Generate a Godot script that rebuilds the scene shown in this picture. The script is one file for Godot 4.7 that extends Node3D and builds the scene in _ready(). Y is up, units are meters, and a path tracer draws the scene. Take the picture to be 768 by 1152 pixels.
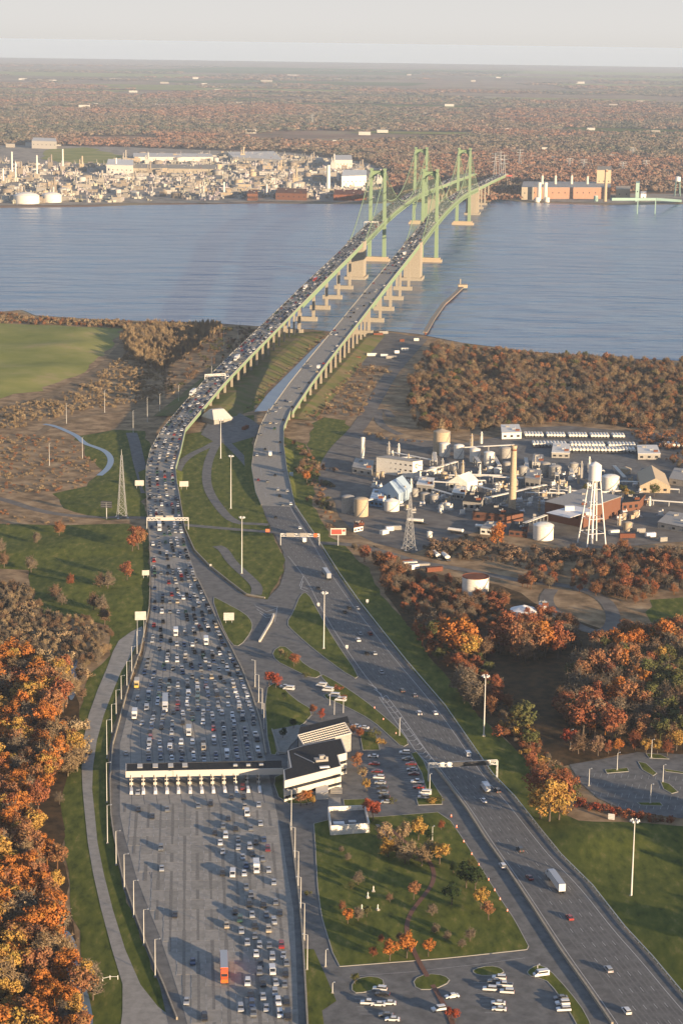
extends Node3D
# Twin suspension bridges over a wide river, toll plaza, chemical works and autumn woods seen from the air.
# x right, y up, -z away from the camera; metres.

var rng := RandomNumberGenerator.new()
var used := {}
var M := {}
var noise := FastNoiseLite.new()

class MB:
	var v := PackedVector3Array()
	var n := PackedVector3Array()
	var c := PackedColorArray()
	var col := Color(1, 1, 1)
	func tri(a: Vector3, b: Vector3, d: Vector3) -> void:
		var nn := (b - a).cross(d - a).normalized()
		v.append(a); v.append(d); v.append(b)
		n.append(nn); n.append(nn); n.append(nn)
		c.append(col); c.append(col); c.append(col)
	func quad(a: Vector3, b: Vector3, d: Vector3, e: Vector3) -> void:
		tri(a, b, d); tri(a, d, e)
	func box(p: Vector3, s: Vector3, b: Basis = Basis.IDENTITY) -> void:
		var x := b.x * s.x * 0.5
		var y := b.y * s.y * 0.5
		var z := b.z * s.z * 0.5
		quad(p - x + y + z, p + x + y + z, p + x + y - z, p - x + y - z)
		quad(p - x - y - z, p + x - y - z, p + x - y + z, p - x - y + z)
		quad(p - x - y + z, p + x - y + z, p + x + y + z, p - x + y + z)
		quad(p + x - y - z, p - x - y - z, p - x + y - z, p + x + y - z)
		quad(p + x - y + z, p + x - y - z, p + x + y - z, p + x + y + z)
		quad(p - x - y - z, p - x - y + z, p - x + y + z, p - x + y - z)
	func base(p: Vector3, s: Vector3, yaw: float = 0.0) -> void:
		box(p + Vector3(0, s.y * 0.5, 0), s, Basis(Vector3.UP, yaw))
	func bar(a: Vector3, b: Vector3, w: float, h: float = -1.0) -> void:
		var d := b - a
		if d.length() < 0.001:
			return
		var f := d.normalized()
		var side := f.cross(Vector3.UP)
		if side.length() < 0.01:
			side = Vector3.RIGHT
		side = side.normalized()
		box((a + b) * 0.5, Vector3(w, h if h > 0.0 else w, d.length()), Basis(side, side.cross(f), -f))
	func tube(a: Vector3, b: Vector3, r0: float, r1: float, k: int = 8, caps: bool = true) -> void:
		var f := (b - a).normalized()
		var s := f.cross(Vector3.RIGHT if absf(f.x) < 0.8 else Vector3.FORWARD).normalized()
		var t := s.cross(f)
		for i in k:
			var p0 := TAU * i / k
			var p1 := TAU * (i + 1) / k
			var d0 := s * cos(p0) - t * sin(p0)
			var d1 := s * cos(p1) - t * sin(p1)
			var q := [a + d0 * r0, a + d1 * r0, b + d1 * r1, b + d0 * r1]
			var order := [0, 2, 1, 0, 3, 2]
			for j in order:
				v.append(q[j])
				n.append(d0 if j == 0 or j == 3 else d1)
				c.append(col)
			if caps:
				tri(b, q[3], q[2])
				tri(a, q[1], q[0])
	func lathe(p: Vector3, prof: Array, k: int = 20) -> void:
		for j in prof.size() - 1:
			var a: Vector2 = prof[j]
			var b: Vector2 = prof[j + 1]
			var sl := Vector2(b.y - a.y, a.x - b.x).normalized()
			for i in k:
				var d0 := Vector3(cos(TAU * i / k), 0, -sin(TAU * i / k))
				var d1 := Vector3(cos(TAU * (i + 1) / k), 0, -sin(TAU * (i + 1) / k))
				var q := [p + d0 * a.x + Vector3.UP * a.y, p + d1 * a.x + Vector3.UP * a.y, p + d1 * b.x + Vector3.UP * b.y, p + d0 * b.x + Vector3.UP * b.y]
				var nn := [(d0 * sl.x + Vector3.UP * sl.y), (d1 * sl.x + Vector3.UP * sl.y)]
				for m in [0, 2, 1, 0, 3, 2]:
					v.append(q[m])
					n.append(nn[0] if m == 0 or m == 3 else nn[1])
					c.append(col)
	func prism(poly: PackedVector2Array, y0: float, y1: float) -> void:
		var p := poly
		if Geometry2D.is_polygon_clockwise(p):
			p = poly.duplicate()
			p.reverse()
		# p counter-clockwise in (x, z) means clockwise seen from above
		var ix := Geometry2D.triangulate_polygon(p)
		for i in range(0, ix.size(), 3):
			var a := p[ix[i]]
			var b := p[ix[i + 1]]
			var d := p[ix[i + 2]]
			if (b - a).cross(d - a) > 0.0:
				var t := b
				b = d
				d = t
			tri(Vector3(a.x, y1, a.y), Vector3(b.x, y1, b.y), Vector3(d.x, y1, d.y))
		if y0 < y1:
			for i in p.size():
				var a := p[i]
				var b := p[(i + 1) % p.size()]
				var u := Vector3(a.x, y0, a.y)
				var w := Vector3(b.x, y0, b.y)
				var up := Vector3.UP * (y1 - y0)
				var nn := (w - u).cross(up)
				var mid := (a + b) * 0.5 + Vector2(nn.x, nn.z).normalized() * 0.01
				if Geometry2D.is_point_in_polygon(mid, p):
					quad(w, u, u + up, w + up)
				else:
					quad(u, w, w + up, u + up)
	func mesh(mat: Material = null) -> ArrayMesh:
		var a := []
		a.resize(Mesh.ARRAY_MAX)
		a[Mesh.ARRAY_VERTEX] = v
		a[Mesh.ARRAY_NORMAL] = n
		a[Mesh.ARRAY_COLOR] = c
		var m := ArrayMesh.new()
		m.add_surface_from_arrays(Mesh.PRIMITIVE_TRIANGLES, a)
		if mat:
			m.surface_set_material(0, mat)
		return m

func numbered(s: String) -> String:
	if not used.has(s):
		used[s] = 0
		return s
	used[s] += 1
	return "%s_%03d" % [s, used[s]]

func tag(o: Node3D, label: String, category: String, group := "") -> void:
	o.set_meta("label", label)
	o.set_meta("category", category)
	if group:
		o.set_meta("group", group)

func thing(called: String, label: String, category: String, at := Vector3.ZERO, turn := 0.0, group := "") -> Node3D:
	var o := Node3D.new()
	o.name = numbered(called)
	add_child(o)
	o.position = at
	o.rotation.y = turn
	tag(o, label, category, group)
	return o

func put(parent: Node3D, called: String, mesh: Mesh, mat: Material = null, at := Vector3.ZERO, turn := 0.0) -> MeshInstance3D:
	var o := MeshInstance3D.new()
	o.name = numbered(called) if parent == self else called
	o.mesh = mesh
	if mat:
		o.material_override = mat
	parent.add_child(o, true)
	o.position = at
	o.rotation.y = turn
	return o

func struct(called: String, mesh: Mesh, mat: Material = null) -> MeshInstance3D:
	var o := put(self, called, mesh, mat)
	o.set_meta("kind", "structure")
	return o

func lin(r: float, g: float, b: float) -> Color:
	return Color(r, g, b).linear_to_srgb()

func ramp_texture(sd: int, freq: float, octaves: int, stops: Array, size := 512) -> ImageTexture:
	var f := FastNoiseLite.new()
	f.seed = sd
	f.noise_type = FastNoiseLite.TYPE_SIMPLEX_SMOOTH
	f.frequency = freq
	f.fractal_type = FastNoiseLite.FRACTAL_FBM
	f.fractal_octaves = octaves
	f.fractal_gain = 0.62
	var im := f.get_seamless_image(size, size)
	im.convert(Image.FORMAT_L8)
	var d := im.get_data()
	var lut := PackedByteArray()
	for i in 256:
		var t := i / 255.0 * (stops.size() - 1)
		var k := mini(int(t), stops.size() - 2)
		var a: Color = stops[k]
		var b: Color = stops[k + 1]
		var e := a.lerp(b, t - k).linear_to_srgb()
		lut.append(int(clampf(e.r, 0, 1) * 255)); lut.append(int(clampf(e.g, 0, 1) * 255)); lut.append(int(clampf(e.b, 0, 1) * 255))
	var out := PackedByteArray()
	out.resize(size * size * 3)
	for i in size * size:
		var k := d[i] * 3
		out[i * 3] = lut[k]; out[i * 3 + 1] = lut[k + 1]; out[i * 3 + 2] = lut[k + 2]
	return ImageTexture.create_from_image(Image.create_from_data(size, size, false, Image.FORMAT_RGB8, out))

func bump_texture(sd: int, freq: float, octaves: int, strength: float, size := 512) -> ImageTexture:
	var f := FastNoiseLite.new()
	f.seed = sd
	f.frequency = freq
	f.fractal_octaves = octaves
	var im := f.get_seamless_image(size, size)
	im.convert(Image.FORMAT_RGB8)
	im.bump_map_to_normal_map(strength)
	return ImageTexture.create_from_image(im)

func flat(r: float, g: float, b: float, rough := 0.8, metal := 0.0) -> StandardMaterial3D:
	var m := StandardMaterial3D.new()
	m.albedo_color = lin(r, g, b)
	m.roughness = rough
	m.metallic = metal
	return m

func patterned(t: ImageTexture, tile: float, rough := 0.95) -> StandardMaterial3D:
	var m := StandardMaterial3D.new()
	m.albedo_texture = t
	m.uv1_triplanar = true
	m.uv1_world_triplanar = true
	m.uv1_scale = Vector3.ONE / tile
	m.roughness = rough
	m.metallic_specular = 0.2
	return m

func tinted(rough := 0.9) -> StandardMaterial3D:
	var m := StandardMaterial3D.new()
	m.vertex_color_use_as_albedo = true
	m.roughness = rough
	m.metallic_specular = 0.25
	return m

func poly(a: Array) -> PackedVector2Array:
	var p := PackedVector2Array()
	for i in range(0, a.size(), 2):
		p.append(Vector2(a[i], a[i + 1]))
	return p

func rough_edge(p: PackedVector2Array, amount: float, step: float) -> PackedVector2Array:
	var o := PackedVector2Array()
	for i in p.size():
		var a := p[i]
		var b := p[(i + 1) % p.size()]
		var k := clampi(int(a.distance_to(b) / step), 1, 60)
		for j in k:
			var q := a.lerp(b, float(j) / k)
			o.append(q + Vector2(noise.get_noise_2d(q.x * 6.0, q.y * 6.0), noise.get_noise_2d(q.y * 6.0 + 900.0, q.x * 6.0)) * amount * 2.0)
	return o

func smooth(p: PackedVector2Array, closed := true, times := 2) -> PackedVector2Array:
	for t in times:
		var o := PackedVector2Array()
		var k := p.size()
		if not closed:
			o.append(p[0])
		for i in (k if closed else k - 1):
			var a := p[i]
			var b := p[(i + 1) % k]
			o.append(a.lerp(b, 0.25)); o.append(a.lerp(b, 0.75))
		if not closed:
			o.append(p[k - 1])
		p = o
	return p

func sheet(called: String, p: PackedVector2Array, y: float, mat: Material, parent: Node3D = null) -> MeshInstance3D:
	var m := MB.new()
	m.prism(p, y, y)
	if m.v.is_empty():
		print("EMPTY SHEET ", called)
	if parent:
		return put(parent, called, m.mesh(), mat)
	return struct(called, m.mesh(), mat)

func land(called: String, p: PackedVector2Array, y: float, mat: Material, amp: float, wave: float, gap: float, level: Array = [], clear := 3.0) -> MeshInstance3D:
	# level: lines beside which the ground stays flat
	# a gently rolling sheet: heights fade to y along its edge
	var pts := PackedVector2Array()
	for i in p.size():
		var a := p[i]
		var b := p[(i + 1) % p.size()]
		var k := maxi(1, int(a.distance_to(b) / gap))
		for j in k:
			pts.append(a.lerp(b, float(j) / k))
	var ring := pts.duplicate()
	var lo := p[0]
	var hi := p[0]
	for q in p:
		lo = lo.min(q)
		hi = hi.max(q)
	lo = lo.max(Vector2(-700, -2600))
	hi = hi.min(Vector2(700, -560))
	var x := lo.x
	while x < hi.x:
		var z := lo.y
		while z < hi.y:
			var q := Vector2(x + rng.randf_range(-0.2, 0.2) * gap, z + rng.randf_range(-0.2, 0.2) * gap)
			if Geometry2D.is_point_in_polygon(q, p):
				pts.append(q)
			z += gap
		x += gap
	var hs := PackedFloat32Array()
	for q in pts:
		var d := 1e9
		for i in p.size():
			d = minf(d, q.distance_squared_to(Geometry2D.get_closest_point_to_segment(q, p[i], p[(i + 1) % p.size()])))
		for l in level:
			for i in l.size() - 1:
				var e: float = maxf(0.0, q.distance_to(Geometry2D.get_closest_point_to_segment(q, l[i], l[i + 1])) - clear)
				d = minf(d, e * e)
		var f := clampf(sqrt(d) / (wave * 0.3), 0, 1)
		hs.append(y + amp * f * f * (3.0 - 2.0 * f) * maxf(0.03, 0.6 + 1.6 * noise.get_noise_2d(q.x * 60.0 / wave + 31.0, q.y * 60.0 / wave)))
	var ix := Geometry2D.triangulate_delaunay(pts)
	var nn := PackedVector3Array()
	nn.resize(pts.size())
	var tris := PackedInt32Array()
	for i in range(0, ix.size(), 3):
		var a := ix[i]
		var b := ix[i + 1]
		var c := ix[i + 2]
		if not Geometry2D.is_point_in_polygon((pts[a] + pts[b] + pts[c]) / 3.0, ring):
			continue
		var va := Vector3(pts[a].x, hs[a], pts[a].y)
		var n := (Vector3(pts[b].x, hs[b], pts[b].y) - va).cross(Vector3(pts[c].x, hs[c], pts[c].y) - va)
		if n.y < 0.0:
			n = -n
			var t := b
			b = c
			c = t
		nn[a] += n
		nn[b] += n
		nn[c] += n
		tris.append(a); tris.append(b); tris.append(c)
	var m := MB.new()
	for i in range(0, tris.size(), 3):
		for k in [0, 2, 1]:
			var j := tris[i + k]
			m.v.append(Vector3(pts[j].x, hs[j], pts[j].y))
			m.n.append(nn[j].normalized())
			m.c.append(Color.WHITE)
	return struct(called, m.mesh(), mat)

func ribbon_poly(line: PackedVector2Array, w: float) -> PackedVector2Array:
	var l := PackedVector2Array()
	var r := PackedVector2Array()
	for i in line.size():
		var d := (line[mini(i + 1, line.size() - 1)] - line[maxi(i - 1, 0)]).normalized()
		var s := Vector2(-d.y, d.x) * w * 0.5
		l.append(line[i] + s)
		r.append(line[i] - s)
	r.reverse()
	l.append_array(r)
	return l

func ribbon(m: MB, line: PackedVector2Array, off: float, w: float, y: float, dash := 0.0, gap := 0.0, start := 0.0) -> void:
	# a painted line at a side offset of a polyline; dash 0 = solid
	var run := start
	for i in line.size() - 1:
		var a := line[i]
		var b := line[i + 1]
		var d := b - a
		var len := d.length()
		if len < 0.01:
			continue
		d /= len
		var s := Vector2(-d.y, d.x)
		var t := 0.0
		if dash == 0.0:
			_flatbar(m, a + s * off, b + s * off, s * w * 0.5, y)
			continue
		while t < len:
			var ph := fmod(run + t, dash + gap)
			if ph < dash:
				var e := minf(len, t + dash - ph)
				_flatbar(m, a + d * t + s * off, a + d * e + s * off, s * w * 0.5, y)
				t = e + 0.001
			else:
				t += dash + gap - ph
		run += len

func _flatbar(m: MB, a: Vector2, b: Vector2, h: Vector2, y: float) -> void:
	var q := [a + h, a - h, b - h, b + h]
	m.quad(Vector3(q[0].x, y, q[0].y), Vector3(q[3].x, y, q[3].y), Vector3(q[2].x, y, q[2].y), Vector3(q[1].x, y, q[1].y))

func nth(k: int) -> String:
	var w := ["zeroth", "first", "second", "third", "fourth", "fifth", "sixth", "seventh", "eighth", "ninth", "tenth", "eleventh", "twelfth", "thirteenth", "fourteenth", "fifteenth"]
	if k < w.size():
		return w[k]
	var e := "th"
	if k % 100 < 11 or k % 100 > 13:
		e = ["th", "st", "nd", "rd", "th", "th", "th", "th", "th", "th"][k % 10]
	return str(k) + e


const SUN_HEIGHT := 8.8   # degrees above the horizon
const SUN_TURN := 45.0    # the sun stands behind the camera's right shoulder

func setup_view() -> void:
	var cam := Camera3D.new()
	cam.name = "camera"
	add_child(cam)
	var pitch := deg_to_rad(-12.649)
	cam.position = Vector3(0, 308, 0)
	cam.basis = Basis(Vector3.RIGHT, pitch) * Basis(Vector3.BACK, deg_to_rad(0.82))
	cam.fov = 27.55
	cam.near = 1.0
	cam.far = 60000.0
	cam.current = true
	var sky := Sky.new()
	var sm := ProceduralSkyMaterial.new()
	sm.sky_horizon_color = Color(0.838, 0.826, 0.81)
	sm.sky_top_color = Color(0.44, 0.57, 0.75)
	sm.sky_curve = 0.32
	sm.ground_horizon_color = Color(0.838, 0.822, 0.80)
	sm.ground_bottom_color = Color(0.5, 0.48, 0.46)
	sm.sun_angle_max = 1.0
	sky.sky_material = sm
	var env := Environment.new()
	env.background_mode = Environment.BG_SKY
	env.sky = sky
	env.background_energy_multiplier = 0.40
	env.tonemap_mode = Environment.TONE_MAPPER_LINEAR
	env.tonemap_exposure = 2.85
	env.fog_enabled = true
	env.fog_density = 0.000033
	env.fog_light_color = Color(0.835, 0.91, 1.0)
	env.sdfgi_enabled = true
	env.ssao_enabled = true
	env.ssil_enabled = true
	var we := WorldEnvironment.new()
	we.name = "environment"
	we.environment = env
	add_child(we)
	var sun := DirectionalLight3D.new()
	sun.name = "sun"
	sun.light_color = Color(1.0, 0.88, 0.72)
	sun.light_energy = 1.4
	sun.light_angular_distance = 0.5
	sun.shadow_enabled = true
	add_child(sun)
	var to_sun := Vector3(sin(deg_to_rad(SUN_TURN)) * cos(deg_to_rad(SUN_HEIGHT)), sin(deg_to_rad(SUN_HEIGHT)), cos(deg_to_rad(SUN_TURN)) * cos(deg_to_rad(SUN_HEIGHT)))
	sun.look_at_from_position(to_sun * 100.0, Vector3.ZERO, Vector3.UP)

func make_materials() -> void:
	M.far_ground = patterned(ramp_texture(1, 0.012, 6, [Color(0.108, 0.102, 0.060), Color(0.180, 0.120, 0.078), Color(0.252, 0.156, 0.102), Color(0.264, 0.204, 0.120), Color(0.312, 0.276, 0.168)]), 3400.0)
	M.scrub = patterned(ramp_texture(2, 0.02, 6, [Color(0.096, 0.067, 0.038), Color(0.192, 0.126, 0.067), Color(0.312, 0.210, 0.114), Color(0.408, 0.294, 0.168)]), 190.0)
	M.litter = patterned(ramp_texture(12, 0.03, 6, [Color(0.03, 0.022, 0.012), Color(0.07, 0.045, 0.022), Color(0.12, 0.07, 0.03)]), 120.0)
	M.grass = patterned(ramp_texture(3, 0.02, 7, [Color(0.032, 0.042, 0.010), Color(0.074, 0.088, 0.016), Color(0.108, 0.116, 0.022), Color(0.20, 0.165, 0.055)]), 130.0)
	M.grass.uv1_scale = Vector3(1.0 / 60.0, 1.0 / 100.0, 1.0 / 150.0)
	M.field = patterned(ramp_texture(4, 0.008, 6, [Color(0.15, 0.16, 0.035), Color(0.20, 0.205, 0.05), Color(0.25, 0.235, 0.07), Color(0.35, 0.26, 0.13)]), 420.0)
	M.asphalt = patterned(ramp_texture(5, 0.02, 7, [Color(0.094, 0.090, 0.084), Color(0.137, 0.132, 0.122), Color(0.182, 0.174, 0.160)]), 70.0, 0.85)
	M.dark_asphalt = patterned(ramp_texture(6, 0.02, 7, [Color(0.085, 0.082, 0.077), Color(0.123, 0.118, 0.110), Color(0.163, 0.156, 0.144)]), 60.0, 0.8)
	M.concrete = patterned(ramp_texture(7, 0.02, 7, [Color(0.200, 0.186, 0.161), Color(0.263, 0.243, 0.210), Color(0.314, 0.290, 0.252)]), 50.0, 0.85)
	M.concrete_b = patterned(ramp_texture(8, 0.025, 7, [Color(0.182, 0.169, 0.148), Color(0.238, 0.221, 0.190), Color(0.282, 0.261, 0.227)]), 43.0, 0.85)
	M.concrete_c = patterned(ramp_texture(9, 0.022, 7, [Color(0.213, 0.197, 0.172), Color(0.282, 0.260, 0.225), Color(0.332, 0.308, 0.268)]), 37.0, 0.85)
	M.gravel = patterned(ramp_texture(10, 0.02, 7, [Color(0.085, 0.075, 0.065), Color(0.14, 0.125, 0.108), Color(0.20, 0.178, 0.15)]), 160.0)
	M.dirt = patterned(ramp_texture(11, 0.02, 6, [Color(0.12, 0.082, 0.045), Color(0.20, 0.14, 0.08), Color(0.28, 0.20, 0.12)]), 150.0)
	M.works = patterned(ramp_texture(13, 0.03, 6, [Color(0.11, 0.10, 0.085), Color(0.22, 0.19, 0.15), Color(0.33, 0.28, 0.22), Color(0.16, 0.14, 0.10)]), 700.0)
	M.pale_stone = patterned(ramp_texture(14, 0.03, 6, [Color(0.231, 0.203, 0.156), Color(0.299, 0.261, 0.203), Color(0.351, 0.310, 0.246)]), 40.0)
	M.oil = patterned(ramp_texture(23, 0.03, 7, [Color(0.135, 0.126, 0.111), Color(0.178, 0.165, 0.144), Color(0.226, 0.210, 0.182)]), 23.0, 0.8)
	M.wear = patterned(ramp_texture(24, 0.03, 7, [Color(0.101, 0.097, 0.090), Color(0.148, 0.142, 0.131), Color(0.182, 0.175, 0.161)]), 14.0, 0.8)
	M.pale_a = patterned(ramp_texture(25, 0.05, 5, [Color(0.20, 0.18, 0.15), Color(0.30, 0.27, 0.23), Color(0.38, 0.35, 0.30)]), 60.0)
	M.pale_b = patterned(ramp_texture(26, 0.05, 5, [Color(0.16, 0.14, 0.12), Color(0.24, 0.20, 0.16), Color(0.31, 0.27, 0.21)]), 60.0)
	M.pale_c = patterned(ramp_texture(27, 0.05, 5, [Color(0.34, 0.32, 0.29), Color(0.44, 0.42, 0.38), Color(0.50, 0.48, 0.44)]), 60.0)
	M.kerb = flat(0.28, 0.26, 0.22)
	M.paint = flat(0.36, 0.35, 0.33, 0.7)
	M.white = flat(0.62, 0.60, 0.57, 0.6)
	M.cream = flat(0.50, 0.455, 0.385, 0.7)
	M.black_roof = patterned(ramp_texture(15, 0.03, 6, [Color(0.018, 0.018, 0.019), Color(0.030, 0.029, 0.029), Color(0.045, 0.043, 0.040)]), 24.0, 0.75)
	M.grey = flat(0.28, 0.28, 0.28, 0.7)
	M.dark = flat(0.035, 0.035, 0.038, 0.5)
	M.glass = flat(0.02, 0.022, 0.026, 0.12)
	M.steel = flat(0.42, 0.42, 0.41, 0.45, 0.4)
	M.pole = flat(0.55, 0.53, 0.49, 0.5)
	M.green_steel = patterned(ramp_texture(16, 0.04, 5, [Color(0.17, 0.235, 0.135), Color(0.205, 0.28, 0.165), Color(0.23, 0.305, 0.185)]), 30.0, 0.6)
	M.brick = patterned(ramp_texture(17, 0.05, 5, [Color(0.09, 0.042, 0.028), Color(0.15, 0.070, 0.045), Color(0.21, 0.105, 0.07)]), 16.0)
	M.station_brick = patterned(ramp_texture(22, 0.05, 5, [Color(0.26, 0.15, 0.10), Color(0.34, 0.20, 0.14), Color(0.40, 0.26, 0.19)]), 60.0)
	M.walk_brick = patterned(ramp_texture(28, 0.05, 5, [Color(0.10, 0.06, 0.045), Color(0.16, 0.085, 0.06), Color(0.22, 0.12, 0.09)]), 12.0)
	M.causeway = patterned(ramp_texture(29, 0.012, 6, [Color(0.07, 0.095, 0.022), Color(0.10, 0.115, 0.03), Color(0.16, 0.125, 0.06), Color(0.24, 0.17, 0.10)]), 170.0)
	M.orange = flat(0.72, 0.13, 0.03, 0.5)
	M.red = flat(0.45, 0.05, 0.03, 0.6)
	M.teal = flat(0.20, 0.31, 0.27, 0.6)
	M.rust = patterned(ramp_texture(18, 0.05, 5, [Color(0.10, 0.04, 0.025), Color(0.16, 0.06, 0.035), Color(0.22, 0.10, 0.06)]), 9.0)
	M.tank_white = patterned(ramp_texture(19, 0.03, 6, [Color(0.50, 0.45, 0.36), Color(0.66, 0.62, 0.54), Color(0.74, 0.71, 0.65)]), 26.0, 0.6)
	M.tank_tan = patterned(ramp_texture(20, 0.03, 6, [Color(0.30, 0.22, 0.14), Color(0.40, 0.32, 0.22), Color(0.46, 0.38, 0.27)]), 22.0, 0.7)
	M.tank_grey = patterned(ramp_texture(21, 0.03, 6, [Color(0.20, 0.19, 0.17), Color(0.30, 0.28, 0.25), Color(0.38, 0.36, 0.32)]), 22.0, 0.6)
	M.blue_metal = flat(0.10, 0.20, 0.33, 0.6)
	M.roof_blue = flat(0.34, 0.42, 0.48, 0.5)
	M.bark = flat(0.09, 0.065, 0.045, 0.95)
	M.tyre = flat(0.02, 0.02, 0.02, 0.9)
	var w := StandardMaterial3D.new()
	w.albedo_texture = ramp_texture(31, 0.006, 6, [Color(0.026, 0.095, 0.175), Color(0.031, 0.103, 0.187), Color(0.035, 0.110, 0.195), Color(0.052, 0.116, 0.187)])
	w.uv1_triplanar = true
	w.uv1_world_triplanar = true
	w.uv1_scale = Vector3(1.0 / 2600.0, 1.0 / 900.0, 1.0 / 900.0)
	w.roughness = 0.26
	w.metallic_specular = 0.5
	w.normal_enabled = true
	w.normal_texture = bump_texture(33, 0.03, 5, 6.0)
	w.normal_scale = 0.3
	M.river = w
	var c := flat(0.13, 0.20, 0.28, 0.3)
	c.metallic_specular = 0.3
	M.creek = c

func kerb_round(parent: Node3D, p: PackedVector2Array, y: float, mat: Material, w := 0.45, h := 0.14) -> void:
	var m := MB.new()
	for i in p.size():
		var a := p[i]
		var b := p[(i + 1) % p.size()]
		m.bar(Vector3(a.x, y + h * 0.5, a.y), Vector3(b.x, y + h * 0.5, b.y), w, h)
	put(parent, "kerb", m.mesh(), mat)

func lawn_island(p: PackedVector2Array, kerbed := true, level: Array = []) -> void:
	var o := land("lawn", p, 0.95, M.grass, 0.7, 34.0, 5.0, level)
	if kerbed:
		kerb_round(o, p, 0.80, M.kerb, 0.32, 0.18)

func build_ground() -> void:
	var g := poly([-2500, 400, 2500, 400, 11000, -35300, -11000, -35300])
	sheet("ground", g, 0.0, M.far_ground)
	var river := poly([-668.5, -2418.3, -441.4, -2419.5, -396.9, -2399.9, -374.2, -2418.9, -351.9, -2372.7, -288.1, -2348.3, -237, -2338.5, -156.6, -2332, -85.6, -2302.1, -36.1, -2285.3, -6.7, -2266.7, 42.1, -2286.3, 80.4, -2261.6, 125.4, -2197.1, 195.6, -2138.8, 282.8, -2103.7, 369.3, -2081.7, 615.3, -2007.1, 1318.7, -4398, 795.2, -4273.9, 680, -4252, 515.5, -4197.2, 359.5, -4238.6, 321.3, -4329.3, 235.6, -4263.1, 162.2, -4224.6, 19.2, -4126.4, -154.6, -4116.4, -273.2, -4070.8, -405.9, -4023, -483.8, -3964.1, -642.9, -3912.7, -1041.4, -3796.9])
	sheet("river", river, 0.35, M.river)
	sheet("inlet_water", poly([110.9, -4167.2, 116.1, -4609.2, 101.2, -4943.6, 103.6, -5296.3, 117.1, -5415.2, 121.6, -5014.9, 133.8, -4760.7, 148.5, -4587.5, 128.5, -4170.6]), 0.45, M.creek)
	# the near bank
	var near_bank := poly([-731.1, -2386.2, -440, -2411.4, -395.6, -2391.9, -372.9, -2410.8, -350.8, -2364.9, -287.2, -2340.7, -236.2, -2330.9, -156, -2324.4, -85.3, -2294.7, -36, -2278, -6.6, -2259.5, 42, -2279.1, 80.2, -2254.5, 125, -2190.4, 195.1, -2132.4, 282, -2097.5, 368.3, -2075.7, 612, -1995.8, 218.8, -499, -201.8, -488.3])
	sheet("river_bank", rough_edge(near_bank, 4.0, 30.0), 0.6, M.scrub)
	var y := 0.66
	land("meadow", rough_edge(poly([-438.5, -2293.6, -380.7, -2299.9, -320.5, -2291.5, -269.5, -2274.9, -239.1, -2263.6, -239.6, -2153.2, -237.4, -2053.1, -246.4, -1955.1, -273.1, -1849.3, -299.3, -1799.2, -339.2, -1763.8]), 6.0, 20.0), y, M.field, 3.0, 120.0, 16.0)
	sheet("dike_path", ribbon_poly(smooth(poly([-310.5, -1688.8, -290.6, -1745.7, -263.5, -1793, -241.1, -1892.2, -228.3, -1995.7, -226.2, -2097, -223.3, -2201.9]), false), 16.0), y + 0.05, M.dirt)
	land("lawn", rough_edge(poly([-211.6, -1629.1, -183.5, -1662.5, -157.8, -1656.6, -145.5, -1533, -128.8, -1347.9, -153.9, -1335.7, -187.8, -1371, -199.9, -1415.6, -178.3, -1440.9, -177.3, -1497.5]), 3.0, 15.0), y, M.grass, 1.6, 55.0, 8.0, [poly([-219, -1647.8, -209.6, -1629.2, -201, -1599.8, -190.4, -1585.9, -180.2, -1568.7, -172.7, -1537.8, -171.6, -1504.4, -175.1, -1478.3]), poly([-169.1, -1647.9, -161.8, -1602.8, -152.1, -1532.5, -142, -1468, -135, -1420.1])], 7.0)
	land("lawn", rough_edge(poly([-232.9, -1320.3, -186.5, -1318.1, -139.5, -1326.2, -124.6, -1309.4, -113.7, -1209.8, -105, -1110.5, -105.1, -1061.2, -106.3, -1017.3, -105.5, -951.4, -102.5, -887, -97.8, -841.2, -90.2, -789.9, -79.4, -727.9, -68.1, -683.2, -58.2, -645.2, -50, -616.4, -48, -601.3, -75.2, -600.5, -82.5, -644.4, -90.8, -686.9, -101.9, -743.3, -112.1, -798.9, -116.2, -840.5, -119.1, -886.3, -122.3, -950.6, -123.3, -993.6, -116.9, -1027.8, -124.4, -1082.5, -137.3, -1090.7, -165.7, -1107.3, -185.9, -1199.1, -213, -1204]), 1.2, 12.0), y, M.grass, 1.6, 55.0, 8.0, [poly([-105.9, -1069.6, -108.3, -1056, -112, -1032.8, -114.1, -998.5, -114.8, -962.1, -113.9, -929.4, -111.5, -892.7, -108.4, -857.5, -105.1, -830.1, -100.3, -799.3, -95.7, -770.6, -89.7, -739.4, -82.9, -706.5, -75.1, -672.6, -67.7, -644.9, -62.3, -625.5, -58.2, -601]), poly([-79.4, -643.2, -72.6, -648.8])], 6.0)
	land("lawn", rough_edge(poly([-111, -1743.2, -105.3, -1825.3, -83.9, -2026.6, -54.9, -2254.4, -20.3, -2272.4, -32.7, -2194.4, -52.8, -2006.6, -69.1, -1867.3, -75.8, -1763.6, -92.1, -1727.5]), 3.0, 20.0), y, M.grass, 1.6, 55.0, 8.0)
	sheet("canal_water", poly([-75.4, -1754.8, -67.6, -1847.8, -48.4, -2001.3, -33.3, -2122.4, -21.5, -2209.1, -8.1, -2170.2, -26.2, -2009.1, -51.1, -1830, -63.5, -1760.2]), y + 0.1, M.creek)
	sheet("creek_water", ribbon_poly(smooth(poly([-243.8, -1681.9, -234.1, -1674.5, -219, -1647.8, -209.6, -1629.2, -201, -1599.8, -190.4, -1585.9, -180.2, -1568.7, -172.7, -1537.8, -171.6, -1504.4, -175.1, -1478.3]), false), 4.6), y + 0.1, M.creek)
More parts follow.
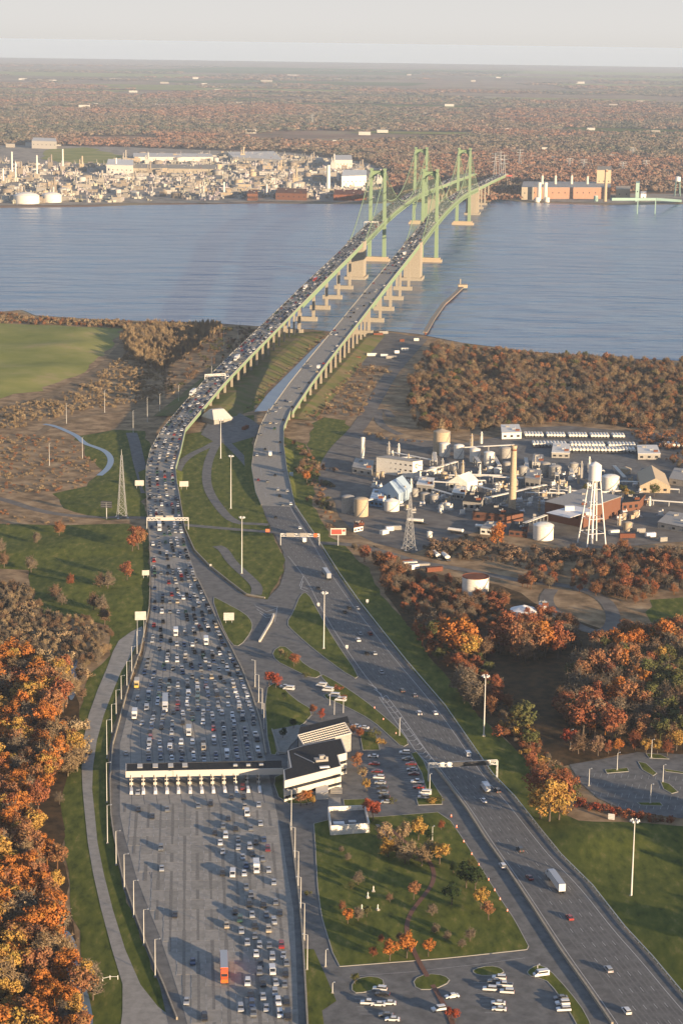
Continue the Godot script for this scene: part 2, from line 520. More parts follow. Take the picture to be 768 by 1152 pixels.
	sheet("creek_water", smooth(poly([-96, -690.5, -90.5, -679.4, -86.5, -658, -81.1, -637.8, -76, -612.5, -80.3, -612.4, -87.8, -644.3, -95, -672])), y + 0.15, M.creek)
	sheet("creek_water", smooth(poly([-136.4, -1026.8, -132.8, -1020.7, -127, -981.6, -126.2, -947.7, -130, -957.2, -132.9, -993.1])), y + 0.15, M.creek)
	land("lawn", rough_edge(poly([-47.7, -1641.8, -28, -1613, -19.6, -1476.6, -19.4, -1387.7, -6.6, -1296.8, 0.8, -1280.3, 15.4, -1217.3, 23.1, -1155.6, 35.3, -1099.8, 51.2, -1017.3, 61.5, -959.1, 73.8, -909.5, 86.1, -864.6, 89.9, -815, 97.9, -801.2, 112.4, -801.7, 162, -795.8, 146.1, -601.3, 125.1, -600.7, 120.7, -616.2, 115.6, -639.5, 109.3, -668, 102.8, -693.6, 95.6, -730, 87, -760.1, 80.6, -789.7, 73.9, -822.6, 66.9, -850.3, 50.6, -945, 34.5, -1016.5, 23.2, -1071.2, 11.2, -1129.9, -1, -1194.9, -14.3, -1279.4, -29.9, -1370.4, -38.4, -1459.8]), 1.5, 12.0), y, M.grass, 1.6, 55.0, 8.0)
	sheet("lawn", rough_edge(poly([-19.1, -1733.5, -0.3, -1718, 12.1, -1670, 6.9, -1561.5, -7.8, -1452.7, -16.8, -1461.3, -23.3, -1542, -28.6, -1643.3]), 4.0, 15.0), y, M.grass)
	sheet("lawn", rough_edge(poly([175.2, -1152.2, 214, -1166.2, 215.2, -1088, 185.2, -1086.5, 171.3, -1107]), 4.0, 15.0), y, M.grass)
	sheet("works_yard", rough_edge(poly([-7.6, -1596.1, 10.5, -1646.3, 60, -1634.8, 94.7, -1622.4, 125.1, -1655.2, 132.4, -1695.6, 187.9, -1708.2, 229.5, -1687.1, 299.3, -1668.8, 249.9, -1310.3, 201.6, -1292.6, 171.3, -1276.4, 143.2, -1274.7, 117.5, -1302.1, 89.9, -1315.3, 65.5, -1284.3, 43.4, -1259.3, 20.5, -1281.5, 2.4, -1335.3, -7.5, -1417]), 3.0, 20.0), y + 0.03, M.gravel)
	sheet("truck_yard", poly([122.2, -1613.3, 135, -1671.7, 227.4, -1671, 223.3, -1560, 247.9, -1479.6, 234.4, -1433.3, 162.7, -1464.5, 139.3, -1487.8, 121.3, -1552.5]), y + 0.08, M.asphalt)
	sheet("wharf_yard", rough_edge(poly([-13.8, -2189.6, 22.3, -2248.4, 51.5, -2265.7, 83.1, -2226.8, 69.8, -2101.3, 46.7, -2027.5, 11.9, -2024.2, -5.8, -2081.7]), 3.0, 20.0), y + 0.03, M.gravel)
	sheet("works_road", ribbon_poly(smooth(poly([82.9, -2219.9, 64.4, -2100.8, 45.8, -1982.2, 31.2, -1851.6, 18.3, -1728, 10.6, -1669.9, -3.5, -1596.4, -12.2, -1509.3, -7.5, -1417]), false), 13.0), y + 0.10, M.gravel)
	sheet("works_road", ribbon_poly(smooth(poly([10.6, -1662, 31.8, -1640.3, 59.5, -1619.7, 91.8, -1567.7, 115.6, -1518.4]), false), 12.0), y + 0.13, M.gravel)
	sheet("gravel_track", ribbon_poly(smooth(poly([-13.1, -1279.5, 9.2, -1276.1, 25.7, -1258.3, 46.9, -1232.3, 67.9, -1220.3, 93.3, -1200.4, 113.2, -1186.9, 133.6, -1181.9, 149.5, -1158.7, 152.4, -1124.4, 147.4, -1091.5, 137.4, -1080.5, 127.3, -1097.5, 118.6, -1122.5, 116, -1149, 122.4, -1173.1]), false), 8.0), y + 0.10, M.gravel)
	sheet("gravel_track", ribbon_poly(smooth(poly([40.9, -1738.4, 35.6, -1781.9, 29.1, -1754.7, 31.2, -1695.7, 46.4, -1656.9]), false), 7.0), y + 0.12, M.gravel)
	sheet("marsh_track", ribbon_poly(smooth(poly([-260.8, -1411.5, -234.2, -1398.8, -197.3, -1354.1, -166.4, -1342.8, -137.3, -1344.7, -125.4, -1342.8]), false), 7.0), y + 0.04, M.gravel)
	sheet("marsh_track", ribbon_poly(smooth(poly([-245.5, -1596.4, -237.7, -1690.5, -212.8, -1726.2, -178.5, -1755.1, -160.7, -1811.2]), false), 7.0), y + 0.04, M.dirt)
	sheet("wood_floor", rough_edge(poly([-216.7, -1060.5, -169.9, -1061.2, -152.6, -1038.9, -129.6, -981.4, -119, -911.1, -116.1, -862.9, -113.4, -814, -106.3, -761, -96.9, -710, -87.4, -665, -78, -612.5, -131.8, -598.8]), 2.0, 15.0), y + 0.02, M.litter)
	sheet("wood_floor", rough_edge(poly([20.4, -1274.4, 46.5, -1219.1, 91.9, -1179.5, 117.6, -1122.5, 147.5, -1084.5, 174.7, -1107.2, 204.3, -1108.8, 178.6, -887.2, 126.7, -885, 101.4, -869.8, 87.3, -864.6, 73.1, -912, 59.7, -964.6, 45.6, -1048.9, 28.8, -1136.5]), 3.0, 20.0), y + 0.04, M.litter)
	sheet("wood_floor", rough_edge(poly([87.6, -2193.2, 194.5, -2126.1, 281.2, -2091.3, 383.2, -2059.4, 319.8, -1662.6, 229.5, -1687.1, 187.9, -1708.2, 126.8, -1679, 81.7, -1644.1, 32.2, -1663.7, 29.6, -1737.5, 48.9, -1928.7, 75.2, -2101.9]), 5.0, 30.0), y + 0.02, M.scrub)

var far_fields := []

func build_far_bank() -> void:
	var works := poly([-746.6, -3936.7, -649.7, -3954.9, -489, -4007.3, -410.4, -4067.5, -276.3, -4116.4, -156.4, -4163, 19.4, -4173.2, 72.8, -4207.3, 100.2, -5113.4, 80.6, -5406.1, 24.5, -5638, -151.9, -6051.4, -382.9, -6086.7, -626.8, -6224.9, -867.1, -6262.2, -1165.9, -6172.9])
	sheet("works_yard", rough_edge(works, 25.0, 160.0), 0.8, M.works)
	sheet("grass_hill", rough_edge(poly([-863.5, -6051, -753, -6187.8, -602, -5737.3, -611.2, -5391.8, -720.9, -5363.8, -803.4, -5593.9]), 20.0, 80.0), 1.2, M.field)
	sheet("works_yard", rough_edge(poly([315.7, -4379, 367.2, -4288.7, 521.3, -4245.6, 747.8, -4313.2, 788.5, -4553, 595, -4540.9, 397.8, -4473.9]), 10.0, 100.0), 0.8, M.works)
	# fields among the far woods
	var k := 0
	for a in [[-2029.8, -13116.5, 1500, 260], [-2044.8, -17459.9, 2200, 500], [-817.4, -13914.8, 1900, 360], [-425.1, -16742.4, 2200, 600], [-1353.3, -9793.6, 900, 110], [-1014.4, -9685.5, 800, 90], [-1179.3, -14813.8, 1800, 260], [133, -10802.3, 1100, 220], [503.9, -10532, 700, 160], [1069.6, -15157.3, 1800, 420], [1316.5, -12647.6, 1100, 210], [1030.4, -7940.2, 560, 200], [2501.3, -17437.9, 1800, 520], [853.7, -9292.4, 600, 110], [251.7, -7517.3, 480, 80], [-57.8, -12925.5, 1700, 230], [2519.1, -20924.4, 3000, 800], [757.7, -20436.1, 3000, 800], [-2883.8, -19169.7, 3600, 900], [-854.3, -22522, 3600, 1000], [2245.9, -25825.6, 3800, 1000], [-2251.6, -22423.8, 4200, 1100], [3628.4, -24975.9, 3600, 900], [92.8, -25086.6, 4200, 1100], [560.6, -6354.6, 300, 50], [347.7, -5900.6, 200, 40], [-1491, -11874.2, 1200, 170], [-394.6, -11716.6, 1000, 140], [770.1, -12350.3, 900, 120], [-474.1, -8073.9, 420, 50], [1127.1, -10001, 700, 110]]:
		var w: float = a[2] * 0.5
		var d: float = a[3]
		var q := PackedVector2Array([Vector2(a[0] - w, a[1] + d), Vector2(a[0] + w * 0.8, a[1] + d * 1.2), Vector2(a[0] + w, a[1] - d), Vector2(a[0] - w * 0.7, a[1] - d * 1.3)])
		far_fields.append(q)
		sheet("far_field", rough_edge(q, 30.0, 200.0), 2.0 + 0.4 * (k % 3), [M.field, M.dirt, M.field, M.grass][k % 4])
		k += 1


const ROAD := 0.80
var highway_line := PackedVector2Array()

func edge_pair(l: Array, r: Array) -> PackedVector2Array:
	var p := poly(l)
	var q := poly(r)
	q.reverse()
	p.append_array(q)
	return p

func build_roads() -> void:
	# one asphalt apron carries the ramps, access roads and car parks; the lawns stand on it as kerbed islands
	sheet("road_apron", poly([-135.6, -1420, -111.3, -1410, -102, -1313.3, -91.2, -1251.3, -79.4, -1213.9, -66.2, -1178.8, -53.9, -1147.4, -41.5, -1140.3, -34.9, -1172.4, -33.1, -1214.5, -36, -1259.2, -49.2, -1345, -58, -1413.6, -32.4, -1398.1, -15.5, -1286.5, -2.1, -1203.3, 10.3, -1137.4, 22.4, -1078, 33.7, -1022.6, 50, -950.4, 66.5, -854.7, 74.3, -826.8, 81, -793.6, 87.3, -763.7, 96, -733.4, 103.2, -696.6, 109.8, -670.9, 116, -642.2, 121.2, -618.7, 121.9, -606.5, -50.2, -601.3, -58.1, -643.9, -68.1, -682.4, -79.3, -727.1, -90.2, -789.9, -97.4, -841.2, -101.7, -887.1, -101.7, -951.6, -100, -1017.6, -102, -1058, -104.5, -1110.5, -113.1, -1209.8, -122.3, -1297]), ROAD, M.asphalt)
	sheet("service_road", edge_pair([-106.1, -1081.7, -110.8, -1071.1, -115.6, -1053.9, -116.5, -1032.6, -116.3, -1006, -116.7, -967.6, -116.4, -929.3, -114.3, -892.6, -110.7, -857.4, -106.9, -830, -102.1, -799.3, -97.5, -770.5, -91.7, -739.4, -84.9, -706.5, -77.3, -672.6, -70.6, -644.8, -68.6, -625.3, -67, -594.9], [-101.7, -1054.6, -105.9, -1041.2, -106.7, -1022, -108.5, -1000.3, -109.1, -965.2, -109.3, -929.6, -108.3, -892.8, -105.8, -857.6, -102.9, -830.2, -98.1, -799.4, -93.7, -770.7, -87.7, -739.5, -80.7, -706.6, -72.7, -672.7, -64.7, -645, -57.4, -628.8, -50.8, -619.5, -47.2, -595.5]), ROAD - 0.03, M.concrete)
	# the toll plaza slab
	var pl_l := [-135.3, -1417.1, -128.7, -1353.2, -122.3, -1297, -113.1, -1209.8, -105.2, -1129.2, -99.7, -1038.3, -99.5, -990.2, -98.6, -934.1, -97.4, -887.2, -92.5, -841.4, -88.3, -801.8, -84, -778.6, -74.9, -735.7, -66.9, -703.9, -61.6, -683.4, -55.7, -657.6, -48.7, -625.9, -46.4, -613.5, -43.8, -601.5]
	var pl_r := [-114.4, -1418.5, -108, -1368.1, -100.7, -1303.4, -90.6, -1228.7, -83.8, -1186, -74.4, -1136.6, -65.2, -1083.9, -57.3, -1045.3, -48.6, -1001.7, -41.9, -959.9, -36.4, -921.2, -32.2, -875.8, -29.3, -849.6, -25.9, -817.5, -23.2, -792.5, -21.3, -775.3, -18.1, -737.8, -15.3, -708.1, -13.4, -667.5, -11.8, -627.1, -11.3, -614.5, -10.7, -602.5]
	var plaza := sheet("toll_plaza_road", edge_pair(pl_l, pl_r), ROAD + 0.05, M.concrete)
	# concrete slabs that can be told apart on the near side of the toll booths
	var lp := poly(pl_l)
	var rp := poly(pl_r)
	var made := 0
	var area := edge_pair(pl_l, pl_r)
	var a0: Vector2 = poly([-25.9, -817.5])[0]
	var a1: Vector2 = poly([-11.8, -627.1])[0]
	var d := (a1 - a0).normalized()
	var s := Vector2(d.y, -d.x)
	if s.x > 0.0:
		s = -s
	var slab_mats := [M.concrete, M.concrete_b, M.concrete_c]
	var variants := []
	for k in 3:
		var sb := MB.new()
		sb.box(Vector3(0, 0, 0), Vector3(4.80, 0.08, 8.90))
		variants.append(sb.mesh(slab_mats[k]))
	var turn := atan2(d.x, d.y)
	for row in range(27, -1, -1):
		for c in 17:
			if made >= 300:
				break
			var p := a0 + d * (row * 9.0 + 5.0) + s * (c * 4.9 + 2.7)
			var ok := true
			for e in [Vector2(-2.6, -4.7), Vector2(2.6, -4.7), Vector2(-2.6, 4.7), Vector2(2.6, 4.7)]:
				if not Geometry2D.is_point_in_polygon(p + s * e.x + d * e.y, area):
					ok = false
			if ok:
				var k := rng.randi() % 3
				put(plaza, "concrete_slab", variants[k], null, Vector3(p.x, ROAD + 0.075, p.y), turn)
				made += 1
	var mk := MB.new()
	for c in range(1, 16):
		for row in 52:
			var p := a0 + d * (row * 9.0 - 200.0) + s * (c * 4.9 + 0.25)
			var q := p + d * 3.0
			if row * 9.0 > 215.0 and Geometry2D.is_point_in_polygon(p, area) and Geometry2D.is_point_in_polygon(q, area):
				_flatbar(mk, p, q, s * 0.07, ROAD + 0.125)
	put(plaza, "lane_markings", mk.mesh(), M.paint)
	var oil := MB.new()
	for c in 16:
		for row in 30:
			var p := a0 + d * (row * 9.0) + s * (c * 4.9 + 2.7)
			var q := p + d * 9.0
			if Geometry2D.is_point_in_polygon(p + s * 1.2, area) and Geometry2D.is_point_in_polygon(q + s * 1.2, area):
				if rng.randf() < 0.8:
					_flatbar(oil, p, q, s * rng.randf_range(0.35, 0.7), ROAD + 0.121)
	put(plaza, "oil_streaks", oil.mesh(), M.oil)
	# longitudinal construction joints and oil-darkened wheel tracks of the queue lanes up-stream
	var seal := MB.new()
	for k in range(1, 13):
		for i in range(3, 13):
			var w := float(k) / 13.0
			_flatbar(seal, lp[i].lerp(rp[i], w), lp[i + 1].lerp(rp[i + 1], w), Vector2(0.14, 0), ROAD + 0.055)
	put(plaza, "joint_seal", seal.mesh(), M.dark)
	# edge barriers of the plaza
	var wall := thing("concrete_barrier", "low concrete barrier along the left edge of the toll plaza", "barrier")
	wall_along(wall, "barrier_wall", poly([-135.3, -1417.1, -128.7, -1353.2, -122.3, -1297, -113.4, -1209.8, -105.8, -1119.7, -102.4, -1033.3, -102.6, -990.1, -101.5, -934, -100.5, -887.1, -96.6, -841.3, -91.9, -801.7, -88.2, -778.4, -80.2, -735.5, -70.6, -695.2, -64, -669.4, -56.9, -643.9, -50.5, -619.5]), 0.5, 1.0, M.pale_stone)
	wall = thing("concrete_barrier", "concrete barrier between the queueing lanes and the ramp island", "barrier")
	wall_along(wall, "barrier_wall", poly([-83.7, -1184, -74.2, -1134.7, -64.7, -1083.9, -56.8, -1045.3, -48.2, -1001.7, -41.4, -959.9, -36, -921.2, -31.8, -877]), 0.6, 1.0, M.pale_stone)
	wall = thing("concrete_barrier", "concrete barrier right of the exit lanes below the toll building", "barrier")
	wall_along(wall, "barrier_wall", poly([-18.9, -792.7, -16.2, -755.3, -13.7, -721.1, -12.2, -697.3, -11.1, -676.3, -9.5, -640.1, -8.4, -614.6]), 0.6, 1.1, M.pale_stone)
	wall = thing("concrete_barrier", "curved concrete barrier on the outside of the ramp beside the left lanes", "barrier")
	wall_along(wall, "barrier_wall", poly([-116.2, -1448.2, -108, -1376.3, -100.9, -1313.4, -90.3, -1253.6, -79, -1216.1, -65.8, -1180.8, -53.4, -1149.4, -42.5, -1142.2]), 0.5, 1.0, M.pale_stone)
	# the right-hand highway
	var hl := [-61.5, -1436.9, -54.4, -1385.4, -44.6, -1314.4, -33.9, -1243.3, -20.7, -1183.4, -13.2, -1128.5, -2.8, -1068.1, 9.6, -1004.5, 16.4, -975.4, 23.6, -943.7, 32.3, -907.7, 42.6, -862.7, 47.1, -841.7, 53.7, -811.5, 59.3, -779.3, 65.7, -746.9, 71.7, -714.4, 78.6, -675.6, 85, -644.5, 89.9, -619.5, 93.7, -605.7]
	var hr := [-34.4, -1429.8, -30.7, -1378.6, -14.9, -1286.6, -8.3, -1242.5, -1.6, -1201.3, 10.2, -1135.5, 22.3, -1076.3, 33.7, -1021.1, 40.4, -992.5, 49.9, -949, 56.9, -912.6, 66.4, -853.6, 73.8, -825.7, 80.5, -792.6, 86.9, -762.8, 95.5, -732.6, 102.8, -695.9, 109.3, -670.2, 115.6, -641.5, 121.2, -618.7, 122.7, -607.7]
	var road := sheet("highway", edge_pair(hl, hr), ROAD + 0.05, M.dark_asphalt)
	var lh := poly(hl)
	var rh := poly(hr)
	var lines := MB.new()
	# lanes are measured from the right-hand edge
	var right_edge := smooth(rh, false)
	for k in range(0, 6):
		if k == 0:
			ribbon(lines, right_edge, 0.0 + side_of(rh, lh) * 4.2, 0.28, ROAD + 0.06)
		elif k < 5:
			ribbon(lines, right_edge, side_of(rh, lh) * (4.2 + 3.75 * k), 0.18, ROAD + 0.06, 3.4, 9.0)
	var left_edge := smooth(poly([-33.9, -1243.3, -20.7, -1183.4, -13.2, -1128.5, -2.8, -1068.1, 9.6, -1004.5, 16.4, -975.4, 23.6, -943.7, 32.3, -907.7, 42.6, -862.7, 47.1, -841.7, 53.7, -811.5, 59.3, -779.3, 65.7, -746.9, 71.7, -714.4, 78.6, -675.6, 85, -644.5, 89.9, -619.5]), false)
	ribbon(lines, left_edge, -side_of(rh, lh) * 1.6, 0.28, ROAD + 0.06)
	put(road, "lane_markings", lines.mesh(), M.paint)
	var wear := MB.new()
	for k in 5:
		for w in [-0.9, 0.9]:
			ribbon(wear, right_edge, side_of(rh, lh) * (4.2 + 3.75 * (k + 0.5) + w), 0.6, ROAD + 0.055)
	put(road, "wheel_tracks", wear.mesh(), M.wear)
	highway_line = right_edge
	# chevrons of the gore
	var ch := MB.new()
	var gl := poly([22.8, -965.7, 28.9, -937.3, 34.7, -907.8, 38.8, -887.1, 42.2, -871.9])
	var gr := poly([19.3, -962.7, 24.7, -935.7, 30.6, -905.1, 34.8, -883.4, 39.7, -867.2])
	ribbon(ch, gl, 0.0, 0.35, ROAD + 0.07)
	ribbon(ch, gr, 0.0, 0.35, ROAD + 0.07)
	for i in 14:
		var t := i / 14.0 * 3.99
		var a := gl[int(t)].lerp(gl[int(t) + 1], t - int(t))
		var b := gr[int(t)].lerp(gr[int(t) + 1], t - int(t))
		var m := (a + b) * 0.5 + Vector2(0.3, 2.0)
		ribbon(ch, PackedVector2Array([a, m, b]), 0.0, 0.4, ROAD + 0.07)
	for a in [[-47.4, -1126.7, -40.5, -1114, -35.3, -1121.7], [-46.1, -1119.2, -40.2, -1106.7, -35.5, -1112.4], [-44.3, -1111.9, -40, -1101.2, -36.2, -1105.1], [16.9, -975.4, 20.2, -968.4, 21.3, -957.3], [14.3, -983.9, 17.8, -978.3, 18.6, -974], [-48, -1128.5, -34.9, -1125.5, -35.4, -1094.3], [-22, -1193.7, -23.6, -1171, -18.8, -1165.2], [-21.8, -1183.3, -22.9, -1165, -18.2, -1157.3]]:
		ribbon(ch, poly(a), 0.0, 0.4, ROAD + 0.07)
	put(road, "gore_markings", ch.mesh(), M.paint)
	# access road markings
	var am := MB.new()
	for a in [[5, -653.4, 25.2, -657.5, 49.7, -664.6, 65.4, -670.1]]:
		ribbon(am, poly(a), 0.0, 0.15, ROAD + 0.01)
	put(road, "access_markings", am.mesh(), M.paint)
	# parking bay lines
	var pk := MB.new()
	for a in [[13.3, -873, 17.9, -816.2], [27.1, -878.3, 33.7, -825.2], [48.9, -650.1, 51.8, -622.7], [8.5, -639.4, 11.2, -620.2]]:
		var q := poly(a)
		var dd := (q[1] - q[0])
		var len := dd.length()
		dd /= len
		for i in int(len / 2.8):
			var p := q[0] + dd * (i * 2.8)
			_flatbar(pk, p + Vector2(-2.4, 0), p + Vector2(2.4, 0), dd * 0.07, ROAD + 0.012)
	put(road, "bay_markings", pk.mesh(), M.paint)
	var lot := sheet("car_park", poly([101.4, -869.8, 114.6, -876.2, 133.4, -887.6, 166.2, -884.3, 162.7, -799.8, 138.5, -806.8, 117.8, -815.1, 109, -828.2, 103.6, -847.4]), ROAD - 0.02, M.asphalt)
	var lm := MB.new()
	var b0 := poly([108.5, -856.4, 119.8, -861.4])
	for r in 4:
		for i in 16:
			var p := b0[0] + Vector2(i * 2.9, -3.0 + r * 12.0 + i * 0.25)
			_flatbar(lm, p, p + Vector2(-1.2, 5.0), Vector2(0.06, 0), ROAD + 0.0)
	put(lot, "bay_markings", lm.mesh(), M.paint)
	# median wall and barriers of the highway
	wall = thing("median_wall", "long pale concrete wall left of the highway below the sign gantry", "barrier")
	wall_along(wall, "wall", poly([42.2, -862.7, 47.1, -841.7, 53.3, -811.5, 58.9, -779.3, 65.4, -747.3, 71.4, -714.8, 78.3, -675.6, 84.7, -644.5, 89.4, -620.1]), 0.7, 1.1, M.pale_stone)
	wall = thing("guard_rail", "steel guard rail along the right edge of the highway", "guard rail")
	rail_along(wall, poly([-31.4, -1384.1, -15, -1289, -1.1, -1203.4, 10.8, -1137.4, 22.8, -1078, 34.2, -1022.7, 50.4, -950.4, 66.8, -854.7, 74.3, -826.8, 81, -793.6, 87.3, -763.7, 96, -733.4, 103.2, -696.6, 109.8, -670.9, 116, -642.2, 120.6, -623.6]))
	wall = thing("road_divider", "short white and orange divider wall in the ramp gore", "barrier")
	wall_along(wall, "wall", poly([-41.9, -1054.3, -39.4, -1074.8, -37.2, -1092.4, -36.3, -1106.9]), 0.9, 1.2, M.cream)
	# islands of grass on the apron
	lawn_island(smooth(poly([-22.7, -1153.1, -18.7, -1157.2, -12, -1115.5, -2.8, -1059.7, 10, -997, 7.4, -990.9, -11.8, -1037.9, -24.7, -1075.6, -29, -1091.1, -25.7, -1114.8]), true, 1))
	lawn_island(smooth(poly([-73, -1146.4, -66.3, -1135.1, -52, -1109.7, -47.3, -1091.9, -47, -1074.4, -51.7, -1045.6, -56.5, -1048.6, -64.6, -1091]), true, 1))
	lawn_island(rough_edge(poly([-9.3, -794, -2.5, -799.2, 18.4, -803, 41.1, -809, 46.1, -799.1, 52.5, -766.1, 59.3, -727.9, 64, -703.8, 67.5, -679.6, 66.6, -676.7, 37.7, -668.5, 1.6, -660.9, -0.9, -672.2, -4.9, -700.6, -6.9, -729.7]), 0.1, 8.0), true, [poly([18.7, -796.1, 23.5, -784.6, 29.1, -769.8, 35.6, -757.3, 37.2, -745.8, 36.3, -733.8, 31.5, -719.5, 26.9, -706.4, 24.9, -692.4, 26.4, -679, 28.7, -665.4]), poly([16.1, -794, 21.5, -777, 26.6, -767.8, 33.3, -761.7, 38.7, -766.5]), poly([9.2, -709, 11.6, -720.4, 13.9, -726.3, 15.3, -709.2]), poly([-3.8, -780.7, 13.2, -784.2])])
	lawn_island(smooth(poly([-36.3, -971.4, -30.3, -986.2, -21.7, -958, -11.2, -939.4, -17.4, -915.6, -26.9, -905.1, -26.7, -876, -30.7, -878.2]), true, 1))
	lawn_island(smooth(poly([-28, -846.3, -23.3, -816.6, -10.8, -816.1, -8.7, -825.5, -15, -844.6, -22.9, -853.2]), true, 1), true)
	lawn_island(poly([2.5, -821.8, 13.6, -823.3, 15.3, -813, 3.2, -811.5]))
	lawn_island(poly([9.6, -911.7, 16.9, -909.5, 18.6, -885.1, 11, -884.7]))
	lawn_island(smooth(poly([-34.8, -1036.7, -29.7, -1050, -22.7, -1032.5, -16.8, -1012.4, -7.7, -999.2, -12.9, -990, -23.9, -1007.4, -32.4, -1020.9]), true, 1))
	lawn_island(smooth(poly([-11.3, -1003.5, 1.2, -981.9, 12.4, -956.9, 21.4, -932.9, 27.6, -915.1, 32.3, -895.3, 28.6, -889.1, 24.1, -902.4, 15.5, -927.4, 3, -948.2, -9, -962.8, -2.2, -970.2]), true, 1))
	lawn_island(poly([34.8, -883.4, 37.5, -871.7, 40.1, -846.9, 43.7, -826.6, 43.4, -818.2, 33.4, -816.8, 32.9, -825.1, 37.6, -832.7, 36.2, -855.7, 32.3, -880.9]))
	lawn_island(poly([-11.1, -674.8, -7.4, -674.2, -3.2, -653.8, 0.6, -634.5, -4, -627.3, -2.1, -602.7, -8.2, -602.6]), false)
	lawn_island(smooth(poly([5.8, -648.7, 10.1, -653.6, 16, -652.4, 16.5, -646.3, 10.6, -641.4, 5.8, -640.6]), true, 1))
	lawn_island(smooth(poly([26.2, -651.4, 31.2, -656.3, 37.1, -655.1, 39, -650.4, 33.1, -644.2, 27.2, -644]), true, 1))
	lawn_island(smooth(poly([47.1, -660.3, 52.7, -663.3, 56.8, -661.4, 57.4, -657.2, 50.7, -654.9, 46.9, -656.8]), true, 1))
	lawn_island(smooth(poly([65.2, -659.5, 69.2, -664.6, 72.6, -661.9, 78.1, -644.3, 82.1, -626.8, 82.6, -611.3, 79.2, -611.2, 76.6, -629.8, 72.2, -650.8, 68.9, -654.1, 65.5, -656.1]), true, 1))
	for a in [[116.2, -863.6, 126.3, -866.3, 126.4, -861.7, 116.5, -859], [132.1, -874.6, 135.3, -872.4, 138.2, -859.9, 136.1, -856.5, 132.6, -864.2], [138.3, -849.9, 141.6, -846.7, 143.9, -837.1, 140.9, -834.8, 138.3, -840.1], [124.8, -823.6, 134.5, -824, 135, -819.9, 125.9, -820.5], [141.7, -865.8, 150.8, -861.6, 158.4, -860.8, 157.8, -857.4, 142.4, -862.4], [137.1, -885.4, 143.3, -884.5, 146.4, -878.7, 137.8, -879.5]]:
		lawn_island(poly(a))
	# the brick walk of the memorial park
	var walk := smooth(poly([18.7, -796.1, 23.5, -784.6, 29.1, -769.8, 35.6, -757.3, 37.2, -745.8, 36.3, -733.8, 31.5, -719.5, 26.9, -706.4, 24.9, -692.4, 26.4, -679, 28.7, -665.4, 31.1, -654.3, 34.9, -637.6, 37.9, -621, 38.6, -613]), false)
	sheet("brick_walk", ribbon_poly(walk, 1.7), 1.03, M.walk_brick)
	sheet("footpath", ribbon_poly(smooth(poly([16.1, -794, 21.5, -777, 26.6, -767.8, 33.3, -761.7, 38.7, -766.5]), false), 1.6), 1.0, M.concrete_c)
	# ramps through the grass between the two approach roads
	var inner := sheet("lawn", rough_edge(poly([-129.5, -1643.2, -107.2, -1660.6, -92.1, -1727.5, -74.7, -1737.5, -68.6, -1538.6, -58.9, -1419.4, -45.9, -1316.8, -34.1, -1232, -34.4, -1203.6, -41.5, -1140.3, -53.4, -1149.4, -65.8, -1180.8, -79, -1216.1, -90.3, -1253.6, -100.9, -1313.4, -116.2, -1448.2, -123.2, -1562.3]), 0.6, 12.0), 0.90, M.grass)
	for a in [[-120.4, -1469.6, -120.5, -1528.1, -114.5, -1563, -105.3, -1588.7, -97.5, -1618.9, -87.4, -1638.7], [-95.8, -1638.1, -100.1, -1571.1, -99.6, -1503, -94.9, -1440.6, -85.4, -1388.9, -70.8, -1330.6, -54.4, -1329.1, -47.4, -1326.9], [-103.9, -1323.4, -88.6, -1319.2, -69.8, -1312.8, -46.6, -1306.7, -30.5, -1302.8], [-95.4, -1630.4, -84.6, -1586.7, -75.1, -1548.5, -67.4, -1511.9], [-77.3, -1266.1, -72.3, -1257, -66.2, -1225.7, -54.9, -1191.9, -47.6, -1167.6, -47.9, -1149.7]]:
		sheet("ramp", ribbon_poly(smooth(poly(a), false), 6.5), 0.98 + 0.01 * inner.get_child_count(), M.asphalt, inner)
	sheet("maintenance_yard", poly([-113.3, -1644.4, -109, -1734.7, -94, -1762.1, -75, -1712, -68.1, -1687.8, -69, -1640.2, -85.7, -1608.6, -101.5, -1614.8]), 1.06, M.asphalt)
	sheet("side_road", ribbon_poly(smooth(poly([-169.1, -1647.9, -161.8, -1602.8, -152.1, -1532.5, -142, -1468, -135, -1420.1]), false), 9.0), 0.9, M.asphalt)

func side_of(a: PackedVector2Array, b: PackedVector2Array) -> float:
	# +1 or -1: on which side of line a the line b lies, for ribbon offsets
	var d := a[a.size() - 1] - a[0]
	return 1.0 if Vector2(-d.y, d.x).dot(b[b.size() / 2] - a[a.size() / 2]) > 0.0 else -1.0

func wall_along(parent: Node3D, called: String, p: PackedVector2Array, w: float, h: float, mat: Material) -> void:
	var m := MB.new()
	for i in p.size() - 1:
		m.bar(Vector3(p[i].x, ROAD + h * 0.5, p[i].y), Vector3(p[i + 1].x, ROAD + h * 0.5, p[i + 1].y), w, h)
	put(parent, called, m.mesh(), mat)

func rail_along(parent: Node3D, p: PackedVector2Array) -> void:
	var m := MB.new()
	var q := MB.new()
	for i in p.size() - 1:
		var a := Vector3(p[i].x, ROAD, p[i].y)
		var b := Vector3(p[i + 1].x, ROAD, p[i + 1].y)
		m.bar(a + Vector3.UP * 0.7, b + Vector3.UP * 0.7, 0.3, 0.4)
		var k := int(a.distance_to(b) / 4.0)
		for j in k:
			q.base(a.lerp(b, float(j) / k), Vector3(0.16, 0.6, 0.16))
	put(parent, "rail", m.mesh(), M.steel)
	put(parent, "posts", q.mesh(), M.steel).set_meta("kind", "stuff")

# ---------------------------------------------------------------- the twin bridges
const U := Vector3(0.1285, 0, -0.9917)
const ACROSS := Vector3(0.9917, 0, 0.1285)

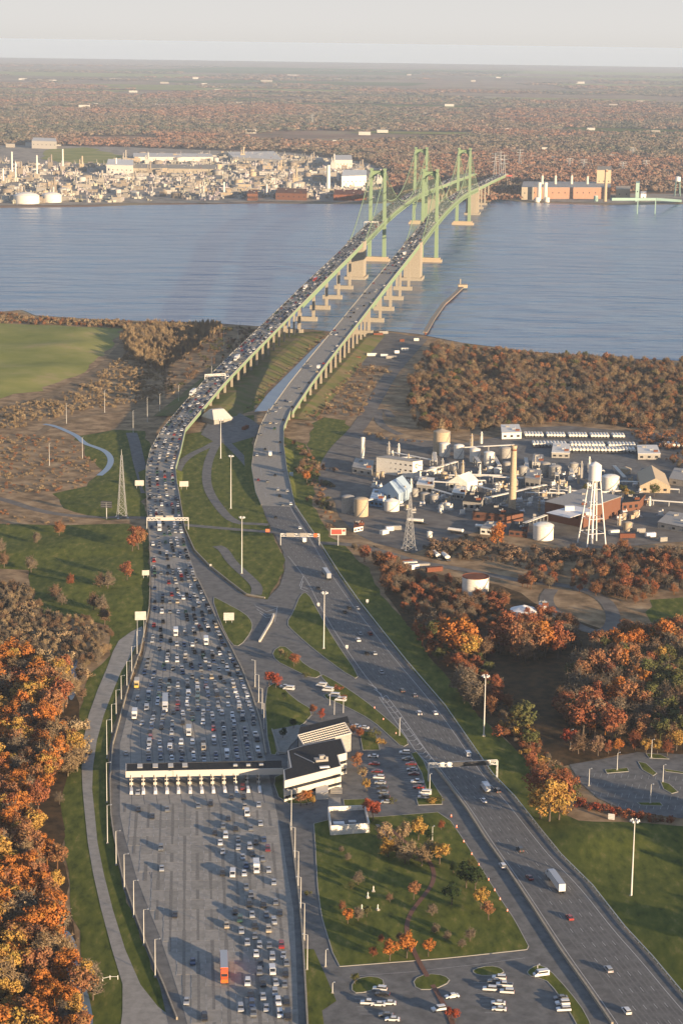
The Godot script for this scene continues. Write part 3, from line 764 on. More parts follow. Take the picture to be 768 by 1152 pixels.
func deck_height(s: float) -> float:
	if s > 327.0:
		s = 655.0 - s
	var xs := [-1340.0, -1239.0, -1113.0, -895.0, -663.0, -351.0, -230.0, 0.0, 160.0, 327.0]
	var hs := [9.5, 16.0, 21.0, 28.0, 36.0, 45.5, 50.0, 58.0, 61.5, 62.5]
	for i in xs.size() - 1:
		if s <= xs[i + 1]:
			return lerpf(hs[i], hs[i + 1], clampf((s - xs[i]) / (xs[i + 1] - xs[i]), 0, 1))
	return 62.5

func cable_height(s: float) -> float:
	if s < 0.0:
		return lerpf(51.0, 131.0, pow((s + 230.0) / 230.0, 1.25))
	if s > 655.0:
		return cable_height(655.0 - s)
	var t := (s - 327.5) / 327.5
	return 66.0 + 65.0 * t * t

func build_bridge(o: Vector3, label: String, tail_l: Array, tail_r: Array, berm: Array) -> Array:
	# o: foot of the near tower; tail: edges of the curved approach, x y z triples from the bridge end to the ground
	var br := thing("suspension_bridge", label, "bridge", Vector3.ZERO, 0.0, "twin suspension bridges")
	var L: Array[Vector3] = []
	var R: Array[Vector3] = []
	var s := 1980.0
	while s >= -1340.0:
		var c := o + U * s
		var h := deck_height(s)
		if s > 1500.0:
			h = maxf(h, 2.0)
		L.append(c - ACROSS * 9.6 + Vector3.UP * h)
		R.append(c + ACROSS * 9.6 + Vector3.UP * h)
		s -= 20.0
	for i in range(0, tail_l.size(), 3):
		L.append(Vector3(tail_l[i], tail_l[i + 1] + 0.9, tail_l[i + 2]))
		R.append(Vector3(tail_r[i], tail_r[i + 1] + 0.9, tail_r[i + 2]))
	var top := MB.new()
	var para := MB.new()
	var gird := MB.new()
	var lines := MB.new()
	for i in L.size() - 1:
		top.quad(L[i], L[i + 1], R[i + 1], R[i])
		for e in [[L[i], L[i + 1]], [R[i], R[i + 1]]]:
			para.bar(e[0] + Vector3.UP * 0.4, e[1] + Vector3.UP * 0.4, 0.28, 0.85)
		for k in [1, 2, 3]:
			var a := L[i].lerp(R[i], k / 4.0) + Vector3.UP * 0.05
			var b := L[i + 1].lerp(R[i + 1], k / 4.0) + Vector3.UP * 0.05
			var w := (R[i] - L[i]).normalized() * 0.1
			var e1 := a.lerp(b, 0.35)
			lines.quad(a - w, e1 - w, e1 + w, a + w)
		var mid := (L[i] + R[i]) * 0.5
		var sd := (mid - o).dot(U)
		if sd < -229.0 or sd > 884.0:
			var dep := 5.5 if sd > -760.0 else 2.6
			if L[i + 1].y < 3.0:
				dep = L[i + 1].y
			for e in [[L[i], L[i + 1]], [R[i], R[i + 1]]]:
				gird.bar(e[0] + Vector3.DOWN * dep * 0.5, e[1] + Vector3.DOWN * dep * 0.5, 0.5, dep)
				gird.box((e[0] as Vector3) + Vector3.DOWN * dep * 0.5, Vector3(1.0, dep, 0.5))
			gird.quad(L[i] + Vector3.DOWN, R[i] + Vector3.DOWN, R[i + 1] + Vector3.DOWN, L[i + 1] + Vector3.DOWN)
	put(br, "deck", top.mesh(), M.concrete_b)
	put(br, "lane_markings", lines.mesh(), M.paint)
	put(br, "parapet", para.mesh(), M.tank_grey)
	put(br, "girder", gird.mesh(), M.green_steel)
	# stiffening truss of the three suspended spans
	for side in [-1, 1]:
		var tr := MB.new()
		s = -230.0
		while s < 884.0:
			var e := minf(s + 12.0, 885.0)
			var off: Vector3 = ACROSS * (10.6 * side)
			var a: Vector3 = o + U * s + off + Vector3.UP * (deck_height(s) - 0.5)
			var b: Vector3 = o + U * e + off + Vector3.UP * (deck_height(e) - 0.5)
			tr.bar(a, b, 0.9, 1.4)
			tr.bar(a + Vector3.DOWN * 6.5, b + Vector3.DOWN * 6.5, 0.9, 1.2)
			tr.bar(a, a + Vector3.DOWN * 6.5, 0.7)
			var m: Vector3 = (a + b) * 0.5
			tr.bar(a + Vector3.DOWN * 6.5, m, 0.7)
			tr.bar(m, b + Vector3.DOWN * 6.5, 0.7)
			s = e if e < 884.0 else 999.0
		put(br, "stiffening_truss", tr.mesh(), M.green_steel)
		var ca := MB.new()
		var ha := MB.new()
		s = -230.0
		while s < 885.0:
			var e := minf(s + 15.0, 885.0)
			var off: Vector3 = ACROSS * (10.2 * side)
			ca.tube(o + U * s + off + Vector3.UP * cable_height(s), o + U * e + off + Vector3.UP * cable_height(e), 0.6, 0.6, 6, false)
			if cable_height(s) > deck_height(s) + 1.0:
				ha.tube(o + U * s + off + Vector3.UP * cable_height(s), o + U * s + off + Vector3.UP * deck_height(s), 0.13, 0.13, 4, false)
			s = e if e < 885.0 else 999.0
		var cn := put(br, "main_cable", ca.mesh(), M.green_steel)
		put(cn, "suspenders", ha.mesh(), M.green_steel).set_meta("kind", "stuff")
	# towers
	for st in [0.0, 655.0]:
		var tw := Node3D.new()
		tw.name = "tower"
		br.add_child(tw, true)
		tw.position = o + U * st
		tw.rotation.y = atan2(-U.x, -U.z)
		var pm := MB.new()
		pm.base(Vector3(0, -2, 0), Vector3(38, 6, 14))
		pm.base(Vector3(0, 4, 0), Vector3(33, 2.5, 10))
		put(tw, "pier", pm.mesh(), M.tank_tan)
		for side in [-1.0, 1.0]:
			var lg := MB.new()
			var x0: float = 10.8 * side
			var x1: float = 9.6 * side
			var seg := 6
			for j in seg:
				var t0 := float(j) / seg
				var t1 := float(j + 1) / seg
				var w0 := lerpf(5.2, 3.6, t0)
				var w1 := lerpf(5.2, 3.6, t1)
				tapered(lg, Vector3(lerpf(x0, x1, t0), lerpf(6.5, 131.0, t0), 0), Vector3(lerpf(x0, x1, t1), lerpf(6.5, 131.0, t1), 0), Vector2(w0, w0 * 1.25), Vector2(w1, w1 * 1.25))
				lg.base(Vector3(lerpf(x0, x1, t0), lerpf(6.5, 131.0, t0), 0), Vector3(w0 + 0.5, 0.8, w0 * 1.25 + 0.5))
			lg.base(Vector3(x1, 131, 0), Vector3(4.6, 2.2, 5.6))
			put(tw, "leg", lg.mesh(), M.green_steel)
		var st_m := MB.new()
		# portal with rounded haunches
		var pr := PackedVector2Array()
		pr.append(Vector2(-8.2, 130.4))
		pr.append(Vector2(-8.2, 114.5))
		for j in 9:
			var t := PI * j / 8.0
			pr.append(Vector2(-cos(t) * 7.4, 114.5 + sin(t) * 10.4))
		pr.append(Vector2(8.2, 114.5))
		pr.append(Vector2(8.2, 130.4))
		var flatm := MB.new()
		flatm.prism(pr, -1.6, 1.6)
		var turned := MB.new()
		for i in flatm.v.size():
			turned.v.append(Vector3(flatm.v[i].x, flatm.v[i].z, -flatm.v[i].y))
			turned.n.append(Vector3(flatm.n[i].x, flatm.n[i].z, -flatm.n[i].y))
			turned.c.append(Color.WHITE)
		put(tw, "portal", turned.mesh(), M.green_steel)
		st_m.box(Vector3(0, deck_height(st) - 9.5, 0), Vector3(17, 4.0, 2.6))
		put(tw, "deck_strut", st_m.mesh(), M.green_steel)
	# anchorages
	for st in [-236.0, 891.0]:
		var an := MB.new()
		var c: Vector3 = o + U * st
		var b := Basis(ACROSS, Vector3.UP, -U)
		var h := deck_height(st) - 1.2
		an.box(c + Vector3.UP * (h * 0.5), Vector3(15, h, 30), b)
		for side in [-1.0, 1.0]:
			an.box(c + ACROSS * (9.2 * side) + Vector3.UP * (h * 0.5 + 1.0), Vector3(4.6, h + 2.0, 24), b)
			an.box(c + ACROSS * (9.2 * side) + U * (-13.0 if st < 0 else 13.0) + Vector3.UP * (h * 0.5 - 1.0), Vector3(3.4, h - 2.0, 4.0), b)
		an.box(c + Vector3.UP * 1.5, Vector3(28, 5, 38), b)
		put(br, "anchorage", an.mesh(), M.pale_stone)
	# river piers: two columns on a low beam
	var stations := []
	for k in 5:
		stations.append([-365.0 - 107.0 * k, true])
		if k < 3:
			stations.append([1020.0 + 107.0 * k, true])
	var t := -830.0
	while t > -1330.0:
		stations.append([t, false])
		t -= 33.0
	for a in stations:
		var pm := MB.new()
		var c: Vector3 = o + U * a[0]
		var h: float = deck_height(a[0]) - (5.0 if a[0] > -760.0 else 2.4)
		if h < 2.0:
			continue
		var b := Basis(ACROSS, Vector3.UP, -U)
		for side in [-1.0, 1.0]:
			var w := 2.8 if a[1] else 1.7
			tapered(pm, c + ACROSS * (7.6 * side), c + ACROSS * (7.6 * side) + Vector3.UP * h, Vector2(w * 1.15, w * 1.2), Vector2(w, w), b)
		pm.box(c + Vector3.UP * (h - 1.0), Vector3(18, 2.0, 2.2), b)
		if a[1]:
			pm.box(c + Vector3.UP * 2.5, Vector3(24, 5.0, 6.0), b)
		put(br, "pier", pm.mesh(), M.pale_stone)
	# short columns below the curved approach
	for i in range(L.size() - tail_l.size() / 3, L.size() - 1):
		for f in [0.0, 0.5]:
			var a := L[i].lerp(L[i + 1], f)
			var b := R[i].lerp(R[i + 1], f)
			if a.y < 4.0:
				continue
			var pm := MB.new()
			for w in [0.1, 0.9]:
				var q := a.lerp(b, w)
				pm.box(Vector3(q.x, (q.y - 2.4) * 0.5, q.z), Vector3(2.0, q.y - 2.4, 2.0))
			pm.bar(a.lerp(b, 0.06) + Vector3.DOWN * 2.6, a.lerp(b, 0.94) + Vector3.DOWN * 2.6, 1.6, 1.2)
			put(br, "pier", pm.mesh(), M.pale_stone)
	var em := MB.new()
	for i in range(L.size() - tail_l.size() / 3, L.size() - 1):
		if L[i].y < 5.5:
			for e in [[L[i], L[i + 1], -1.0], [R[i], R[i + 1], 1.0]]:
				var a: Vector3 = e[0]
				var b: Vector3 = e[1]
				var out: Vector3 = (R[i] - L[i]).normalized() * e[2]
				var a2 := Vector3(a.x, 0.7, a.z) + out * (a.y * 1.6)
				var b2 := Vector3(b.x, 0.7, b.z) + out * (b.y * 1.6)
				if e[2] > 0.0:
					em.quad(a + Vector3.DOWN * 0.4, b + Vector3.DOWN * 0.4, b2, a2)
				else:
					em.quad(b + Vector3.DOWN * 0.4, a + Vector3.DOWN * 0.4, a2, b2)
	if em.v.size() > 0:
		put(br, "embankment", em.mesh(), M.grass)
	# the low causeway below the land piers
	var bm := MB.new()
	var prof := berm
	s = -790.0
	while s > -1330.0:
		for i in prof.size() - 1:
			var f0 := clampf((-790.0 - s) / 60.0, 0, 1) * clampf((s + 1345.0) / 60.0, 0, 1)
			var e := s - 15.0
			var f1 := clampf((-790.0 - e) / 60.0, 0, 1) * clampf((e + 1345.0) / 60.0, 0, 1)
			var a: Vector2 = prof[i]
			var b: Vector2 = prof[i + 1]
			bm.quad(o + U * e + ACROSS * a.x + Vector3.UP * (0.68 + a.y * f1), o + U * e + ACROSS * b.x + Vector3.UP * (0.68 + b.y * f1), o + U * s + ACROSS * b.x + Vector3.UP * (0.68 + b.y * f0), o + U * s + ACROSS * a.x + Vector3.UP * (0.68 + a.y * f0))
		s -= 15.0
	put(br, "causeway", bm.mesh(), M.causeway)
	return [L, R]

func tapered(m: MB, a: Vector3, b: Vector3, s0: Vector2, s1: Vector2, bs := Basis.IDENTITY) -> void:
	var p := []
	for e in [[a, s0], [b, s1]]:
		var h: Vector2 = e[1] * 0.5
		for q in [Vector2(-1, 1), Vector2(1, 1), Vector2(1, -1), Vector2(-1, -1)]:
			p.append((e[0] as Vector3) + bs.x * (q.x * h.x) + bs.z * (q.y * h.y))
	for i in 4:
		var j := (i + 1) % 4
		m.quad(p[i], p[j], p[4 + j], p[4 + i])
	m.quad(p[4], p[5], p[6], p[7])


# ---------------------------------------------------------------- toll plaza
func build_toll_plaza() -> void:
	var a: Vector3 = Vector3(-89.1, 7.8, -833.2)
	var b: Vector3 = Vector3(-23.1, 7.8, -839.8)
	var len := a.distance_to(b)
	var dir := (b - a).normalized()
	var back := Vector3.UP.cross(dir)
	if back.z > 0.0:
		back = -back
	var turn := atan2(-dir.z, dir.x)
	var cp := thing("toll_canopy", "long flat black-roofed canopy with white fascia across the toll lanes", "canopy", Vector3(a.x, 0, a.z), turn)
	# local axes: x along the canopy, -z away from the viewer
	var m := MB.new()
	m.box(Vector3(len * 0.5, 7.45, -5.1), Vector3(len - 0.6, 0.3, 9.6))
	put(cp, "roof", m.mesh(), M.black_roof)
	m = MB.new()
	m.box(Vector3(len * 0.5, 6.5, -0.15), Vector3(len, 2.7, 0.35))
	m.box(Vector3(0.15, 6.9, -5.1), Vector3(0.3, 1.9, 9.5))
	put(cp, "fascia", m.mesh(), M.cream)
	m = MB.new()
	m.box(Vector3(len * 0.5, 6.9, -10.0), Vector3(len, 1.8, 0.3))
	put(cp, "rear_fascia", m.mesh(), M.dark)
	for x in [6.0, 12.5, 19.0, 25.0]:
		m = MB.new()
		m.box(Vector3(x, 7.68, -7.0), Vector3(2.2, 0.16, 5.0))
		put(cp, "roof_panel", m.mesh(), M.cream)
	for x in [len - 9.0, len - 14.5, len - 20.0]:
		m = MB.new()
		m.box(Vector3(x, 7.9, -5.0), Vector3(1.8, 0.6, 1.6))
		m.box(Vector3(x, 8.25, -5.0), Vector3(1.4, 0.1, 1.2))
		put(cp, "roof_unit", m.mesh(), M.steel)
	# the islands with their booths
	var n := 0
	var spots: Array = [[-86.6, -831.9], [-81.6, -832.1], [-76.6, -832.5], [-71.8, -833], [-67, -833.4], [-62.1, -833.8], [-57.3, -834.2], [-52.5, -834.6], [-47.7, -835], [-42.9, -835.4], [-38, -835.9], [-33.1, -836.3]]
	for p in spots:
		n += 1
		var it := thing("toll_island", "%s toll booth island from the left under the canopy" % nth(n), "toll booth", Vector3(p[0], ROAD, p[1]), turn, "toll booth islands")
		m = MB.new()
		m.base(Vector3(0, 0, -10), Vector3(1.7, 0.24, 34))
		put(it, "island_kerb", m.mesh(), M.concrete_c)
		m = MB.new()
		tapered(m, Vector3(0, 0.24, 5.0), Vector3(0, 1.35, 4.6), Vector2(1.5, 6.0), Vector2(1.0, 4.4))
		put(it, "crash_cushion", m.mesh(), M.white)
		m = MB.new()
		tapered(m, Vector3(0, 0.24, -25.0), Vector3(0, 1.35, -24.6), Vector2(1.4, 5.0), Vector2(0.9, 3.6))
		put(it, "crash_cushion", m.mesh(), M.white)
		m = MB.new()
		m.base(Vector3(0, 0.24, -5.0), Vector3(1.5, 1.1, 2.8))
		m.base(Vector3(0, 2.4, -5.0), Vector3(1.6, 0.35, 3.0))
		var bo := put(it, "booth", m.mesh(), M.cream)
		m = MB.new()
		m.base(Vector3(0, 1.34, -5.0), Vector3(1.42, 1.06, 2.7))
		put(bo, "window", m.mesh(), M.glass)
		m = MB.new()
		for z in [-1.2, -9.0]:
			m = MB.new()
			m.tube(Vector3(0, 0.24, z), Vector3(0, 5.4, z), 0.16, 0.16, 8)
			put(it, "canopy_post", m.mesh(), M.pole)
	# the administration building
	var roof: PackedVector2Array = poly([-22.8, -831.5, -21.9, -818, 1.5, -836.9, -0, -850.9, 3.8, -854, 1.4, -873.3, -14.8, -863.1, -21.7, -855.8, -19.8, -834.4])
	var bd := thing("toll_building", "three-storey cream building with dark window bands and black roof beside the toll lanes", "building")
	var bands := [[0.6, 2.0, true], [2.0, 3.3, false], [3.3, 5.6, true], [5.6, 7.0, false], [7.0, 10.2, true]]
	for e in bands:
		m = MB.new()
		var q := roof if e[2] else Geometry2D.offset_polygon(roof, -0.35)[0]
		m.prism(q, e[0], e[1])
		put(bd, "wall_band" if e[2] else "window_band", m.mesh(), M.cream if e[2] else M.glass)
	m = MB.new()
	m.prism(Geometry2D.offset_polygon(roof, -0.5)[0], 10.1, 10.26)
	var rf := put(bd, "roof", m.mesh(), M.black_roof)
	m = MB.new()
	var hv: Vector3 = Vector3(-7.2, 10.3, -843.5)
	m.base(hv, Vector3(5.5, 0.9, 3.6), 0.3)
	m.base(hv + Vector3(0.4, 0.9, -0.6), Vector3(2.4, 1.3, 1.8), 0.3)
	m.base(hv + Vector3(2.4, 0.9, 0.4), Vector3(1.0, 1.0, 1.0), 0.3)
	put(rf, "roof_unit", m.mesh(), M.tank_grey)
	m = MB.new()
	m.base(Vector3(-5.6, 10.3, -834.7), Vector3(4.2, 0.5, 1.6), 0.25)
	put(rf, "roof_hatch", m.mesh(), M.white)
	m = MB.new()
	m.bar(Vector3(-18.7, 10.4, -851.3), Vector3(-10.2, 10.4, -840.3), 0.35)
	put(rf, "roof_pipe", m.mesh(), M.grey)
	# dark glazed porch on the front
	m = MB.new()
	m.prism(poly([-17.9, -834, -4.1, -845.7, -3.7, -837.9, -17.3, -825.4]), 5.2, 6.2)
	put(bd, "porch_roof", m.mesh(), M.black_roof)
	m = MB.new()
	m.prism(poly([-17.4, -833.7, -4, -845.1, -4.1, -848.4, -17.5, -838]), 0.8, 5.2)
	put(bd, "porch_glazing", m.mesh(), M.glass)
	m = MB.new()
	m.prism(poly([-9, -821.3, -3.8, -822.6, -3.9, -831, -9.1, -829.8]), 0.8, 3.8)
	put(bd, "entrance_block", m.mesh(), M.cream)
	# the wing with the sloping grid of skylights
	var w0: Vector3 = Vector3(-17.7, 11.5, -872.3)
	var w1: Vector3 = Vector3(2.7, 11.5, -890.5)
	var w2: Vector3 = Vector3(5.7, 9.6, -881.9)
	var w3: Vector3 = Vector3(-14.8, 9.6, -864.9)
	m = MB.new()
	m.prism(poly([-17, -883.9, 4, -900.4, 4.9, -891.1, 2.7, -889.7, -17.7, -871.4]), 0.7, 11.5)
	var wing := put(bd, "wing", m.mesh(), M.black_roof)
	m = MB.new()
	var g0 := Vector3(w0.x, 0.8, w0.z)
	var g1 := Vector3(w1.x, 0.8, w1.z)
	var g2 := Vector3(w2.x, 0.8, w2.z)
	var g3 := Vector3(w3.x, 0.8, w3.z)
	m.quad(g3, g2, w2, w3)
	m.quad(g2, g1, w1, w2)
	m.quad(g0, g3, w3, w0)
	put(bd, "skylight_wall", m.mesh(), M.tank_grey)
	m = MB.new()
	m.quad(w0 + Vector3.DOWN * 0.1, w3 + Vector3.DOWN * 0.1, w2 + Vector3.DOWN * 0.1, w1 + Vector3.DOWN * 0.1)
	var sk := put(bd, "skylight", m.mesh(), M.glass)
	m = MB.new()
	for i in 22:
		var t := i / 21.0
		m.bar(w0.lerp(w1, t) + Vector3.UP * 0.1, w3.lerp(w2, t) + Vector3.UP * 0.1, 0.16 if i % 21 else 0.6, 0.4)
	for i in 6:
		var t := i / 5.0
		m.bar(w0.lerp(w3, t) + Vector3.UP * 0.12, w1.lerp(w2, t) + Vector3.UP * 0.12, 0.15 if i % 5 else 0.6, 0.42)
	put(sk, "skylight_grid", m.mesh(), M.cream)
	for i in 3:
		m = MB.new()
		m.bar(w2.lerp(w1, 0.1) * Vector3(1, 0, 1) + Vector3(0.25, 3.0 + i * 3.2, 0), w2.lerp(w1, 0.9) * Vector3(1, 0, 1) + Vector3(0.25, 3.0 + i * 3.2, 0), 0.3, 1.2)
		put(bd, "window", m.mesh(), M.glass)
	if wing:
		pass
	# walled terrace and steps of the building
	var te := thing("entrance_terrace", "paved terrace with low walls left of the toll building", "terrace")
	m = MB.new()
	m.prism(poly([-30.3, -910, -18.3, -918.1, -15.6, -908.1, -21.5, -888.1, -22.8, -878.5, -26.7, -876]), 0.9, 1.2)
	put(te, "paving", m.mesh(), M.concrete_b)
	m = MB.new()
	var tw := poly([-30.3, -910, -26, -878.4, -22.8, -877.3])
	for i in 2:
		m.bar(Vector3(tw[i].x, 1.5, tw[i].y), Vector3(tw[i + 1].x, 1.5, tw[i + 1].y), 0.4, 1.0)
	put(te, "low_wall", m.mesh(), M.kerb)
	var st := thing("entrance_steps", "pale paved steps between the toll building and the access road", "steps")
	for i in 4:
		m = MB.new()
		m.base(Vector3(-0.5, 0, -831.2) + Vector3(0, 0.8, i * 1.4 - 3.0), Vector3(5.0, 0.75 - i * 0.17, 1.38))
		put(st, "step", m.mesh(), M.concrete_c)
	m = MB.new()
	m.base(Vector3(-1.2, 0, -817.5) + Vector3(0, 0.8, 0), Vector3(5.0, 0.1, 14.0))
	put(st, "landing", m.mesh(), M.concrete_c)
	# roofless pump house below the building
	var q := poly([-2.4, -781.7, 12.8, -785.2, 11.2, -805.2, -3.6, -802.7])
	var ph := thing("pump_house", "small square flat-roofed cream building with open roof well", "building")
	var inner: PackedVector2Array = Geometry2D.offset_polygon(q, -0.5)[0]
	for i in 4:
		m = MB.new()
		m.bar(Vector3(q[i].x, 2.9, q[i].y), Vector3(q[(i + 1) % 4].x, 2.9, q[(i + 1) % 4].y), 0.5, 4.0)
		put(ph, "wall", m.mesh(), M.tank_white)
	m = MB.new()
	m.prism(inner, 0.9, 3.0)
	var pr := put(ph, "roof", m.mesh(), M.dark_asphalt)
	m = MB.new()
	m.base(Vector3(0.7, 3, -787.6), Vector3(4.4, 1.0, 2.8), 0.1)
	put(pr, "roof_unit", m.mesh(), M.white)
	m = MB.new()
	m.base(Vector3(8.9, 3, -785), Vector3(1.6, 0.8, 1.6), 0.1)
	m.base(Vector3(6.1, 3, -790.8), Vector3(3.0, 0.5, 2.2), 0.1)
	put(pr, "roof_unit", m.mesh(), M.steel)

func light_pole(label: String, x: float, z: float, h: float, arm: Vector3, group: String) -> void:
	var t := thing("street_lamp", label, "street lamp", Vector3(x, 0.7, z), 0.0, group)
	var m := MB.new()
	m.tube(Vector3.ZERO, Vector3(0, h, 0), 0.17, 0.10, 8)
	put(t, "pole", m.mesh(), M.pole)
	m = MB.new()
	m.base(Vector3.ZERO, Vector3(0.8, 0.5, 0.8))
	put(t, "foot", m.mesh(), M.kerb)
	m = MB.new()
	m.bar(Vector3(0, h, 0), Vector3(0, h + 0.3, 0) + arm, 0.12)
	m.box(Vector3(0, h + 0.3, 0) + arm, Vector3(0.45, 0.2, 0.8))
	put(t, "lamp_arm", m.mesh(), M.steel)

func high_mast(label: String, x: float, z: float, h: float) -> void:
	var t := thing("high_mast_lamp", label, "lamp mast", Vector3(x, 0.7, z), 0.0, "tall lighting masts")
	var m := MB.new()
	m.tube(Vector3.ZERO, Vector3(0, h, 0), 0.36, 0.16, 10)
	put(t, "mast", m.mesh(), M.pole)
	m = MB.new()
	for i in 10:
		var d := Vector3(cos(TAU * i / 10), 0, sin(TAU * i / 10))
		m.bar(Vector3(0, h, 0) + d * 1.3, Vector3(0, h, 0) + Vector3(cos(TAU * (i + 1) / 10), 0, sin(TAU * (i + 1) / 10)) * 1.3, 0.12)
	put(t, "ring", m.mesh(), M.steel)
	for i in 6:
		var d := Vector3(cos(TAU * i / 6), 0, sin(TAU * i / 6))
		m = MB.new()
		m.lathe(Vector3(0, h - 0.5, 0) + d * 1.5, [Vector2(0.42, 0), Vector2(0.34, 0.5), Vector2(0.16, 0.8), Vector2(0.01, 0.85)], 8)
		put(t, "lamp_head", m.mesh(), M.white)
	m = MB.new()
	m.base(Vector3.ZERO, Vector3(1.4, 0.6, 1.4))
	put(t, "foot", m.mesh(), M.kerb)

func gantry(label: String, a: Vector3, b: Vector3, h: float, panels: Array) -> void:
	# a and b: feet of the posts
	var dir := (b - a)
	var len := Vector2(dir.x, dir.z).length()
	var t := thing("sign_gantry", label, "sign gantry", a, atan2(-dir.z, dir.x), "overhead sign gantries")
	for x in [0.0, len]:
		var m := MB.new()
		for z in [-0.7, 0.7]:
			m.tube(Vector3(x, 0, z), Vector3(x, h + 1.6, z), 0.2, 0.2, 8)
		m.base(Vector3(x, 0, 0), Vector3(1.2, 0.5, 2.4))
		for k in 4:
			m.bar(Vector3(x, h * k / 4.0, -0.7), Vector3(x, h * (k + 1) / 4.0, 0.7), 0.14)
		put(t, "post", m.mesh(), M.pole)
	var m := MB.new()
	for y in [h, h + 1.5]:
		for z in [-0.7, 0.7]:
			m.bar(Vector3(0, y, z), Vector3(len, y, z), 0.26)
	var k := int(len / 2.2)
	for i in k:
		var x0 := len * i / k
		var x1 := len * (i + 1) / k
		for z in [-0.7, 0.7]:
			m.bar(Vector3(x0, h, z), Vector3((x0 + x1) * 0.5, h + 1.5, z), 0.16)
			m.bar(Vector3((x0 + x1) * 0.5, h + 1.5, z), Vector3(x1, h, z), 0.16)
		m.bar(Vector3(x0, h, -0.7), Vector3(x1, h, 0.7), 0.14)
	put(t, "truss_beam", m.mesh(), M.pole)
	for p in panels:
		# offset, width, height, facing viewer or away, material
		m = MB.new()
		m.box(Vector3(len * p[0], h + 0.7 + p[5], p[3]), Vector3(p[1], p[2], 0.16))
		put(t, "sign_panel", m.mesh(), M[p[4]])

func board(called: String, label: String, cat: String, at: Vector3, w: float, h: float, foot: float, mat: Material, turn := 0.0, legs := 2) -> Node3D:
	var t := thing(called, label, cat, at, turn)
	var m := MB.new()
	m.box(Vector3(0, foot + h * 0.5, 0), Vector3(w, h, 0.18))
	put(t, "panel", m.mesh(), mat)
	m = MB.new()
	for k in 3:
		m.box(Vector3(0, foot + h * (0.2 + 0.3 * k), 0.14), Vector3(w * 0.98, 0.12, 0.1))
	put(t, "panel_ribs", m.mesh(), M.steel)
	for i in legs:
		m = MB.new()
		var x := 0.0 if legs == 1 else (i - 0.5) * w * 0.6
		m.tube(Vector3(x, 0, -0.2), Vector3(x, foot + h * 0.8, -0.2), 0.14 if legs > 1 else 0.35, 0.14 if legs > 1 else 0.35, 8)
		put(t, "post", m.mesh(), M.steel)
	return t

func lattice_tower(label: String, at: Vector3, h: float, w: float) -> void:
	var t := thing("lattice_tower", label, "lattice tower", at, 0.3)
	var m := MB.new()
	var n := 9
	for k in n:
		var f0 := float(k) / n
		var f1 := float(k + 1) / n
		var w0 := lerpf(w, 0.9, pow(f0, 0.75)) * 0.5
		var w1 := lerpf(w, 0.9, pow(f1, 0.75)) * 0.5
		for i in 4:
			var c0 := Vector3([-1, 1, 1, -1][i], 0, [-1, -1, 1, 1][i])
			var c1 := Vector3([-1, 1, 1, -1][(i + 1) % 4], 0, [-1, -1, 1, 1][(i + 1) % 4])
			var p := c0 * w0 + Vector3.UP * h * f0
			var q := c0 * w1 + Vector3.UP * h * f1
			m.bar(p, q, 0.24)
			m.bar(p, c1 * w1 + Vector3.UP * h * f1, 0.11)
			m.bar(c1 * w0 + Vector3.UP * h * f0, q, 0.11)
			m.bar(q, c1 * w1 + Vector3.UP * h * f1, 0.11)
	put(t, "frame", m.mesh(), M.grey)
	m = MB.new()
	m.tube(Vector3(0, h, 0), Vector3(0, h + 4.0, 0), 0.15, 0.08, 6)
	put(t, "antenna", m.mesh(), M.pole)
	for i in 4:
		m = MB.new()
		m.base(Vector3([-1, 1, 1, -1][i], 0, [-1, -1, 1, 1][i]) * w * 0.5, Vector3(1.3, 0.9, 1.3))
		put(t, "footing", m.mesh(), M.white)

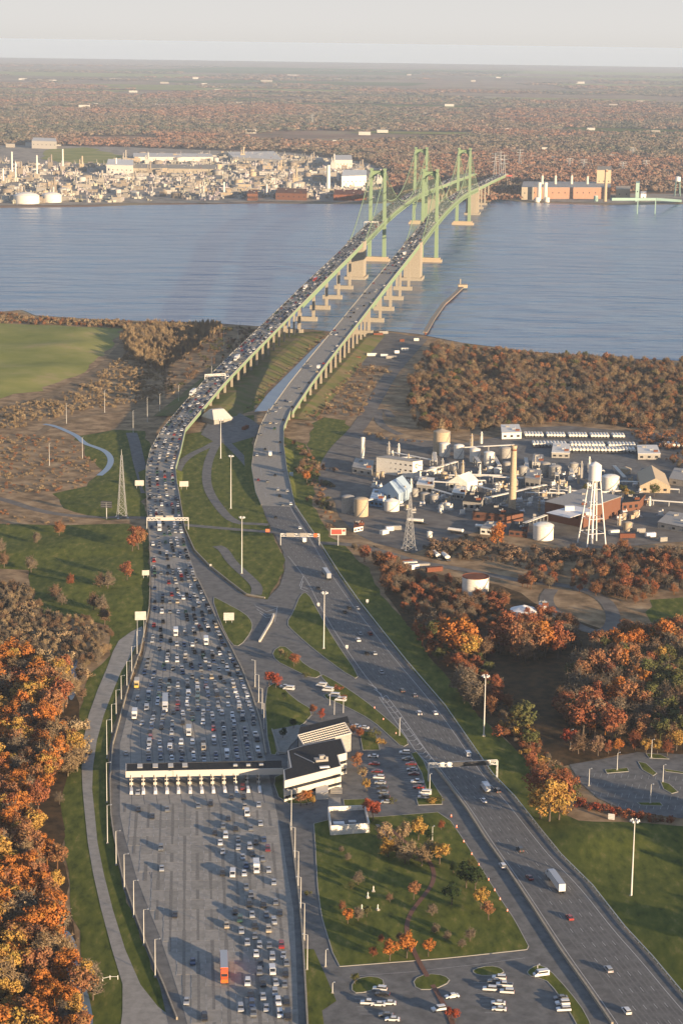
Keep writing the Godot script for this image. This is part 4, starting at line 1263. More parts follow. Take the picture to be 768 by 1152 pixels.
func build_street_furniture() -> void:
	var k := 0
	for p in [[-103.4, -1026.9, 13.2], [-103, -996, 13.8], [-103, -972.6, 13.2], [-103.5, -951.5, 12.4], [-103.6, -929.9, 12.1], [-102.7, -903, 13.9], [-101.1, -869.3, 17.6], [-95, -814.8, 17.4], [-89.7, -769.9, 15.9], [-83.9, -747.8, 13.9], [-78.4, -724.8, 13.9], [-72.4, -699.8, 14], [-66.5, -675.8, 13.4], [-60.3, -650.8, 13.7]]:
		k += 1
		light_pole("pale light pole left of the toll plaza, %s from the far end of the row" % nth(k), p[0], p[1], p[2], Vector3(1.6, 0, 0), "light poles left of the plaza")
	k = 0
	for p in [[-40.9, -976.1, 13.6], [-38.1, -951.8, 13.7], [-35.7, -933, 13], [-34, -911.1, 12.8]]:
		k += 1
		light_pole("pale light pole on the grass right of the queue, %s from the far end" % nth(k), p[0], p[1], p[2], Vector3(-1.6, 0, 0), "light poles right of the queue")
	k = 0
	for p in [[-18.2, -784, 18], [-16, -755.4, 13.4], [-14.1, -728, 14.7], [-12.7, -706.6, 13.4], [-10.9, -682.2, 13.8], [-9.4, -657.8, 13]]:
		k += 1
		light_pole("pale light pole between exit lanes and access road, %s below the toll building" % nth(k), p[0], p[1], p[2], Vector3(-1.6, 0, 0), "light poles below the building")
	k = 0
	for p in [[104, -891.2, 8.8], [106.9, -843.1, 7.6], [121.4, -863.1, 8], [138.7, -880, 8.5], [139.2, -848.8, 7.8], [130.2, -822.8, 8.4]]:
		k += 1
		light_pole("grey light pole in the empty car park at right, %s from its left" % nth(k), p[0], p[1], p[2], Vector3(0.9, 0, 0), "car park light poles")
	k = 0
	for p in [[38.7, -832.2, 8.2], [27.8, -905, 8.5], [-0.7, -640.4, 3.8], [37.7, -777.6, 6], [68.6, -657.6, 3.3], [-3.2, -660.8, 6.2], [-4.2, -949.2, 5.3]]:
		k += 1
		light_pole("short light pole on the islands between ramp and staff car park, %s of its kind" % nth(k), p[0], p[1], p[2], Vector3(0.6, 0, 0), "short light poles")
	k = 0
	for p in [[-160.9, -1696.7, 20.8], [-155.1, -1748.2, 15.3], [-142.5, -1789.5, 16.4], [-123.4, -2138.9, 18.4], [-111.9, -2199.8, 18], [-167.7, -1648, 18.1], [-201, -1740.1, 19], [-225.8, -1683.3, 17], [-194.9, -1539.6, 16.3], [-215.7, -1511.1, 16.7], [-124.2, -1950.1, 17.8]]:
		k += 1
		light_pole("thin grey pole on the marsh left of the bridge approach, %s of its kind" % nth(k), p[0], p[1], p[2], Vector3(0.8, 0, 0), "thin poles on the marsh")
	var names := ["tall lighting mast beside the beige salt shed", "tall lighting mast on the lawn between the approach roads", "tall lighting mast on the grass right of the curved ramp", "tall lighting mast in the triangular lawn of the gore", "tall lighting mast by the trees right of the highway", "tall lighting mast on the large lawn at lower right"]
	k = 0
	for p in [[-91.6, -1547.2, 30], [-74.5, -1374.1, 36.4], [-58.4, -1198, 34.5], [-8.2, -1043.4, 30.4], [66.2, -906.7, 28.8], [109.3, -724.7, 30.1]]:
		high_mast(names[k], p[0], p[1], p[2])
		k += 1
	gantry("sign gantry over the left lanes where the ramp begins", Vector3(-124.9, 0, -1309.3), Vector3(-98.4, 0, -1311), 7.0, [[0.3, 5.0, 3.0, -0.95, "tank_grey", 0.6], [0.55, 5.0, 3.0, -0.95, "tank_grey", 0.6], [0.5, 9.0, 1.6, 0.95, "cream", 0.0]])
	gantry("sign gantry over the right highway beside the red billboard", Vector3(-37.8, 0, -1272), Vector3(-13.6, 0, -1272.3), 6.6, [[0.25, 5.0, 2.6, 0.95, "tank_grey", 0.3], [0.6, 5.0, 2.6, 0.95, "tank_grey", 0.3], [0.9, 2.2, 2.2, 0.95, "orange", 0.2]])
	gantry("sign gantry with small white signs over the highway near the staff car park", Vector3(38.7, 0, -845.8), Vector3(68.3, 0, -851.4), 7.2, [[0.19, 2.0, 2.2, 0.95, "white", 0.2], [0.29, 1.8, 2.2, 0.95, "white", 0.2], [0.61, 16.0, 2.0, 0.95, "dark", 0.2], [0.86, 1.9, 2.2, 0.95, "white", 0.2]])
	gantry("sign gantry on the left bridge approach far above the salt shed", Vector3(-121.7, 13.5, -1819), Vector3(-104.1, 13.5, -1825.6), 7.0, [[0.3, 4.0, 1.8, -0.95, "tank_grey", 0.1], [0.7, 4.0, 1.8, -0.95, "tank_grey", 0.1]])
	gantry("small sign gantry on the left bridge just before its near tower", Vector3(26.2, 55, -2959.1), Vector3(45.6, 55, -2962.4), 7.0, [[0.5, 6.0, 2.4, -0.95, "cream", 0.3]])
	board("road_sign", "blank pale sign board on two legs left of the upper queue", "sign", Vector3(-141.9, 0, -1434.4), 6.2, 3.8, 3.0, M.pale_c, 0.15)
	board("road_sign", "blank pale sign board on two legs on the sunlit verge", "sign", Vector3(-110.6, 0, -1433.5), 6.2, 3.8, 3.0, M.pale_c, 0.15)
	board("road_sign", "small pale sign board left of the widening queue", "sign", Vector3(-113.9, 0, -1184.3), 4.2, 3.0, 2.6, M.pale_c, 0.15)
	board("road_sign", "large pale sign board where the service road leaves the plaza", "sign", Vector3(-104.9, 0, -1061.2), 5.8, 4.6, 10.0, M.pale_c, 0.15)
	board("road_sign", "pale sign board on the small lawn between queue and ramp", "sign", Vector3(-60, 0, -1089.5), 5.6, 4.2, 2.6, M.pale_c, 0.1)
	board("billboard", "billboard with red and white face beside the right highway", "billboard", Vector3(-1.9, 0, -1273), 9.6, 4.4, 7.5, M.cream, 0.1, 1)
	var bb := get_node("billboard") as Node3D
	var m := MB.new()
	m.box(Vector3(-1.0, 9.6, 0.22), Vector3(6.4, 3.2, 0.06))
	m.box(Vector3(3.6, 10.4, 0.22), Vector3(1.6, 1.4, 0.06))
	put(bb, "print", m.mesh(), M.red)
	board("billboard", "dark-backed billboard on one post beside the lattice tower", "billboard", Vector3(-154.2, 0, -1338.3), 7.6, 4.6, 8.2, M.dark, -0.2, 1)
	board("road_sign", "small orange sign at the left edge of the right highway", "sign", Vector3(-47.1, 0, -1304.2), 2.6, 2.4, 1.0, M.orange, 0.0)
	board("road_sign", "square white sign on the lawn below the red hedge", "sign", Vector3(111.6, 0, -803.7), 2.6, 2.4, 0.8, M.white, -0.3)
	board("road_sign", "white sign on the right verge of the highway near the plant", "sign", Vector3(15.2, 0, -1133.9), 1.4, 1.6, 1.8, M.white, 0.0, 1)
	board("road_sign", "small white sign at the tip of the triangular lawn", "sign", Vector3(-12.1, 0, -1126.7), 1.4, 1.6, 1.4, M.white, 0.0, 1)
	board("road_sign", "small white sign at the lower edge of the triangular lawn", "sign", Vector3(3.8, 0, -1043.5), 1.4, 1.6, 1.4, M.white, 0.0, 1)
	board("road_sign", "small yellow sign on the sunlit verge beside the ramp", "sign", Vector3(-77.7, 0, -1211.9), 1.2, 1.4, 1.6, M.cream, 0.0, 1)
	board("road_sign", "blue square sign right of the highway below the bridge ramp", "sign", Vector3(-36.7, 0, -1481.7), 2.8, 3.0, 1.6, M.roof_blue, 0.1)
	lattice_tower("tall lattice radio tower on the marsh left of the queue", Vector3(-144.6, 0, -1344.2), 42.4, 6.4)
	lattice_tower("tall lattice tower at the near edge of the chemical works", Vector3(42.5, 0, -1266.3), 34.6, 7.0)
	# orange barrels along the ramp beside the memorial park
	k = 0
	for p in [[46.4, -804.1], [48, -792.3], [50, -776.2], [52.4, -763.3], [54.5, -752.6], [57.3, -737.9], [58.9, -727.9], [60.3, -719.7], [62.2, -709.3], [16.9, -944.8], [20.8, -927.7], [26.2, -907.4], [24.6, -730.8, "x"]]:
		if p.size() > 2:
			continue
		k += 1
		var t := thing("traffic_barrel", "orange and white traffic barrel along the ramp edge, %s of the row" % nth(k), "traffic barrel", Vector3(p[0], ROAD, p[1]), 0.0, "traffic barrels along the ramp")
		m = MB.new()
		m.lathe(Vector3.ZERO, [Vector2(0.42, 0), Vector2(0.42, 0.12), Vector2(0.32, 0.14), Vector2(0.24, 1.05), Vector2(0.01, 1.07)], 10)
		put(t, "barrel", m.mesh(), M.orange)
		m = MB.new()
		m.lathe(Vector3.ZERO, [Vector2(0.31, 0.42), Vector2(0.295, 0.58)], 10)
		m.lathe(Vector3.ZERO, [Vector2(0.275, 0.74), Vector2(0.26, 0.9)], 10)
		put(t, "reflective_band", m.mesh(), M.white)
	# pale standing stones of the memorial
	k = 0
	for p in [[13.8, -725.4, 3.2], [11.7, -719.6, 2.5], [15.2, -708.4, 3.5], [9.4, -708.2, 2.4]]:
		k += 1
		var t := thing("memorial_statue", "pale memorial statue on the park lawn, %s from the left" % nth([3, 2, 4, 1][k - 1]), "statue", Vector3(p[0], 0.95, p[1]), 0.2 * k, "memorial statues on the lawn")
		m = MB.new()
		m.base(Vector3.ZERO, Vector3(1.1, 0.6, 1.1))
		put(t, "plinth", m.mesh(), M.kerb)
		m = MB.new()
		m.lathe(Vector3(0, 0.6, 0), [Vector2(0.27, 0), Vector2(0.22, 0.5), Vector2(0.19, 0.8), Vector2(0.30, 1.15), Vector2(0.25, 1.35), Vector2(0.10, 1.45), Vector2(0.15, 1.6), Vector2(0.12, 1.75), Vector2(0.01, 1.8)], 10)
		put(t, "figure", m.mesh(), M.tank_white)
	var fe := thing("timber_fence", "low rail fence across the grass left of the service road", "fence")
	var fp := poly([-79.4, -643.2, -77.5, -647.3, -75.2, -648.7, -72.6, -648.8])
	for i in 4:
		m = MB.new()
		m.base(Vector3(fp[i].x, 0.66, fp[i].y), Vector3(0.22, 1.5, 0.22))
		put(fe, "post", m.mesh(), M.white)
		if i < 3:
			m = MB.new()
			m.bar(Vector3(fp[i].x, 1.7, fp[i].y), Vector3(fp[i + 1].x, 1.7, fp[i + 1].y), 0.12)
			put(fe, "rail", m.mesh(), M.pole)
	# flag poles by the building
	k = 0
	for p in [[-2, -934.5, 7], [2.2, -937.4, 7.4]]:
		k += 1
		var t := thing("flag_pole", "slim white pole behind the toll building, %s from the left" % nth(k), "pole", Vector3(p[0], 0.8, p[1]))
		m = MB.new()
		m.tube(Vector3.ZERO, Vector3(0, p[2], 0), 0.12, 0.07, 8)
		put(t, "pole", m.mesh(), M.white)
		m = MB.new()
		m.lathe(Vector3(0, p[2], 0), [Vector2(0.01, -0.15), Vector2(0.16, 0), Vector2(0.01, 0.15)], 8)
		put(t, "finial", m.mesh(), M.white)


# ---------------------------------------------------------------- chemical works on the near bank
func tank(label: String, a: Array, mat: Material, roof: Material, style := "dome") -> Node3D:
	# a: x, z, radius, height
	var t := thing("storage_tank", label, "tank", Vector3(a[0], 0.7, a[1]))
	var r: float = a[2]
	var h: float = a[3]
	var m := MB.new()
	m.lathe(Vector3.ZERO, [Vector2(r, 0), Vector2(r, h)], 28)
	for k in 3:
		m.lathe(Vector3.ZERO, [Vector2(r, h * (0.3 * k + 0.2)), Vector2(r + 0.08, h * (0.3 * k + 0.2)), Vector2(r + 0.08, h * (0.3 * k + 0.2) + 0.18), Vector2(r, h * (0.3 * k + 0.2) + 0.18)], 28)
	put(t, "shell", m.mesh(), mat)
	m = MB.new()
	if style == "dome":
		m.lathe(Vector3.ZERO, [Vector2(r + 0.1, h - 0.15), Vector2(r + 0.1, h), Vector2(r * 0.75, h + r * 0.14), Vector2(r * 0.4, h + r * 0.22), Vector2(0.01, h + r * 0.25)], 28)
	elif style == "cone":
		m.lathe(Vector3.ZERO, [Vector2(r + 0.15, h - 0.15), Vector2(r + 0.15, h), Vector2(0.01, h + r * 0.35)], 28)
	else:
		m.lathe(Vector3.ZERO, [Vector2(r + 0.05, h - 0.4), Vector2(r + 0.05, h), Vector2(r - 0.15, h), Vector2(r - 0.15, h - 0.3), Vector2(0.01, h - 0.1)], 28)
	put(t, "roof", m.mesh(), roof)
	m = MB.new()
	var steps := 10
	for k in steps:
		var p0 := -1.9 + 1.6 * k / steps
		var p1 := -1.9 + 1.6 * (k + 1) / steps
		m.bar(Vector3(cos(p0), 0, -sin(p0)) * (r + 0.35) + Vector3.UP * h * k / steps, Vector3(cos(p1), 0, -sin(p1)) * (r + 0.35) + Vector3.UP * h * (k + 1) / steps, 0.35)
	put(t, "stair", m.mesh(), M.grey)
	return t

func block(called: String, label: String, p: PackedVector2Array, h: float, wall: Material, roof: Material, windows := 0, gable := false) -> Node3D:
	var t := thing(called, label, "building")
	var m := MB.new()
	m.prism(p, 0.7, h)
	put(t, "wall", m.mesh(), wall)
	m = MB.new()
	if gable and p.size() == 4:
		var q := []
		for v in p:
			q.append(Vector3(v.x, h, v.y))
		# ridge along the longer pair of sides
		if p[0].distance_to(p[1]) < p[1].distance_to(p[2]):
			q.append(q.pop_front())
		var w: float = (q[1] as Vector3).distance_to(q[2])
		var r0: Vector3 = ((q[0] as Vector3) + (q[3] as Vector3)) * 0.5 + Vector3.UP * w * 0.28
		var r1: Vector3 = ((q[1] as Vector3) + (q[2] as Vector3)) * 0.5 + Vector3.UP * w * 0.28
		for f in [[q[0], q[1], r1, r0], [q[2], q[3], r0, r1]]:
			var n: Vector3 = (f[1] - f[0]).cross(f[2] - f[0])
			if n.y > 0.0:
				m.quad(f[0], f[1], f[2], f[3])
			else:
				m.quad(f[3], f[2], f[1], f[0])
		m.tri(q[0], r0, q[3])
		m.tri(q[1], q[2], r1)
	else:
		var c := Geometry2D.offset_polygon(p, 0.25)
		m.prism(c[0], h, h + 0.35)
	put(t, "roof", m.mesh(), roof)
	if not gable and windows > 0 and h < 16.0:
		var mid := Vector2.ZERO
		for v in p:
			mid += v / p.size()
		for i in 3:
			var c := mid.lerp(p[(i * 2 + 1) % p.size()], 0.2 + 0.2 * i)
			m = MB.new()
			m.base(Vector3(c.x, h + 0.3, c.y), Vector3(1.6 + 0.7 * i, 0.9 + 0.3 * i, 1.4))
			m.tube(Vector3(c.x + 1.6, h + 0.3, c.y), Vector3(c.x + 1.6, h + 2.0, c.y), 0.3, 0.3, 6)
			m.bar(Vector3(c.x, h + 0.6, c.y), Vector3(c.x + 1.6, h + 0.6, c.y), 0.3)
			put(t, "roof_vent", m.mesh(), [M.steel, M.tank_grey, M.rust][i])
	for i in windows:
		# openings along the first wall
		var a := p[0].lerp(p[1], (i + 0.5) / windows)
		var d := (p[1] - p[0]).normalized()
		m = MB.new()
		m.box(Vector3(a.x, h * 0.55, a.y), Vector3(minf(2.2, p[0].distance_to(p[1]) / windows * 0.6), minf(h * 0.3, 2.4), 0.3), Basis(Vector3(d.x, 0, d.y), Vector3.UP, Vector3(-d.y, 0, d.x)))
		put(t, "window", m.mesh(), M.glass)
	return t

func pipe_rack(label: String, a: Vector3, b: Vector3) -> void:
	var t := thing("pipe_rack", label, "pipe rack")
	var m := MB.new()
	var side := (b - a).cross(Vector3.UP).normalized()
	for k in 4:
		m.tube(a + side * (k * 0.7), b + side * (k * 0.7), 0.28, 0.28, 6)
	put(t, "pipes", m.mesh(), M.tank_white)
	var n := maxi(2, int(a.distance_to(b) / 9.0))
	for i in n + 1:
		var p := a.lerp(b, float(i) / n)
		m = MB.new()
		for e in [-0.4, 2.5]:
			m.bar(Vector3(p.x, 0.7, p.z) + side * e, p + side * e, 0.35)
		m.bar(p + side * -0.5 + Vector3.DOWN * 0.4, p + side * 2.6 + Vector3.DOWN * 0.4, 0.3)
		put(t, "trestle", m.mesh(), M.grey)

func tank_trailer(label: String, x: float, z: float, turn: float, r: float, len: float, group: String) -> void:
	var t := thing("tank_trailer", label, "tank trailer", Vector3(x, 0.75, z), turn, group)
	if not M.has("trailer_mesh"):
		var m := MB.new()
		m.tube(Vector3(0, 2.3, -0.5), Vector3(0, 2.3, 0.5), 1.0, 1.0, 14)
		M.trailer_mesh = m.mesh(M.tank_white)
		m = MB.new()
		for q in [0.25, 0.36]:
			m.tube(Vector3(-1.2, 0.5, q), Vector3(1.2, 0.5, q), 0.5, 0.5, 8)
		m.box(Vector3(0, 1.1, 0), Vector3(0.9, 0.3, 0.9))
		m.base(Vector3(0, 0, -0.3), Vector3(0.9, 1.2, 0.03))
		M.trailer_frame = m.mesh(M.dark)
	var o := put(t, "vessel", M.trailer_mesh)
	o.scale = Vector3(r, 1.0, len)
	put(t, "running_gear", M.trailer_frame).scale = Vector3(1, 1, len)

func build_works() -> void:
	var k := 0
	var spec: Array = [[76.3, -1583.7, 6.5, 16.7, ], [78.2, -1570.8, 4.1, 9.7, ], [88.6, -1562.7, 3.9, 10, ], [100, -1549.9, 4, 9.9, ], [110, -1538.7, 4, 9.5, ], [123.1, -1553.6, 4.4, 10.3, ], [109, -1510.4, 2.3, 4, ], [114.3, -1508.2, 2.9, 3.7, ], [66.5, -1498.3, 2.9, 5.3, ], [73.8, -1485.4, 2.3, 4.6, ], [4.2, -1368.7, 4.2, 11, ], [13.1, -1359.1, 4.7, 11.5, ], [33.8, -1377, 5.1, 6.7, ], [128.9, -1299.5, 6.5, 9.3, ], [191, -1457.5, 6.3, 9, ], [209.2, -1512.7, 3.9, 4, ], [186.4, -1326.7, 2.9, 5.3, ], [187.9, -1359.4, 1.8, 4.3, ], [196.3, -1363, 2.2, 4.9, ], [154.9, -1493.4, 4.5, 8.6, ], [148.6, -1501.6, 3.6, 9.3, ], [171, -1515.8, 3.3, 6.7, ], [15.3, -1553.2, 1.5, 16.8, ], [39.3, -1498, 1.3, 9.9, ], [56.4, -1300, 1.7, 3.5, ], [121.7, -1515.3, 3, 6.7, ], [132.5, -1503.3, 3.3, 6, ], [57.3, -1512.9, 2, 4.7, ], [82.7, -1508.2, 2, 4.7, ], [25.3, -1478.2, 1.6, 5.2, ], [29.3, -1481.3, 1.3, 5.3, ], [50.6, -1423.4, 2.5, 5.1, ], [57.4, -1407.1, 3.1, 5.6, ], [63.3, -1401.5, 2.7, 5.6, ], [71.6, -1381.9, 2.1, 4.3, ]]
	var look := ["tan:tall cream storage tank behind the row of white tanks", "w:white tank standing in front of the tall cream tank", "w:white storage tank, leftmost of the row right of the tall tank", "w:white storage tank, second of the row right of the tall tank", "w:white storage tank, third of the row right of the tall tank", "g:grey storage tank left of the tall chimney top", "w:squat white tank below the third white tank", "w:low broad white tank below the grey tank row", "w:small white tank right of the building with the red mark", "tan:small tan tank right of the building with the red mark", "g:grey storage tank near the red billboard", "tan:broad tan tank beside the grey tank near the billboard", "w:blue-white tank in front of the pale gabled shed", "w:large stained cream tank below the brick building", "w:broad white tank right of the water tower", "tan:low tan tank above the broad white tank", "tan:tan tank below the small brick building", "tan:slim tan tank left of the small brick building", "tan:slim tan tank at the corner of the small brick building", "g:large grey tank between chimney and water tower", "g:grey tank left of the large grey tank", "g:tan-grey tank behind the water tower", "w:tall slim white column at the left end of the works", "w:slim white silo against the white works building", "w:white round drum near the lattice tower", "g:grey tank left of the chimney", "g:grey tank right of the chimney", "w:small white tank at the gable with the red mark", "g:small grey tank in the middle of the works", "tan:small tan tank left of the white works building", "tan:narrow tan tank left of the white works building", "g:grey tank below the building with the red mark", "g:dark grey tank in the middle of the works yard", "g:dark grey tank right of its twin in the works yard", "w:small white tank in the middle of the works yard"]
	for a in spec:
		var e: PackedStringArray = look[k].split(":")
		var mt: Material = {"w": M.tank_white, "tan": M.tank_tan, "g": M.tank_grey}[e[0]]
		tank(e[1], a, mt, mt, "dome" if k % 3 else "cone")
		k += 1
	for a in [[76.8, -1152.5, 7.6, 12.5, ]]:
		tank("weathered white tank with rust-red roof among the trees", a, M.tank_white, M.rust, "flat")
	for a in [[100.5, -1103.6, 7.5, 6.5, ]]:
		tank("white tank with shallow cone roof half hidden by orange trees", a, M.tank_white, M.white, "cone")
	# the building with the red mark
	var wb := block("works_building", "long white works building with red mark on its gable", poly([25, -1502.2, 51.1, -1486.3, 58.3, -1491.6, 33.6, -1507.6]), 12.5, M.tank_white, M.tank_grey)
	var g0: Vector3 = Vector3(51.3, 0, -1486.4)
	var g1: Vector3 = Vector3(58.1, 0, -1491.6)
	var gd := (g1 - g0).normalized()
	var gn := Vector3(-gd.z, 0, gd.x)
	var mark := MB.new()
	for i in 12:
		var t0 := 0.6 + 4.6 * i / 12.0
		var t1 := 0.6 + 4.6 * (i + 1) / 12.0
		var c := g0.lerp(g1, 0.42) + Vector3.UP * 9.0 + gn * 0.12
		mark.bar(c + gd * cos(t0) * 1.3 + Vector3.UP * sin(t0) * 1.5, c + gd * cos(t1) * 1.3 + Vector3.UP * sin(t1) * 1.5, 0.5)
	mark.bar(g0.lerp(g1, 0.55) + Vector3.UP * 9.0 + gn * 0.12, g0.lerp(g1, 0.9) + Vector3.UP * 9.2 + gn * 0.12, 0.5)
	put(wb, "red_mark", mark.mesh(), M.red)
	for i in 7:
		var a: Vector3 = (Vector3(27, 0, -1501.6)).lerp(Vector3(49.4, 0, -1487.8), i / 6.0)
		for y in [5.0, 9.0]:
			var m := MB.new()
			m.base(a + Vector3(-0.1, y, 0.15), Vector3(3.2, 1.0, 0.5), -0.6)
			put(wb, "window", m.mesh(), M.glass)
	for a in [["grey low works building at the left end of the yard", [7.4, -1500.9, 21.6, -1489, 23.4, -1525.1, 10.1, -1534.2], 5.0, "tank_grey", "tank_grey", false], ["pale blue gabled shed with striped roof", [26.3, -1413.5, 38.8, -1394.4, 48.6, -1417.9, 35.5, -1437.6], 8.0, "roof_blue", "roof_blue", true], ["white works building with grey side in the middle of the yard", [75.1, -1443.3, 88, -1438.2, 96.3, -1450.7, 84.3, -1462.1], 7.5, "tank_white", "tank_white", true], ["blue-grey low shed left of the blue-white tank", [19.3, -1390.3, 27.7, -1385.2, 29.5, -1419.5, 22.2, -1424.8], 5.0, "blue_metal", "roof_blue", false], ["brick boiler house at the foot of the tall chimney", [86.8, -1351.1, 108.5, -1342, 120.3, -1350.6, 100.8, -1376.2], 6.5, "brick", "black_roof", false], ["grey block left of the boiler house", [81.8, -1380.5, 93.6, -1375.8, 98.6, -1406.8, 87.2, -1411.8], 7.0, "tank_grey", "black_roof", false], ["large red brick building with pale roof behind the water tower", [134.8, -1354.2, 158.1, -1332.2, 187.5, -1373.7, 164.9, -1397.1], 13.0, "brick", "tank_grey", false], ["small red brick building right of the water tower", [189.8, -1382, 202.1, -1388.4, 209.5, -1411.4, 194.9, -1407.5], 7.0, "brick", "black_roof", false], ["beige gabled house at the right end of the works", [210.6, -1446.5, 231.8, -1445, 234.8, -1491.3, 215.4, -1496.3], 5.5, "tank_tan", "tank_tan", true], ["low grey-roofed shed at the right edge below the works", [207.2, -1335.3, 225.5, -1318.7, 239.1, -1355.6, 219.6, -1367.7], 4.5, "tank_grey", "tank_grey", false], ["grey flat shed in the trailer yard", [159.9, -1569.3, 173.5, -1568.5, 177.4, -1606.4, 165.1, -1609.1], 4.5, "tank_grey", "tank_white", false], ["grey double shed right of the trailer rows", [225.6, -1567.1, 242.8, -1568.4, 245.2, -1604.2, 229.8, -1603], 5.0, "tank_grey", "tank_white", false], ["long white shed at the left of the trailer yard", [127.2, -1643.8, 143.1, -1647, 143.9, -1684.4, 129.1, -1681.2], 5.5, "tank_white", "tank_white", false], ["dark shed at the right edge above the beige house", [235.7, -1475.7, 257.3, -1458.7, 267.9, -1503.2, 245.5, -1514.6], 5.0, "tank_grey", "tank_grey", false], ["grey block with pale top below the building with the red mark", [52.2, -1432.8, 63.2, -1427.6, 65.5, -1454.7, 55.6, -1460.1], 7.0, "tank_grey", "tank_white", false], ["small white shed among the trees by the gravel loop", [110.6, -1122.1, 114.6, -1122.3, 115.6, -1133.6, 111.6, -1133.4], 3.6, "white", "white", false], ["dark low building under the boiler house", [89.5, -1310.2, 100.7, -1306, 105.6, -1326.4, 95.5, -1330.8], 4.5, "tank_white", "tank_grey", false], ["low dark building left of the stained tank", [107.6, -1306.4, 118.7, -1302.1, 121.9, -1327.4, 111.8, -1331.9], 4.5, "brick", "black_roof", false], ["small white cabin by the red billboard", [8.2, -1310.2, 14, -1315.5, 14.1, -1330.8, 8.8, -1327.9], 3.6, "white", "rust", false], ["grey process block right of the chimney", [129.7, -1450, 139.3, -1444.7, 143.6, -1478.6, 134.5, -1484.3], 9.0, "tank_grey", "tank_grey", false], ["white process block left of the large grey tank", [140.8, -1520.2, 148.4, -1517.5, 151.2, -1547.9, 144.7, -1550.8], 7.0, "tank_white", "tank_grey", false], ["low grey shed between the white tanks and the pipe rack", [76.4, -1416.8, 84.7, -1411.6, 87.3, -1435.1, 80, -1440.6], 5.0, "tank_grey", "tank_white", false]]:
		block("works_building", a[0], poly(a[1]), a[2], M[a[3]], M[a[4]], 3, a[5])
	var m := MB.new()
	m.prism(poly([132.2, -1318.7, 145.7, -1304, 164.4, -1328.7, 152.4, -1341.3]), 13.4, 13.7)
	m.base(Vector3(148, 13.7, -1326.3), Vector3(6, 3, 4))
	m.base(Vector3(159.3, 13.7, -1313.9), Vector3(4, 2, 3))
	put(get_node("works_building_006"), "roof_patch", m.mesh(), M.white)
	# chimney
	var ch := thing("chimney", "tall tan brick chimney above the boiler house", "chimney", Vector3(115.4, 0, -1382.7))
	m = MB.new()
	var hh: float = 45.4
	m.lathe(Vector3.ZERO, [Vector2(2.7, 0), Vector2(1.9, hh - 2.0), Vector2(2.1, hh - 1.6), Vector2(2.1, hh), Vector2(1.6, hh), Vector2(1.5, hh - 1.0)], 20)
	put(ch, "shaft", m.mesh(), M.tank_tan)
	m = MB.new()
	m.lathe(Vector3(0, hh - 3.5, 0), [Vector2(2.0, 0), Vector2(2.0, 1.0)], 20)
	put(ch, "band", m.mesh(), M.rust)
	# water tower
	var wt: Vector3 = Vector3(158.6, 0, -1287.6)
	var th: float = 53.7
	var w := thing("water_tower", "white water tower on four slender legs in front of the brick building", "water tower", wt, 0.35)
	m = MB.new()
	var r := 4.0
	m.lathe(Vector3(0.8, th - 12.0, -1.0), [Vector2(0.5, -1.8), Vector2(2.0, -1.2), Vector2(r, 0.2), Vector2(r, 9.4), Vector2(r + 0.15, 9.5), Vector2(1.8, 11.2), Vector2(0.02, 12.0)], 24)
	put(w, "tank", m.mesh(), M.white)
	for i in 4:
		var c := Vector3([-1, 1, 1, -1][i], 0, [-1, -1, 1, 1][i])
		m = MB.new()
		m.tube(c * 6.6, c * 2.6 + Vector3(0.8, th - 11.6, -1.0), 0.5, 0.4, 8)
		put(w, "leg", m.mesh(), M.white)
		var c2 := Vector3([-1, 1, 1, -1][(i + 1) % 4], 0, [-1, -1, 1, 1][(i + 1) % 4])
		m = MB.new()
		for e in [0.2, 0.42, 0.64, 0.86]:
			var f: float = lerpf(6.6, 2.6, e)
			var sh: Vector3 = Vector3(0.8, th - 11.6, -1.0) * e
			m.tube(c * f + sh, c2 * f + sh, 0.2, 0.2, 6)
		put(w, "brace", m.mesh(), M.white)
	m = MB.new()
	m.tube(Vector3.ZERO, Vector3(0.8, th - 13.0, -1.0), 0.75, 0.75, 10)
	put(w, "riser", m.mesh(), M.white)
	m = MB.new()
	for i in 16:
		var d0 := Vector3(cos(TAU * i / 16), 0, sin(TAU * i / 16)) * 4.1
		var d1 := Vector3(cos(TAU * (i + 1) / 16), 0, sin(TAU * (i + 1) / 16)) * 4.1
		var o := Vector3(0.8, th - 11.8, -1.0)
		m.bar(o + d0, o + d1, 0.4, 0.15)
		m.bar(o + d0 + Vector3.UP, o + d1 + Vector3.UP, 0.12)
	put(w, "walkway", m.mesh(), M.white)
	# racks of pipes
	for a in [["long pale pipe rack running right of the chimney", Vector3(97.7, 6, -1396.5), Vector3(142.8, 6, -1443.9)], ["pipe rack below the row of white tanks", Vector3(77.3, 5, -1478.3), Vector3(116.2, 5, -1474.7)], ["pipe rack from the red-marked building to the tanks", Vector3(58.9, 6, -1484.9), Vector3(84, 6, -1523.1)], ["pipe rack in front of the boiler house", Vector3(118.2, 5, -1326.1), Vector3(134.3, 5, -1350.8)], ["pipe rack behind the white tanks", Vector3(92, 7, -1574.5), Vector3(131.8, 9, -1578)], ["pipe rack along the road left of the tall tank", Vector3(37.3, 5, -1562.8), Vector3(67.3, 5, -1533.7)], ["pale pipe rack right of the small brick building", Vector3(194.1, 4, -1412.2), Vector3(235.3, 4, -1400.6)], ["low pipe rack in the lower works yard", Vector3(24.1, 6, -1388.7), Vector3(8.3, 6, -1373.5)], ["pipe rack in the middle of the works yard", Vector3(58.5, 5, -1436.7), Vector3(77.2, 5, -1411.3)], ["pipe rack right of the white works building", Vector3(95, 5, -1442.2), Vector3(108.9, 5, -1425.2)]]:
		pipe_rack(a[0], a[1], a[2])
